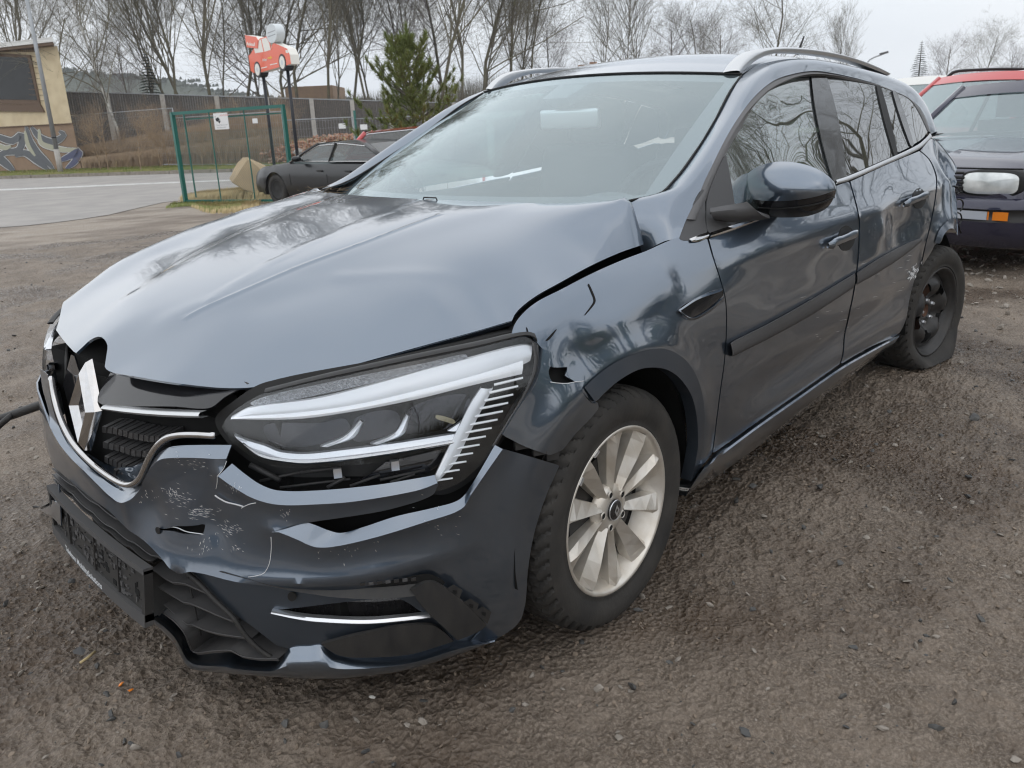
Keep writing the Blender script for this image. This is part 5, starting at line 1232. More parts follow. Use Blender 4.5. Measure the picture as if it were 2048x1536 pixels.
# big sheet
def grid_mesh(xs, ys, zf, name, mt, **k):
    X, Y = np.meshgrid(xs, ys, indexing='ij'); Z = zf(X, Y); b = MB(); b.grid(np.stack([X, Y, Z], -1)); return b.build(name, mt, **k)
xs = np.unique(np.r_[np.linspace(-60, -4, 12), np.linspace(-4, 14, 40), np.linspace(14, 40, 30), np.geomspace(40, 700, 14)]); ys = np.unique(np.r_[-np.geomspace(8, 300, 10), np.linspace(-8, 14, 46), np.linspace(14, 40, 30), np.geomspace(40, 700, 14)])
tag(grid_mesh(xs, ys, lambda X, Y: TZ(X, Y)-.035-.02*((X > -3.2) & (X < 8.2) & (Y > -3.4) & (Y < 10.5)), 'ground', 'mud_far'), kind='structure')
# detailed mud near the camera
def fade(x, y): return np.clip(np.minimum(np.minimum(x+3.4, 8.6-x), np.minimum(y+3.6, 11-y))/.5, 0, 1)
fx = np.r_[np.arange(-3.4, -2.0, .03), np.arange(-2.0, 1.6, .0085), np.arange(1.6, 3.2, .016), np.arange(3.2, 8.6, .035)]; fy = np.r_[np.arange(-3.6, -2.6, .03), np.arange(-2.6, .9, .0085), np.arange(.9, 11, .036)]
tag(grid_mesh(fx, fy, lambda X, Y: TZ(X, Y)-.004+(mud_h(X, Y)-.002)*fade(X, Y)-.028*(1-fade(X, Y)), 'muddy_ground', 'mud'), kind='structure')
# loose stones
def stones(name, pts, sizes, mt, seed, kind='stuff', flat=.55):
    rg = np.random.default_rng(seed); bm = bmesh.new(); bmesh.ops.create_icosphere(bm, subdivisions=1, radius=1); bv = np.array([v.co[:] for v in bm.verts]); bf = [tuple(v.index for v in f.verts) for f in bm.faces]; bm.free()
    V = []; F = []; n = 0
    for (x, y, z), s in zip(pts, sizes):
        A = rg.normal(size=(3, 3)); Q, _ = np.linalg.qr(A); v = bv*(1+.28*rg.normal(size=(12, 1)).clip(-1, 1))*np.array([1, rg.uniform(.5, .9), flat*rg.uniform(.5, 1)])
        v = v@Q.T*np.array([1, 1, .75])*s+np.array([x, y, z+s*.25]); V.append(v); F += [tuple(i+n for i in f) for f in bf]; n += 12
    return tag(mesh(name, np.vstack(V), F, mt, smooth=False), kind=kind)
rg = np.random.default_rng(21)
def scat(n, x0, x1, y0, y1, smin, smax, pw=2.5, cond=None):
    x = rg.uniform(x0, x1, n); y = rg.uniform(y0, y1, n); s = smin+(smax-smin)*rg.random(n)**pw
    if cond is not None: k = cond(x, y); x, y, s = x[k], y[k], s[k]
    z = TZ(x, y)+mud_h(x, y)*fade(x, y)-.006
    return list(zip(x, y, z)), s
p_, s_ = scat(9000, -2.6, 3.5, -3.2, 3.0, .0018, .016, 5); stones('gravel', p_, s_, 'stone', 1)
p_, s_ = scat(4200, 2.2, 9.5, -3.4, 1.5, .004, .030, 3, lambda x, y: (y < 1.2) & (vn(x, y, .5, 9)+.32*(x-4.8) > -.25)); stones('gravel', p_, s_, 'stone', 2)
p_, s_ = scat(3500, -2.6, 4, -3.2, 2.6, .003, .018, 4); stones('gravel', p_, s_, 'stone_dark', 3)
p_, s_ = scat(16000, -2.2, 2.2, -2.9, 1.6, .0022, .009, 2.5); stones('mud_clods', p_, s_, 'clod', 6)
p_, s_ = scat(6000, 1.5, 9, -3.4, 6, .004, .014, 2.5); stones('mud_clods', p_, s_, 'clod', 7)
p_, s_ = scat(1600, -2.4, 7.5, 1.4, 10.5, .004, .018, 3); stones('gravel', p_, s_, 'stone_dark', 4)
def one_stone(px, py, s, mt, name, label, cat, seed, flat=.6):
    p = at(px, py, z=0); p[2] = float(mud_h(p[0], p[1]))-.004
    o = stones(name, [p], [s], mt, seed, kind=None, flat=flat); tag(o, label, cat); o['kind'] = 'thing'; return o
one_stone(1265, 1365, .017, 'stone_dark', 'stone', 'dark wet pebble lying alone on the mud in front of the front wheel', 'stone', 31)
one_stone(1948, 850, .026, 'stone_dark', 'stone', 'dark clod on the mud at the right beside the sill', 'stone', 32)
one_stone(1640, 975, .022, 'stone_dark', 'stone', 'half-buried dark stone right of the front wheel', 'stone', 33)
one_stone(745, 1405, .010, 'sign_light', 'stone', 'small pale pebble just below the front lip', 'stone', 34)
one_stone(240, 1363, .010, 'amber', 'plastic_shard', 'orange plastic shard at lower left, the one nearer the car number holder', 'plastic shard', 35)
one_stone(262, 1375, .009, 'amber', 'plastic_shard', 'orange plastic shard at lower left, the one farther right', 'plastic shard', 36)
one_stone(2000, 665, .035, 'stone', 'stone', 'large pale flat stone at the right edge behind the flat tyre', 'stone', 37)
p = at(158, 1302, z=0); m = MB()
m.add(np.array([at(145, 1302, z=.012), at(160, 1292, z=.012), at(172, 1300, z=.010), at(166, 1310, z=.012), at(148, 1308, z=.012)]), [(0, 1, 2, 3, 4)]); tag(m.build('leaf', 'grey_plastic', smooth=False), 'grey dead leaf beside the stick at lower left', 'leaf')
m = MB(); m.tube([at(160, 1326, z=.012), at(176, 1315, z=.014), at(190, 1303, z=.012)], .0035, 6); tag(m.build('stick', 'dry_grass'), 'short pale stick on the mud at lower left', 'stick')

# ------------------------------------------------------------------ road, kerb, verge
def sheet(name, px_far, px_near, mt, dz, n=30, sub=8, **k):
    A = np.array([GT(*p) for p in cr(px_far, n=n)]); Bn = np.array([GT(*p) for p in cr(px_near, n=n)])
    G = np.array([A*(1-t)+Bn*t for t in np.linspace(0, 1, sub)]); G[..., 2] = TZ(G[..., 0], G[..., 1])+dz
    b = MB(); b.grid(G); return tag(b.build(name, mt), kind='structure', **k)
kf = [(-500, 370), (0, 357), (360, 346), (735, 336), (1100, 328)]
sheet('road', kf, [(-500, 470), (0, 452), (200, 430), (360, 398), (735, 388), (1100, 380)], 'asphalt', -.026)
sheet('road_marking', [(-500, 392), (0, 377), (360, 362), (735, 349)], [(-500, 395), (0, 380), (360, 364.5), (735, 351)], 'road_paint', -.020, sub=3)
K = np.array([GT(*p) for p in cr(kf, n=200)]); seg = np.r_[0, np.cumsum(np.linalg.norm(np.diff(K, axis=0), axis=1))]
KS = bpy.data.objects.new('kerb', None); COL.objects.link(KS); KS['kind'] = 'structure'; ORG['kerb'] = np.zeros(3)
nrm = np.array([.75, .66, 0]); sp = np.arange(0, seg[-1]-1, 1.0); P = np.stack([np.interp(sp, seg, K[:, k]) for k in range(3)], -1)
for i in range(len(P)-1):
    a, c = P[i], P[i+1]; d = c-a; m = MB(); ang = math.atan2(d[1], d[0]); m.box((a+c)/2+np.array([0, 0, .03+.006*math.sin(i*2.3)])+nrm*.08, (np.linalg.norm(d)-.03, .15, .15), rz=ang); m.build('kerb_stone', 'kerb', KS, smooth=False)
# blades: grass, weeds, brush
def blades(name, base, h, w, mt, seed, lean=.35, kind='stuff', nseg=2):
    rg = np.random.default_rng(seed); n = len(base); base = np.asarray(base); h = np.broadcast_to(h, (n,))*rg.uniform(.5, 1.15, n); a = rg.uniform(0, 2*math.pi, n); l = rg.uniform(0, lean, n)*h
    dx = np.stack([np.cos(a), np.sin(a), 0*a], -1); sd = np.stack([-np.sin(a), np.cos(a), 0*a], -1)*w*.5
    up = np.array([0, 0, 1.])
    m_ = base+dx*(l*.35)[:, None]+up*(h*.55)[:, None]; t_ = base+dx*l[:, None]+up*h[:, None]
    V = np.stack([base-sd, base+sd, m_+sd*.8, m_-sd*.8, t_], 1).reshape(-1, 3); F = []
    for i in range(n): k = i*5; F += [(k, k+1, k+2, k+3), (k+3, k+2, k+4)]
    return tag(mesh(name, V, F, mt, smooth=False), kind=kind)
def band_pts(n, a, b, seed, jit=.0):
    """random ground points between two photograph-traced ground lines"""
    rg = np.random.default_rng(seed); A = np.array([GT(*p) for p in cr(a, n=60)]); B_ = np.array([GT(*p) for p in cr(b, n=60)])
    u = rg.random(n)*59; i = u.astype(int).clip(0, 58); f = (u-i)[:, None]; t = rg.random(n)[:, None]
    P = (A[i]*(1-f)+A[i+1]*f)*(1-t)+(B_[i]*(1-f)+B_[i+1]*f)*t; P[:, 2] = TZ(P[:, 0], P[:, 1])-.02; return P
blades('grass_verge', band_pts(16000, [(-300, 360), (0, 354), (360, 343), (735, 333), (900, 330)], [(-300, 352), (0, 344), (360, 334), (735, 325), (900, 320)], 1), .20, .035, 'grass', 1)
blades('brown_brush', band_pts(16000, [(165, 340), (360, 333), (575, 328)], [(165, 334), (360, 326), (575, 321)], 2), 1.25, .03, 'brush', 2, .6)
blades('brown_brush', band_pts(12000, [(170, 336), (360, 329), (580, 323)], [(165, 328), (360, 321), (580, 316)], 3), 2.3, .03, 'brush', 3, .5)
blades('dry_weeds', band_pts(2600, [(230, 338), (330, 330), (560, 326), (700, 320)], [(230, 330), (330, 322), (560, 318), (700, 312)], 4), 1.1, .03, 'dry_grass', 4, .5)
blades('dry_grass', band_pts(3800, [(355, 402), (470, 402), (560, 404)], [(400, 388), (480, 386), (570, 388)], 5), .30, .018, 'dry_grass', 5, .9)
blades('grass_tuft', band_pts(1600, [(330, 416), (380, 412), (420, 424), (480, 418)], [(345, 404), (390, 403), (440, 405), (500, 405)], 6), .11, .016, 'grass', 6, .9)
blades('dry_grass', band_pts(1600, [(380, 412), (420, 426), (520, 420)], [(400, 403), (440, 405), (520, 405)], 8), .12, .016, 'dry_grass', 8, .9)

# ------------------------------------------------------------------ trees
def tree_mesh(seed, h, kind='oak', n1=9, depth=4, r0=.16, seg=4):
    rg = np.random.default_rng(seed); TB, CB = MB(), MB()
    def limb(mb, p, d, l, r, k, sg):
        P = [p]; q = p.copy(); dd = d.copy()
        for _ in range(k):
            dd = dd+rg.normal(size=3)*.10+np.array([0, 0, .05 if kind != 'willow' else .10]); dd /= np.linalg.norm(dd); q = q+dd*l/k; P.append(q.copy())
        mb.tube(P, np.linspace(r, r*.45, k+1), sg, cap=False); return np.array(P), dd
    def grow(p, d, l, r, lev):
        k = 5 if lev < 2 else 3
        P, dd = limb(TB if lev == 0 else CB, p, d, l, r, k, seg if lev < 2 else 3)
        if lev >= depth: return
        nb = {0: n1, 1: 9, 2: 6, 3: 4}[min(lev, 3)]
        for j in range(nb):
            t = rg.uniform(.28 if lev == 0 else .2, 1.0); i = min(int(t*(len(P)-1)), len(P)-2); f = t*(len(P)-1)-i; q = P[i]*(1-f)+P[i+1]*f; ax = P[i+1]-P[i]; ax /= np.linalg.norm(ax)
            a = rg.normal(size=3); a -= ax*(a@ax); a /= np.linalg.norm(a)+1e-9; sp_ = {'oak': rg.uniform(.6, 1.1), 'poplar': rg.uniform(.28, .5), 'birch': rg.uniform(.4, .8)}[kind]
            nd = ax*math.cos(sp_)+a*math.sin(sp_)
            if lev >= 1: nd[2] += .15
            if kind == 'birch' and lev >= 2: nd[2] -= .5
            nd /= np.linalg.norm(nd)
            grow(q, nd, l*rg.uniform(.38, .60)*(1.15-.45*t if lev == 0 else 1), max(r*(1-.6*t)*.46, .0036), lev+1)
    if kind == 'multi':
        pass
    grow(np.zeros(3), np.array([rg.normal()*.06, rg.normal()*.06, 1.]), h*.86, r0, 0)
    return TB, CB
def tree(name, label, pos, proto, s=1., rz=0., group='bare trees beyond the fence', mats=('bark', 'twig'), cat='tree', sz=None):
    tr, crn = proto; o = bpy.data.objects.new(name, None); COL.objects.link(o); tag(o, label, cat, group); o.location = pos; o.rotation_euler = (0, 0, rz); o.scale = (s, s, sz or s)
    for nm, me, mt in (('trunk', tr, mats[0]), ('crown', crn, mats[1])):
        c = bpy.data.objects.new(nm, me); COL.objects.link(c); c.parent = o
    return o
def proto(seed, h, kind, mats, **k):
    a, c = tree_mesh(seed, h, kind, **k); out = []
    for nm, b, mt in (('trunk', a, mats[0]), ('crown', c, mats[1])):
        me = bpy.data.meshes.new(nm); me.from_pydata(np.vstack(b.v).tolist(), [], b.f); me.materials.append(MATS[mt]); out.append(me)
    return tuple(out)
TP = [proto(101, 10, 'oak', ('bark', 'twig'), n1=16, depth=4, r0=.07), proto(102, 10, 'poplar', ('bark', 'twig'), n1=24, depth=4, r0=.065), proto(103, 10, 'oak', ('bark', 'twig'), n1=14, depth=4, r0=.085),
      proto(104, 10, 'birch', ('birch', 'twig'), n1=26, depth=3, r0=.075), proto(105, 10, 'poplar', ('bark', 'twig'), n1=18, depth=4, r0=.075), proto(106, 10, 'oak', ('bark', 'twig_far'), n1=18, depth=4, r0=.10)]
SB = proto(120, 10, 'oak', ('brush', 'brush'), n1=26, depth=3, r0=.10)
def far(px, d, dz=0.):
    """ground position in the direction of that column, d metres deep"""
    v = ray(px, 250); p = CC+v*d; return np.array([p[0], p[1], float(TZ(p[0], p[1]))+dz])
LT_ = [  # column, depth, proto, height, label
 (12, 46, 4, 15, 'bare slender tree farthest left, rising behind the flat-roofed building'),
 (95, 50, 0, 11, 'bare twisted tree just behind the building roof'),
 (150, 44, 2, 9.5, 'dark crooked bare tree at the right-hand corner of the building'),
 (262, 60, 5, 9, 'low hazy bare tree between the birch and the spruce'),
 (352, 48, 1, 16, 'tall bare tree just right of the dark spruce'),
 (392, 50, 4, 15, 'slender bare tree behind the left part of the green gate'),
 (430, 46, 1, 16, 'tall bare tree behind the camera notice on the gate'),
 (478, 52, 4, 15, 'bare tree directly left of the orange car-shaped sign'),
 (545, 54, 0, 13, 'spreading bare tree directly behind the orange car-shaped sign'),
 (612, 50, 2, 14, 'thick-stemmed bare tree right of the car-shaped sign'),
 (655, 48, 1, 15, 'dark upright bare tree left of the young pine'),
 (700, 52, 4, 15, 'bare tree touching the left side of the young pine'),
 (745, 50, 1, 16, 'tall bare tree behind the young pine tip'),
 (800, 56, 0, 13, 'bare tree hidden partly by the pine crown'),
 (868, 46, 4, 16, 'tall forked bare tree right of the young pine'),
 (925, 47, 1, 15.5, 'thick bare tree above the windscreen corner'),
 (975, 48, 2, 14, 'bare tree above the far roof rail, its left neighbour of two'),
 (1020, 50, 4, 14, 'bare tree above the far roof rail, right one of two'),
 (1062, 52, 0, 11, 'bushy bare tree ending the left row of trees'),
 (1105, 60, 5, 8, 'low bushy bare tree in the gap above the roof'),
 (1200, 85, 3, 16, 'reddish birch above the car roof, leftmost of three'),
 (1240, 88, 3, 17, 'reddish birch above the car roof, middle of three'),
 (1285, 86, 3, 18, 'reddish birch above the car roof, tallest of three'),
 (1340, 90, 5, 13, 'small bare tree right of the birches'),
 (1385, 88, 0, 14, 'open-crowned bare tree above the middle of the roof'),
 (1440, 92, 5, 12.5, 'small rounded bare tree left of the near roof rail'),
 (1520, 82, 2, 17, 'wide round-crowned bare tree above the near roof rail'),
 (1700, 110, 4, 13, 'thin bare saplings right of the roof rail'),
 (1880, 105, 5, 10, 'brown bare tree right of the right-hand spruce'),
 (1960, 110, 0, 12, 'round-crowned bare tree above the white van roof'),
 (2010, 112, 5, 9, 'low bare tree near the right edge of the picture'),
 (2080, 100, 0, 12, 'bare tree just past the right edge'),
]
for i, (px, d, k, h, lb) in enumerate(LT_):
    if px > 2050: continue
    if px < 1110: d *= 1.27; h *= 1.22
    else: h *= .86
    tree('bare_tree', lb, far(px, d, -.3), TP[k], h/10, i*1.7, sz=h/10)
for i in range(9):
    pass
for i in range(11):
    px = 300+i*74+9*math.sin(i*4.4); tree('bare_tree', ['first', 'second', 'third', 'fourth', 'fifth', 'sixth', 'seventh', 'eighth', 'ninth', 'tenth', 'last'][i]+' slender bare tree from the left in the back row behind the wooden barrier', far(px, 76+6*math.sin(i*2.9), -.3), TP[(1, 4, 0, 5, 2)[i % 5]], 1.55+.25*math.sin(i*1.9), i*2.3, 'back row of bare trees', sz=1.7+.25*math.sin(i*3.1))
# birch with the pale leaning trunk
tree('birch_tree', 'birch with a pale trunk leaning over the dark fence, left of the spruce', far(236, 46, -.3), TP[3], 1.25, 2.1, None)
bpy.data.objects['birch_tree'].rotation_euler = (.03, -.02, .5)
# far thicket lines on the right
def thicket(name, pxs, d0, d1, h, n, seed, mt='twig_far', w=.05):
    rg = np.random.default_rng(seed); P = np.array([far(px, d, -.3) for px, d in zip(rg.uniform(*pxs, n), rg.uniform(d0, d1, n))])
    return blades(name, P, h, w, mt, seed, .25)
for i in range(16):
    px = 185+i*25+10*math.sin(i*5.); p_b = far(px, 41+3*math.sin(i*3.7), -.1)
    tree('bare_shrub', 'leafless brown shrub in the brush along the fence, number '+['one', 'two', 'three', 'four', 'five', 'six', 'seven', 'eight', 'nine', 'ten', 'eleven', 'twelve', 'thirteen', 'fourteen', 'fifteen', 'sixteen'][i]+' from the building', p_b, SB, .26+.05*math.sin(i*2.2), i*1.1, 'leafless shrubs along the fence', cat='shrub')
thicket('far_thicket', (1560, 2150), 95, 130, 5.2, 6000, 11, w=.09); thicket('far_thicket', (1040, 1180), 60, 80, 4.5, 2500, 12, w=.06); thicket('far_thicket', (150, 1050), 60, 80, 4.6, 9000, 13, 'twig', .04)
# spruces
def spruce(seed, h, r, mt='conifer', n=34, pnt=1.0):
    rg = np.random.default_rng(seed); b = MB(); t = MB(); t.tube([(0, 0, 0), (0, 0, h)], [.16*h/8, .02], 6)
    for i in range(n):
        f = i/(n-1); z = h*(.10+.88*f); rr_ = r*(1-f)**pnt+.06
        for k in range(int(10+6*(1-f))):
            a = rg.uniform(0, 2*math.pi); l = rr_*rg.uniform(.7, 1.1); d = np.array([math.cos(a), math.sin(a), 0])
            P = [np.array([0, 0, z]), np.array([0, 0, z])+d*l*.5+np.array([0, 0, .02*l]), np.array([0, 0, z])+d*l+np.array([0, 0, -.18*l])]
            s = np.array([-d[1], d[0], 0]); nsl = 5
            for q in range(nsl):
                u = (q+.7)/nsl; c = P[0]*(1-u)+P[2]*u+np.array([0, 0, .09*l*math.sin(u*3.1)]); wl = l*.46*(1.15-u)+.07
                for sg in (-1, 1):
                    e = c+s*sg*wl+d*wl*.7+np.array([0, 0, -.10*wl]); b.add([c-d*.07, c+d*.10, e+d*.04+np.array([0, 0, -.03])], [(0, 1, 2)])
    me = []
    for nm, q, mm in (('trunk', t, 'bark'), ('crown', b, mt)):
        x = bpy.data.meshes.new(nm); x.from_pydata(np.vstack(q.v).tolist(), [], q.f); x.materials.append(MATS[mm]); me.append(x)
    return tuple(me)
SP = spruce(5, 8, 2.0)
tree('spruce_tree', 'dark pointed spruce behind the fence on the left', far(312, 64, -.3), SP, .95, 0, None)
tree('spruce_tree', 'grey-green spruce standing above the parked cars on the right', far(1828, 84, -.3), SP, .90, 1, None)
tree('spruce_tree', 'tiny dark spruce tip at the right edge', far(2036, 90, -.3), SP, .62, 2, None)
# young pine near the car: long tufts on upswept branches
def pine(seed, h):
    rg = np.random.default_rng(seed); t = MB(); b = MB(); t.tube([(0, 0, 0), (.02, 0, h*.5), (0, .02, h*.97)], [.055, .035, .012], 7)
    def tuft(p, d, l):
        for _ in range(58):
            v = d*rg.uniform(.5, 1.2)+rg.normal(size=3)*.42; v /= np.linalg.norm(v); s = np.cross(v, rg.normal(size=3)); s /= np.linalg.norm(s); q = p-d*l*rg.uniform(0, 1.)
            b.add([q-s*.006, q+s*.006, q+v*rg.uniform(.08, .14)], [(0, 1, 2)])
    for i in range(12):
        f = i/11; z = h*(.06+.84*f); L_ = h*.40*(1-f)**.55+.18
        for k in range(7 if f < .8 else 5):
            a = k*2*math.pi/6+i*1.1+rg.normal()*.35; d = np.array([math.cos(a), math.sin(a), .25+.75*f]); d /= np.linalg.norm(d); l = L_*rg.uniform(.55, 1.2)
            P = [np.array([0, 0, z]), np.array([0, 0, z])+d*l*.6, np.array([0, 0, z])+d*l+np.array([0, 0, .20*l])]
            t.tube(P, [.014, .010, .005], 4, cap=False); C_ = cr(P, 11)
            for u in (.45, .65, .82, 1.0):
                c = C_[int(u*10)]; tuft(c, d*.4+np.array([0, 0, .8]), .10)
                for sg in (-1, 1):
                    if u < 1: e = c+np.array([-d[1]*sg, d[0]*sg, .25])*l*.32*(1.15-u)+d*.06; t.tube([c, e], [.006, .004], 3, cap=False); tuft(e, (d*.5+np.array([-d[1]*sg, d[0]*sg, .9]))/1.2, .11)
    for k in range(6): tuft(np.array([0, 0, h*(.90+.025*k)]), np.array([0, 0, 1.]), .1)
    me = []
    for nm, q, mm in (('trunk', t, 'bark'), ('crown', b, 'pine')):
        x = bpy.data.meshes.new(nm); x.from_pydata(np.vstack(q.v).tolist(), [], q.f); x.materials.append(MATS[mm]); me.append(x)
    return tuple(me)
PN_ = pine(8, 3.2)
pb = far(826, 19); hp_ = top_of(pb, 58)-pb[2]
tree('pine_tree', 'young green pine standing just behind the windscreen corner', pb, PN_, hp_/3.2*1.0, .4, None)
for i in range(9):  # unseen conifer row, added to darken what the doors reflect
    tree('spruce_tree', ['first', 'second', 'third', 'fourth', 'fifth', 'sixth', 'seventh', 'eighth', 'last'][i]+' added conifer, counted from the camera, in the unseen row beside the yard', (5+i*4.2, -11.5-(i % 3)*.8, -.3), SP if i % 2 else PN_, .62 if i % 2 else 1.5, i, 'added conifer row beside the yard')
# trees beside the yard, mirrored in the car's side windows
SP2 = spruce(9, 8, 2.6, n=26)
for i, (x, y, s) in enumerate(((13.5, -5.1, .66), (17.2, -6.6, .80), (15.2, -7.8, .75), (21.5, -8.6, .98))):
    tree('spruce_tree', ['broad dark conifer beside the yard, seen only mirrored in the front side window', 'taller dark conifer beside the yard, mirrored lower in the side window', 'broad dark conifer nearest the camera beside the yard', 'big conifer farthest along the yard side'][i], (x, y, -.2), SP2, s, i, 'conifers beside the yard')
for i, (x, y, s) in enumerate(((22, -6.6, 1.15), (27, -9.5, 1.4), (36, -14, 1.4), (12, -18, 1.2), (4, -22, 1.3), (-8, -20, 1.2))):
    tree('bare_tree', ['bare tree beside the yard, first behind the conifers', 'bare tree beside the yard, mirrored in the rear side window', 'bare tree beside the yard farthest along', 'bare tree beside the yard, level with the fenders', 'bare tree beside the yard, level with the car nose', 'bare tree behind the camera on the yard side'][i], (x, y, -.2), TP[(0, 2, 1, 4, 0, 2)[i]], s, i*1.3, 'bare trees beside the yard')
thicket_p = np.array([[RNG.uniform(-20, 45), RNG.uniform(-30, -22), -.2] for _ in range(7000)]); blades('far_thicket', thicket_p, 3.6, .09, 'twig', 21, .3)
thicket_p = np.array([[RNG.uniform(-40, -24), RNG.uniform(-30, 40), -.2] for _ in range(6000)]); blades('far_thicket', thicket_p, 3.2, .09, 'twig', 22, .3)
# hill
hx = np.linspace(-100, 2150, 60); G = []
for t in (0, .4, .75, 1):
    G.append([far(px, 300+60*t, (-.5 if t == 0 else 0)+t*(27+2*math.sin(px*.02))*float(np.interp(px, [-100, 250, 420, 800], [1, 1, .62, .30]))) for px in hx])
b = MB(); b.grid(np.array(G)); tag(b.build('hill', 'hill'), kind='structure')
blades('hill_wood', np.array([np.array(G[-1][i])+np.array([RNG.uniform(-9, 9), RNG.uniform(-9, 9), -1.0]) for i in RNG.integers(0, 60, 5000)]), 1.5, 1.4, 'hill', 33, .3)
# ------------------------------------------------------------------ noise wall, site fence
def frame(a, b_, base=None):
    """local frame along a->b: returns fn(s, z, o) in metres along, up, outward to the camera"""
    a = np.array(a, float); b_ = np.array(b_, float); d = (b_-a)[:2]; L_ = np.linalg.norm(d); d /= L_; n = np.array([-d[1], d[0]])
    if n@(CC[:2]-a[:2]) < 0: n = -n
    return (lambda s, z, o=0: np.array([a[0]+d[0]*s+n[0]*o, a[1]+d[1]*s+n[1]*o, a[2]+(b_[2]-a[2])*(s/L_)+z])), L_, d, n
def fbox(mb, fn, s0, s1, z0, z1, o0, o1):
    V = [fn(s, z, o) for s in (s0, s1) for o in (o0, o1) for z in (z0, z1)]
    return mb.add(V, [(0, 1, 3, 2), (4, 6, 7, 5), (0, 4, 5, 1), (2, 3, 7, 6), (0, 2, 6, 4), (1, 5, 7, 3)])
WP = [(-60, 331), (113, 324), (225, 319), (334, 315), (441, 311), (540, 307), (628, 304), (708, 301), (783, 298), (850, 295), (910, 292), (965, 290), (1015, 288)]
tops = np.interp([p[0] for p in WP], [-60, 145, 735, 1015], [180, 182, 200, 208])
NWALL = thing('noise_wall', 'tall dark wooden noise barrier with pale concrete posts, across the whole left background', 'wall', tuple(GT(*WP[0])))
PB = [far(p[0], 50+6*(p[0]/1000)) for p in WP]; ZT = [top_of(p, t)-p[2] for p, t in zip(PB, tops)]
for i in range(len(WP)-1):
    fn, L_, d, n = frame(PB[i], PB[i+1]); zt = (ZT[i]+ZT[i+1])/2; m = MB()
    nb = 22; rg = random.Random(i)
    zz = lambda q: ZT[i]*(1-q)+ZT[i+1]*q
    for k in range(nb): fbox(m, fn, L_*k/nb+.01, L_*(k+1)/nb-.01, -.3, zz(k/nb)-.05, rg.uniform(-.02, .02), .06)
    m.build('board_panel', 'wall_board', NWALL, smooth=False)
    m = MB(); A_ = [fn(s_, zz(q)+dz, o_) for s_, q in ((0, 0), (L_, 1)) for o_ in (-.05, .10) for dz in (-.06, 0)]; m.add(A_, [(0, 1, 3, 2), (4, 6, 7, 5), (0, 4, 5, 1), (2, 3, 7, 6), (0, 2, 6, 4), (1, 5, 7, 3)]); m.build('top_cap', 'galv', NWALL, smooth=False)
    m = MB(); fbox(m, fn, -.13, .13, -.3, ZT[i]-.03, -.1, .22); m.build('post', 'concrete', NWALL, smooth=False)
HB = [(152, 333), (364, 334), (577, 335), (716, 334)]; HTp = [232, 236, 241, 238]
HF_LB = ['galvanised site fence panel in front of the building corner', 'galvanised site fence panel partly behind the green gate', 'galvanised site fence panel in front of the brick rubble', 'galvanised site fence panel next to the green stake, right one']
HB2 = [GT(*p) for p in HB]
v_ = HB2[3]-HB2[2]; HB2.append(HB2[3]+v_/np.linalg.norm(v_)*3.5); HTp.append(248)
for i in range(4):
    a, c = HB2[i].copy(), HB2[i+1].copy(); fn, L_, d, n = frame(a, c); z1 = top_of(a, HTp[i])-a[2]; z2 = z1
    t = thing('site_fence', HF_LB[i], 'fence panel', tuple(a), 'site fence panels along the verge')
    for (s0, z0, s1, z3) in ((.04, 0, .04, z1), (L_-.04, 0, L_-.04, z1), (.04, z1, L_-.04, z1), (.04, .12, L_-.04, .12)):
        m = MB(); m.tube([fn(s0, z0), fn(s1, z3)], .024, 6); m.build('frame_tube', 'galv', t)
    m = MB()
    for s in np.arange(.04, L_-.04, .16): m.bar(fn(s, .12), fn(s, z1), .006)
    for z in np.arange(.35, z1, .30): m.bar(fn(.04, z), fn(L_-.04, z), .006)
    m.build('mesh_infill', 'galv', t, smooth=False, kind='stuff')
    m = MB(); m.box(fn(0, .06), (.7, .22, .13), rz=.7); m.build('foot', 'concrete', t, smooth=False)
    if i > 0:
        s0 = {1: 3.0*L_/4, 2: L_*.80, 3: L_*.10}[i]
        m = MB(); fbox(m, fn, s0, s0+.36, z1-.42, z1-.22, .02, .04); m.build('notice', 'white_paint', t, smooth=False)
t = thing('stake', 'green steel stake standing beside the young pine', 'stake', tuple(GT(719, 334)))
b0 = GT(719, 334); m = MB(); m.bar(b0, b0+np.array([0, 0, top_of(b0, 221)-b0[2]]), .07); m.build('stake_tube', 'green_metal', t, smooth=False)

# ------------------------------------------------------------------ building with graffiti
c0 = GT(163, 338); c1 = GT(-420, 350); fn, L_, d, n = frame(c0, c1)
zc = top_of(c0, 246)-c0[2]; ze = top_of(c0, 92)-c0[2]
_bd = ray(120, 250)*np.array([1, 1, 0]); _bd /= np.linalg.norm(_bd)
def bbox_(mb, s0, s1, z0, z1, back, o1):
    V = [fn(s, z, o1)+_bd*b for s in (s0, s1) for b in (back, 0) for z in (z0, z1)]
    return mb.add(V, [(0, 1, 3, 2), (4, 6, 7, 5), (0, 4, 5, 1), (2, 3, 7, 6), (0, 2, 6, 4), (1, 5, 7, 3)])
BLD = thing('flat_roofed_building', 'low ochre building with graffiti plinth, brown barred window and white flat roof', 'building', tuple(c0))
m = MB(); bbox_(m, 0, L_, -.4, zc, 6, 0); m.build('plinth_wall', 'plinth', BLD, smooth=False)
m = MB(); bbox_(m, .02, L_, zc, ze, 6, .03); m.build('wall', 'render_wall', BLD, smooth=False)
m = MB(); fbox(m, fn, -.05, L_, zc-.05, zc, 0, .06); m.build('ledge', 'window_frame_brown', BLD, smooth=False)
m = MB(); bbox_(m, -.40, L_, ze, ze+.14, 6, .55); m.build('roof', 'window_frame_brown', BLD, smooth=False)
m = MB(); bbox_(m, -.45, L_, ze+.14, ze+.32, 6, .60); m.build('roof_edge', 'roof_white', BLD, smooth=False)
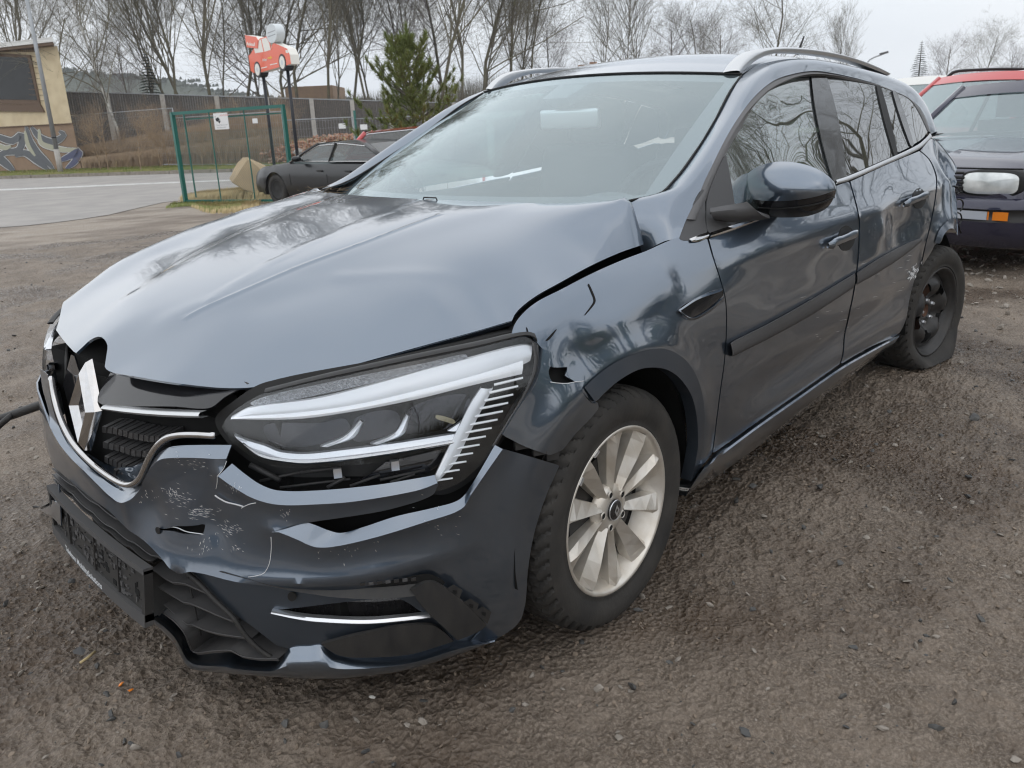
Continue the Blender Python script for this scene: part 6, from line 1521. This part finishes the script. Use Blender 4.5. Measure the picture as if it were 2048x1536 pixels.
for k in range(6):
    m = MB(); bbox_(m, -.45+k*.8, .33+k*.8, ze+.32, ze+.36, 6, .62); m.build('roof_sheet', 'roof_white', BLD, smooth=False)
def wall_s(px):
    """metres along the front wall seen at that column"""
    best = min(np.linspace(0, L_, 400), key=lambda s: abs(_px(fn(s, 2.5))-px)); return best
def _px(P): dd = np.array(P)-CC; return 1024+CF*(dd@AR)/(dd@AF)
def _py(P): dd = np.array(P)-CC; return 768-CF*(dd@AU)/(dd@AF)
def wall_pt(px, py, o=.04):
    v = ray(px, py); q = fn(0, 0, o); tt_ = ((q[:2]-CC[:2])@n)/(v[:2]@n); return CC+v*tt_
def wall_poly(name, pts, mt, o, th=.03, par=None):
    A = np.array([wall_pt(p[0], p[1], o) for p in pts]); nn = np.array([n[0], n[1], 0]); k = len(A); m = MB()
    m.add(np.vstack([A, A-nn*th]), [tuple(range(k))]+[(i, (i+1) % k, k+(i+1) % k, k+i) for i in range(k)]); return m.build(name, mt, par or BLD, smooth=False)
WF = wall_poly('window', [(-60, 103), (60, 110), (80, 210), (-50, 205)], 'window_frame_brown', .10, .08)
wall_poly('window_pane', [(-60, 112), (54, 115), (74, 200), (-45, 198)], 'glass_back', .115, .01, WF)
wall_poly('window_sill', [(-60, 206), (80, 210), (87, 224), (8, 223), (-50, 222)], 'window_frame_brown', .14, .1, WF)
for k in range(9): wall_poly('window_bar', [(56+k*.2, 112+k*11), (70+k*2.2, 113+k*11), (70+k*2.2, 114+k*11), (56+k*.2, 113+k*11)], 'window_frame_brown', .12, .02, WF)
for k in range(24): wall_poly('vent_slat', [(-20+k*3.9, 92), (-18+k*3.9, 92), (-17+k*3.9, 104), (-19+k*3.9, 104)], 'window_frame_brown', .06, .02)
def stroke(pts, w0, mt, o):
    P = cr(pts, n=22); T_ = np.gradient(P, axis=0); T_ /= np.linalg.norm(T_, axis=1)[:, None]; Nn = np.stack([-T_[:, 1], T_[:, 0]], -1)
    w = w0*np.sin(np.linspace(.12, math.pi-.12, 22))**.5; A = P+Nn*w[:, None]; Bq = P-Nn*w[:, None]
    m = MB(); m.grid(np.array([[wall_pt(*p, o) for p in A], [wall_pt(*p, o) for p in Bq]])); return m.build('graffiti', mt, BLD, smooth=False)
GS = [([(-40, 262), (0, 275), (25, 282), (45, 268), (38, 300), (10, 305), (-30, 330)], 7, 'graffiti_grey'), ([(52, 252), (60, 280), (75, 305), (95, 325), (108, 340)], 6, 'graffiti_grey'),
      ([(62, 254), (80, 275), (105, 284), (128, 270), (118, 262)], 7, 'graffiti_grey'), ([(78, 258), (82, 285), (105, 295), (135, 300), (158, 298)], 5, 'graffiti_pale'),
      ([(30, 312), (50, 306), (75, 322), (98, 340)], 7, 'graffiti_grey'), ([(-30, 300), (0, 318), (28, 342)], 8, 'graffiti_grey'), ([(118, 322), (140, 312), (158, 303), (150, 322), (132, 338)], 7, 'graffiti_blue'),
      ([(50, 262), (56, 290), (70, 312)], 4, 'graffiti_pale'), ([(-20, 285), (10, 296), (22, 292)], 5, 'graffiti_pale')]
for k, (pts, w_, mt_) in enumerate(GS):
    stroke(pts, w_+2.4, 'graffiti_black', .006+k*.0015); stroke(pts, w_+1.5, 'graffiti_white', .020+k*.0015); stroke(pts, w_, mt_, .034+k*.0015)
# lamp column
pb = GT(122, 346); m = MB(); LP = thing('lamp_post', 'leaning-looking grey steel lamp post in front of the ochre building', 'lamp post', tuple(pb))
m.tube([pb, pb+np.array([0, 0, 1.1])], .125, 12); m.build('post_base', 'concrete', LP)
m = MB(); m.tube([pb+np.array([0, 0, 1.1]), pb+np.array([0, 0, 9.5])], [.105, .075], 12); m.build('pole', 'galv', LP)
m = MB(); m.tube([pb+np.array([0, 0, 1.62]), pb+np.array([0, 0, 1.66])], .118, 12); m.build('clamp', 'post_black', LP)
m = MB(); m.tube(cr([pb+np.array([0, 0, 9.5]), pb+np.array([-.2, -.2, 9.9]), pb+np.array([-1.2, -1.0, 10.1])], 8), .05, 8); m.build('lamp_arm', 'galv', LP)
# far street lamp on the right
q = far(1722, 70); zt = CC[2]+2.0; hd = far(1757, 70); tz = top_of(hd, 107)
SLP = thing('street_lamp', 'thin distant street lamp with drooping head above the parked cars', 'street lamp', tuple(q))
m = MB(); m.tube(cr([q, np.array([q[0], q[1], tz-.9]), np.array([q[0], q[1], tz-.5])*.8+np.array([hd[0], hd[1], tz-.1])*.2, np.array([hd[0], hd[1], tz])], 16), .06, 6); m.build('pole', 'galv', SLP)
m = MB(); m.bar(np.array([hd[0], hd[1], tz])*.75+np.array([q[0], q[1], tz-.15])*.25, np.array([hd[0], hd[1], tz+.1])+(hd-q)*.18*np.array([1, 1, 0]), .22, .16); m.build('lamp_head', 'frame_grey', SLP, smooth=False)
# chimneyed house roofs far behind
q = far(1230, 120); HS = thing('far_house', 'far house showing only roof ridge and chimneys above the car roof', 'house', tuple(q))
m = MB(); m.box(q+np.array([0, 0, 3.5]), (9, 9, 7.0), rz=.7); m.build('wall', 'plinth', HS, smooth=False)
for px, pt in ((1188, 124), (1165, 130)):
    c = far(px, 112); zt = top_of(c, pt); m = MB(); m.box(np.array([c[0], c[1], zt-1.2]), (.9, .9, 2.4), rz=.7); m.build('chimney', 'brick_rubble', HS, smooth=False)
q = far(640, 95); q2 = far(500, 95); zt = top_of(q, 165)
HS2 = thing('far_house', 'far brown-roofed house glimpsed between the trees behind the fence', 'house', tuple(q)); m = MB(); m.box(q+np.array([0, 0, zt*.5-.3]), (9, 5, zt-q[2]), rz=.75); m.build('wall', 'plinth', HS2, smooth=False)

# ------------------------------------------------------------------ green gate with camera notice
gL = GT(372, 405); gR = GT(588, 404); fn, L_, d, n = frame(gL, gR)
zt = (top_of(gL, 221)+top_of(gR, 216))/2-gL[2]
GATE = thing('green_gate', 'open green steel mesh gate with a white camera notice, standing beside the boulder', 'gate', tuple(gL))
for nm, a, w_ in (('gate_post', (0, -.05, 0, zt), .09), ('gate_post', (L_, -.05, L_, zt), .07), ('frame_bar', (0, zt-.03, L_, zt-.03), .07), ('frame_bar', (0, .04, L_, .04), .05),
                  ('gate_bar', (L_*.345, .04, L_*.345, zt-.04), .022), ('gate_bar', (L_*.66, .04, L_*.66, zt-.04), .022)):
    m = MB(); m.bar(fn(a[0], a[1]), fn(a[2], a[3]), w_); m.build(nm, 'green_metal', GATE, smooth=False)
for a in ((.16, zt-.17, L_-.16, zt-.17), (.10, .10, .10, zt-.05), (L_-.17, .35, L_-.17, zt-.1)):
    m = MB(); m.bar(fn(a[0], a[1], -.25), fn(a[2], a[3], -.25), .03); m.build('inner_bar', 'green_metal', GATE, smooth=False)
m = MB()
for k in np.arange(-1.6, L_, .062):
    for sg in (1, -1):
        s0, s1 = (k, k+1.6) if sg > 0 else (k+1.6, k); z0, z1 = .05, .05+1.6
        # clip to the leaf
        A = np.array([s0, z0]); Bq = np.array([s1, z1]); P = [A+(Bq-A)*t for t in np.linspace(0, 1, 33)]; P = [p for p in P if .02 < p[0] < L_-.02 and p[1] < zt-.05]
        if len(P) > 1: m.bar(fn(P[0][0], P[0][1]), fn(P[-1][0], P[-1][1]), .002)
m.build('wire_mesh', 'green_wire', GATE, smooth=False, kind='stuff')
m = MB(); fbox(m, fn, L_-.03, L_+.13, .50, .90, -.05, .06); LB_ = m.build('lock_box', 'green_metal', GATE, smooth=False)
m = MB(); m.bar(fn(L_+.02, .74, .09), fn(L_-.14, .74, .09), .02); m.build('gate_handle', 'bright', LB_, smooth=False)
s0 = L_*.40; zc_ = zt-.09; SW_, SH_ = .44, .36
m = MB(); fbox(m, fn, s0, s0+SW_, zc_-SH_, zc_, .05, .056); NOTE = m.build('camera_notice', 'white_paint', GATE, smooth=False, label='white camera warning notice')
ntf = lambda x, y: fn(s0+x, zc_-SH_+y, .0575)
text3('lettering', 'ACHTUNG', .055, 'note_red', NOTE, lambda x, y: ntf(.20+x, .29+y)); text3('lettering', 'Dieser Bereich wird', .042, 'sign_text', NOTE, lambda x, y: ntf(.06+x, .085+y)); text3('lettering', 'videoüberwacht!', .042, 'sign_text', NOTE, lambda x, y: ntf(.06+x, .03+y))
m = MB(); m.add([ntf(*p) for p in ((.05, .24), (.14, .27), (.19, .22), (.12, .17), (.07, .19))], [(0, 1, 2, 3, 4)]); m.add([ntf(*p) for p in ((.13, .17), (.19, .21), (.20, .17), (.16, .13))], [(0, 1, 2, 3)]); m.add([ntf(*p) for p in ((.04, .28), (.06, .30), (.07, .27))], [(0, 1, 2)]); m.build('camera_symbol', 'post_black', NOTE, smooth=False)
# boulder
rg = np.random.default_rng(3); bm = bmesh.new(); bmesh.ops.create_icosphere(bm, subdivisions=4, radius=1); V = np.array([v.co[:] for v in bm.verts]); F = [tuple(v.index for v in f.verts) for f in bm.faces]; bm.free()
for _ in range(24):
    nn = rg.normal(size=3); nn /= np.linalg.norm(nn); dd = V@nn; cut = rg.uniform(.48, .74); V = V-np.clip(dd-cut, 0, 9)[:, None]*nn
V = V*(1+.03*np.array([vn(np.array([a*3]), np.array([b*3+c*2]), 1.7, 8)[0] for a, b, c in V])[:, None])
bc = GT(527, 398); bd = np.array([.66, -.75, 0]); bu = np.array([0, 0, 1.]); bf_ = np.array([.75, .66, 0])
ca, sa = math.cos(-.50), math.sin(-.50); V = V*np.array([1.15, .55, .62]); V = np.stack([V[:, 0]*ca-V[:, 2]*sa, V[:, 1], V[:, 0]*sa+V[:, 2]*ca], -1)
X = bc+np.array([-.05, .05, .42])+V[:, :1]*bd+V[:, 1:2]*bf_+V[:, 2:]*bu
tag(mesh('boulder', X, F, 'boulder', auto=22), 'big tan tilted boulder with a dark stain, just behind the green gate', 'boulder')
# rubble heap
RB = [GT(*p) for p in ((600, 326), (720, 322), (800, 318), (560, 325), (450, 322))]
pts = []; sz = []
for _ in range(1500):
    t = rg.random(); px = 545+300*t+rg.normal()*10; c = GT(px, 331-rg.random()*6); hgt = 1.25*math.exp(-((px-690)/110)**2)+.45*math.exp(-((px-560)/60)**2); pts.append(c+np.array([rg.normal()*.3, rg.normal()*.3, rg.random()**.8*hgt])); sz.append(rg.uniform(.05, .16))
stones('brick_rubble', pts, sz, 'brick_rubble', 5)
for i, (px, py, s) in enumerate(((606, 306, .34), (655, 300, .42), (688, 312, .30), (640, 316, .28))):
    c = GT(px, 331); z = top_of(c, py); o = stones('concrete_lump', [np.array([c[0]-.5, c[1]-.4, z])], [s], 'concrete', 50+i, kind=None); o['kind'] = 'thing'
    tag(o, ['pale concrete lump at the left end of the rubble heap', 'largest pale lump on top of the rubble heap', 'pale lump low on the rubble heap beside the red car', 'pale lump in the middle of the rubble heap'][i], 'rubble')

# ------------------------------------------------------------------ car-shaped advertising sign on two black posts
pA, pB = GT(534, 341), GT(597, 346)
mid = (pA+pB)/2; rt_ = AR*np.array([1, 1, 0]); rt_ /= np.linalg.norm(rt_); fw = AF*np.array([1, 1, 0]); fw /= np.linalg.norm(fw); fw = fw*1.0
dsg = .60*rt_-.80*fw; ns = -(.80*rt_+.60*fw)                      # right end swings towards the camera
ctr = mid.copy(); dep = (ctr-CC)@AF
sc_ = dep/CF/10.24                                               # metres per zoomed pixel there
zb0 = top_of(ctr, 141)
def SG(x, y, o=0):
    """x, y: drawing of the sign (right, up), o: outward"""
    s = (x-670)*sc_/.50; z = zb0+(1040-y)*sc_*1.02
    return ctr+np.array([dsg[0]*s+ns[0]*o, dsg[1]*s+ns[1]*o, 0])+np.array([0, 0, z-ctr[2]])
SIGN = thing('advertising_sign', 'orange car-shaped advertising sign with white speech bubble on two black posts', 'sign', tuple(ctr))
def splate(name, pts, mt, o0, o1, par=SIGN):
    k = len(pts); m = MB(); m.add([SG(x, y, o1) for x, y in pts]+[SG(x, y, o0) for x, y in pts], [tuple(range(k)), tuple(range(k, 2*k))[::-1]]+[(i, (i+1) % k, k+(i+1) % k, k+i) for i in range(k)]); return m.build(name, mt, par, smooth=False)
body_ = [(170, 700), (240, 668), (330, 590), (500, 450), (530, 436), (690, 430), (760, 560), (775, 690), (795, 600), (850, 575), (950, 622), (1140, 720), (1185, 830), (1190, 990), (1100, 1000), (920, 1010), (450, 1045), (330, 1045), (240, 1030), (180, 985)]
BD = splate('sign_body', body_, 'sign_light', -.34, .0); splate('sign_face', body_, 'sign_orange', .002, .012)
splate('sign_window', [(345, 600), (500, 470), (545, 455), (575, 690), (360, 680)], 'sign_light', .013, .018); splate('sign_window', [(565, 455), (680, 448), (745, 560), (760, 680), (600, 690)], 'sign_light', .013, .018)
WG = splate('sign_board', [(165, 312), (440, 392), (492, 470), (450, 605), (175, 540)], 'sign_orange', .02, .05); splate('sign_back', [(165, 312), (440, 392), (492, 470), (450, 605), (175, 540)], 'sign_light', -.30, .019)
th = np.linspace(0, 2*math.pi, 33)[:-1]
splate('speech_bubble', [(830+128*math.cos(t)*1.0, 402+170*math.sin(t)) for t in th], 'sign_grey', -.30, .03)
for cx, cy in ((368, 985), (1003, 940)):
    splate('sign_wheel', [(cx+84*math.cos(t), cy+150*math.sin(t)) for t in th], 'post_black', -.30, .022); splate('sign_rim', [(cx+62*math.cos(t), cy+112*math.sin(t)) for t in th], 'sign_light', .023, .030); splate('sign_hub', [(cx+26*math.cos(t), cy+44*math.sin(t)) for t in th], 'sign_grey', .031, .034)
splate('sign_lamp', [(1105, 740), (1150, 745), (1175, 790), (1150, 800), (1110, 785)], 'sign_light', .013, .018)
tx = lambda x0, y0, k, sl=0: (lambda x, y: SG(x0+x*k, y0-y*k*1.1-sl*x*k, .052 if sl else .019))
text3('lettering', 'Ankauf', .1, 'sign_light', SIGN, tx(185, 500, 780, -.24), bold=.003); text3('lettering', 'Hier', .1, 'sign_light', SIGN, tx(530, 855, 620), bold=.002)
splate('arrow', [(665, 800), (725, 805), (725, 780), (775, 820), (725, 855), (725, 832), (665, 830)], 'yellow', .013, .018)
for (x0, x1, y0, y1) in ((470, 620, 965, 980), (700, 880, 935, 950)): splate('sign_line', [(x0, y0), (x1, y0-6), (x1, y1-6), (x0, y1)], 'sign_light', .013, .018)
for y0 in (375, 440): splate('sign_line', [(740, y0), (925, y0-14), (925, y0), (740, y0+14)], 'sign_text', .031, .034)
for x in (385, 1000):
    p = SG(x, 1040, -.16); m = MB(); m.tube([np.array([p[0], p[1], TZ(p[0], p[1])-.1]), p], .065, 10); m.build('sign_post', 'post_black', SIGN)

# ------------------------------------------------------------------ other parked cars
def other_car(name, label, N0, fdir, Lc, Wc, Hc, mt, zg=None, hood_z=.86, belt=.93, ws=(1.15, 1.95), rear=(3.55, 3.95), wb=(.80, 3.35), wr=.31, trim='seal', lamp='lens_white', rails=False, wheels='hubcap', tail=True):
    f = np.array([fdir[0], fdir[1], 0.]); f /= np.linalg.norm(f); l = np.array([-f[1], f[0], 0.]); z0 = float(TZ(*N0)) if zg is None else zg
    o = np.array([N0[0], N0[1], z0]); P3 = lambda x, y, z: o-f*x+l*y+np.array([0, 0, z])
    t = thing(name, label, 'car', tuple(o)); hw = Wc/2
    xs_ = np.unique(np.r_[0, .03, .08, .16, np.arange(.25, Lc-.2, .05), Lc-.12, Lc-.04, Lc]); G = []
    for x in xs_:
        e = min(1, ((x+.02)/.5))**.35 if x < .5 else 1; e2 = min(1, (Lc-x+.03)/.45)**.3 if x > Lc-.45 else 1; w = hw*(.80+.20*e)*(.85+.15*e2)
        zt = np.interp(x, [0, .05, .3, ws[0], rear[1], Lc-.05, Lc], [hood_z-.22, hood_z-.12, hood_z-.03, belt, belt, belt-.02, belt-.12]); zl = .20 if .3 < x < Lc-.3 else .24
        arch = 0
        for xc in wb:
            if abs(x-xc) < wr+.055: arch = max(arch, .30+math.sqrt((wr+.055)**2-(x-xc)**2))
        pr = [(0, zt+.02), (.55, zt+.01), (.82, zt-.01), (.93, zt-.045), (.985, zt-.12), (1.0, zt-.24), (1.0, .45), (.985, .30), (.95, zl), (.70, zl-.02), (0, zl-.02)]
        G.append([[x, s*a*w, max(z, arch) if a > .9 else z] for s, seq in ((1, pr), (-1, pr[::-1][1:])) for a, z in seq])
    G = np.array(G); V = np.array([[P3(*q) for q in r] for r in G]); b = MB(); b.grid(V); kk = V.shape[1]; b.f += [tuple(range(kk)), tuple((len(xs_)-1)*kk+i for i in range(kk))[::-1]]
    b.build('body', mt, t, auto=35)
    # greenhouse
    def ga(x):
        zt = np.interp(x, [ws[0], ws[1], (ws[1]+rear[0])/2, rear[0], rear[1]], [belt, Hc-.03, Hc, Hc-.05, belt]); k = np.clip((zt-belt)/(Hc-belt), 0, 1); return zt, hw*(.90-.16*k)
    gx = np.r_[np.linspace(ws[0], ws[1], 7), np.linspace(ws[1], rear[0], 9)[1:], np.linspace(rear[0], rear[1], 5)[1:]]
    for s in (1, -1):
        b = MB(); b.grid(np.array([[P3(x, s*hw*.90*(1-.01), belt-.01), P3(x, s*(hw*.90+ga(x)[1])/2+s*.004, (belt+ga(x)[0])/2), P3(x, s*ga(x)[1], ga(x)[0]-.01)] for x in gx])); b.build('side_window', 'glass_car', t)
    for nm, xa in (('windscreen', gx[:7]), ('rear_window', gx[-5:])):
        b = MB(); b.grid(np.array([[P3(x-.10*(1-q*q)*(1 if nm == 'windscreen' else -1)*(1-.4*(ga(x)[0]-belt)/(Hc-belt)), q*ga(x)[1], ga(x)[0]+.03*(1-q*q)*(ga(x)[0]-belt)/(Hc-belt)) for q in np.linspace(-1, 1, 11)] for x in xa])); b.build(nm, 'glass_wind' if nm == 'windscreen' else 'glass_car', t)
    rx = np.linspace(ws[1]-.02, rear[0]+.02, 9); b = MB(); b.grid(np.array([[P3(x-(.06*(1-q*q) if i == 0 else 0), q*(ga(x)[1]+.004), ga(x)[0]-.005+.035*(1-q*q)) for q in np.linspace(-1, 1, 13)] for i, x in enumerate(rx)])); b.build('roof', mt, t)
    hx_ = [ws[1]-.13, ws[1]-.06, ws[1]+.01]; b = MB(); b.grid(np.array([[P3(x-.065*(1-q*q), q*ga(x)[1], ga(x)[0]+.008+.03*(1-q*q)) for q in np.linspace(-1, 1, 13)] for x in hx_])); b.build('roof_header', mt, t)
    for s in (1, -1):
        for (xa, xb, r_) in ((ws[0], ws[1], .030), (rear[1], rear[0], .045)):
            m = MB(); m.tube([P3(xa, s*ga(xa)[1]*1.0, ga(xa)[0]-.02), P3((xa+xb)/2, s*ga((xa+xb)/2)[1]*1.005, ga((xa+xb)/2)[0]), P3(xb, s*ga(xb)[1], ga(xb)[0])], r_, 8); m.build('pillar', mt, t)
        xm = ws[1]+.45; m = MB(); m.bar(P3(xm, s*hw*.905, belt), P3(xm+.08, s*(ga(xm)[1]+.004), ga(xm)[0]), .08, .03); m.build('door_pillar', 'seal', t, smooth=False)
        m = MB(); m.tube(np.array([P3(x, s*(ga(x)[1]+.010), ga(x)[0]-.03) for x in np.r_[np.linspace(ws[0]+.35, rear[1]-.25, 26)]]), .012, 6); m.tube(np.array([P3(x, s*(hw*.915), belt+.004) for x in np.linspace(ws[0]+.3, rear[1]-.2, 8)]), .010, 6); m.build('window_trim', trim, t, kind='stuff')
        if rails: m = MB(); m.tube(cr([P3(ws[1]+.1, s*(hw*.70), Hc-.02), P3(ws[1]+.25, s*hw*.70, Hc+.05), P3(rear[0]-.2, s*hw*.70, Hc+.04), P3(rear[0], s*hw*.70, Hc-.04)], 20), .02, 6); m.build('roof_rail', 'seal', t)
        m = MB(); c = P3(ws[0]+.42, s*(hw+.06), belt+.06); bmx = MB(); rbx = []
        for i in range(7):
            ph = math.pi*i/6; rbx.append([c+(-f)*(.07*math.cos(u)*math.sin(ph+.001))+l*(.11*math.cos(ph))+np.array([0, 0, .06*math.sin(u)*math.sin(ph+.001)]) for u in np.linspace(0, 2*math.pi, 11)[:-1]])
        m.grid(np.array(rbx), closed_v=True); m.build('door_mirror', mt, t)
        m = MB(); m.bar(P3(ws[0]+.42, s*hw*.9, belt+.02), P3(ws[0]+.42, s*(hw+.05), belt+.05), .03); m.build('mirror_stalk', 'seal', t, smooth=False)
        for xd in (ws[0]+.05, xm, xm+.85):
            m = MB(); m.tube([P3(xd, s*(hw*.93+.0), belt-.05), P3(xd, s*(hw+.001), belt-.24), P3(xd+.02, s*(hw+.001), .42)], .004, 4); m.build('door_gap', 'inner_black', t)
        for xd in (xm-.20, xm+.66):
            m = MB(); m.bar(P3(xd-.08, s*(hw+.006), belt-.17), P3(xd+.08, s*(hw+.006), belt-.17), .025); m.build('door_handle', 'seal', t, smooth=False)
        for xc in wb:
            Wh = bpy.data.objects.new('wheel', None); COL.objects.link(Wh); Wh.parent = t; ORG[Wh.name] = o
            def LW(prof, nm, m_):
                th = np.linspace(0, 2*math.pi, 29)[:-1]; b = MB(); b.grid(np.array([[P3(xc+r*math.cos(a), s*(hw-.10+y), .31+r*math.sin(a)) for a in th] for r, y in prof]), closed_v=True); b.build(nm, m_, Wh)
            LW([(.2, -.1), (wr-.01, -.1), (wr, -.06), (wr, .04), (wr-.02, .075), (.21, .085), (.20, .06)], 'tyre', 'rubber'); LW([(.205, .06), (.20, .075), (.17, .06), (.05, .055), (.001, .06)], 'rim', wheels)
    # lamps
    for s in (1, -1):
        if tail:
            m = MB(); m.grid(np.array([[P3(Lc-.02-.10*(1-a)*0-.25*a, s*hw*(.62+.36*a)+s*.012, z) for a in np.linspace(0, 1, 6)] for z in (.68, .76, .84)])); m.build('tail_lamp', 'red_lamp', t)
    return t, P3, hw
_vd = np.array([.978, .206, 0]); _rd = np.array([.206, -.978, 0])
def PX(P): return (_px(P), _py(P))
GOLF, P3, hw = other_car('dark_hatchback', 'dark violet hatchback with oval headlamp and amber indicator, behind the flat tyre', (5.49, .036), (-.965, .260), 4.02, 1.70, 1.37, 'car_violet', zg=0., hood_z=.84, belt=.93, ws=(1.10, 1.66), rear=(3.3, 3.9), wb=(.80, 3.27))
def sup(cy, cz, w, h, x, n=4., k=28):
    th = np.linspace(0, 2*math.pi, k+1)[:-1]; return [P3(x+.10*max(0, (abs(cy+w*.5*np.sign(math.cos(t))*abs(math.cos(t))**(2/n))-.45)), cy+w*.5*np.sign(math.cos(t))*abs(math.cos(t))**(2/n), cz+h*.5*np.sign(math.sin(t))*abs(math.sin(t))**(2/n)) for t in th]
for s in (1, -1):
    m = MB(); m.grid(np.array([sup(s*.555, .665, .42, .185, .12), sup(s*.555, .665, .415, .18, -.008), sup(s*.555, .665, .385, .155, -.014)]), closed_v=True); m.build('headlamp_rim', 'seal', GOLF)
    m = MB(); m.grid(np.array([sup(s*.555, .665, .385, .155, -.008), sup(s*.555, .665, .33, .12, .05)]), closed_v=True); m.f += [tuple(28+i for i in range(28))]; m.build('headlamp_bowl', 'lens_white', GOLF)
    for q, w_ in ((.07, .13), (-.09, .12)):
        a_ = sup(s*.555+q, .665, w_, .11, .035, n=2.); b_ = sup(s*.555+q, .665, w_*.5, .05, .047, n=2.); m = MB(); m.grid(np.array([a_, b_]), closed_v=True); m.f += [tuple(28+i for i in range(28))]; m.build('headlamp_reflector', 'bright', GOLF)
    m = MB(); m.grid(np.array([sup(s*.555, .665, .385, .155, -.012), sup(s*.555, .665, .30, .11, -.030), sup(s*.555, .665, .05, .02, -.036)]), closed_v=True); m.f += [tuple(56+i for i in range(28))]; m.build('headlamp', 'head_glass', GOLF)
    m = MB()
    m.build_ = None
    pts = np.array([[P3(-.085+.12*max(0, y-.5)**1.2*1.0, s*y, z) for y in (.34, .42, .50, .60)] for z in (.475, .415)]); b = MB(); b.grid(pts); b.build('bumper_lamp', 'lens_grey', GOLF)
    pts = np.array([[P3(-.082+.12*max(0, y-.5)**1.2, s*y, z) for y in (.60, .66, .74)] for z in (.475, .415)]); b = MB(); b.grid(pts); b.build('indicator', 'amber', GOLF)
yy = np.linspace(-.86, .86, 31)
def brow(x, z, ww=1.0): return [P3(x+.55*max(0, abs(y)/.86-.72)**1.6*2.0, y*ww, z) for y in yy]
m = MB(); m.grid(np.array([brow(.03, .565), brow(-.055, .56), brow(-.085, .535), brow(-.09, .49)])); m.build('bumper', 'car_violet', GOLF)
m = MB(); m.grid(np.array([brow(-.09, .49), brow(-.074, .485), brow(-.074, .405), brow(-.09, .40)])); m.build('bumper_inset', 'black_plastic', GOLF)
m = MB(); m.grid(np.array([brow(-.09, .40), brow(-.085, .33), brow(-.05, .22), brow(.02, .20)])); m.build('bumper_skirt', 'car_violet', GOLF)
m = MB(); m.grid(np.array([brow(-.092, .36, .5), brow(-.088, .29, .5)])); m.build('bumper_intake', 'seal', GOLF)
for k in range(5):
    m = MB(); m.grid(np.array([[P3(-.012+.006*(k % 2), y, .745-.034*k-.002) for y in np.linspace(-.375, .375, 7)], [P3(-.028, y, .745-.034*k-.010) for y in np.linspace(-.375, .375, 7)], [P3(-.012, y, .745-.034*k-.022) for y in np.linspace(-.375, .375, 7)]])); m.build('grille_bar', 'seal', GOLF)
m = MB(); m.tube([P3(.02+.12*max(0, abs(y)-.5), y, .765) for y in np.linspace(-.75, .75, 25)], .006, 5); m.build('bonnet_gap', 'inner_black', GOLF)
m = MB(); m.tube([P3(1.08, -.60, .955), P3(1.12, -.1, .965), P3(1.10, .45, .985)], .012, 5); m.build('wiper', 'seal', GOLF)
for s in (-1, 1):
    bb = GOLF; m = MB(); c = P3(2.05, s*.36, .75)
    for nm, dz, dd in (('seat', 0, (.3, .46, .6)), ('headrest', .42, (.1, .26, .2))):
        m = MB(); m.box(c+np.array([0, 0, dz]), dd, rz=math.atan2(.26, -.965)); m.build(nm, 'seat', GOLF, smooth=False)
RM, P3r, _ = other_car('red_van', 'red people carrier with black roof rails, between the dark hatchback and the white van', (8.75, 1.35), (-.93, .36), 4.3, 1.78, 1.62, 'car_red', hood_z=.95, belt=1.02, ws=(.95, 1.75), rear=(3.9, 4.2), wb=(.85, 3.5), rails=True)
WV, P3w, _ = other_car('white_van', 'white van of which only the roof shows over the red people carrier', (13.4, 3.2), (-.95, .30), 5.0, 1.95, 1.86, 'car_white', hood_z=1.05, belt=1.1, ws=(.9, 1.6), rear=(4.6, 4.9), wb=(.9, 4.0))
# cars beyond the bonnet
wz = -.29; q = at(623, 372, z=wz+.31); fa = np.array([0., 1.])
other_car('black_estate', 'black car with chrome window trim, nose left, directly behind the windscreen corner', tuple(q[:2]+fa*.86), fa, 4.5, 1.80, 1.22, 'car_black', zg=wz, hood_z=.80, belt=.87, ws=(1.35, 2.15), rear=(3.6, 4.3), wb=(.86, 3.6), trim='chrome', wheels='seal')
q = at(760, 256, z=1.50-.45); q = q if np.linalg.norm(q[:2]) < 60 else q
rdir = AF[:2]/np.linalg.norm(AF[:2]); b0 = CC[:2]+ray(715, 260)[:2]*17.3
other_car('red_hatchback', 'red hatchback facing right, behind the black car and left of the windscreen', tuple(b0+np.array([.66, -.75])*4.0), (.68, -.73), 4.2, 1.78, 1.52, 'car_red', zg=-.40, hood_z=.92, belt=1.10, ws=(1.2, 1.9), rear=(3.75, 4.12), wb=(.85, 3.4), trim='rail')
b0 = CC[:2]+ray(985, 330)[:2]*9.5
other_car('silver_hatchback', 'pale hatchback with red tail lamp, seen dimly through the windscreen', tuple(b0+np.array([2.2, 2.6])), (.50, .86), 4.1, 1.75, 1.45, 'rail', zg=-.15, wb=(.85, 3.3))

# ------------------------------------------------------------------ thin winter haze
hm = bpy.data.materials.new('haze'); hm.use_nodes = True; nt = hm.node_tree; nt.nodes.clear(); o_ = nt.nodes.new('ShaderNodeOutputMaterial'); vp = nt.nodes.new('ShaderNodeVolumePrincipled')
vp.inputs['Density'].default_value = .0006; vp.inputs['Color'].default_value = (.85, .9, .97, 1); nt.links.new(vp.outputs[0], o_.inputs['Volume']); MATS['haze'] = hm
m = MB(); m.box((300, 300, 23), (820, 820, 50)); tag(m.build('haze', 'haze', smooth=False), kind='stuff')
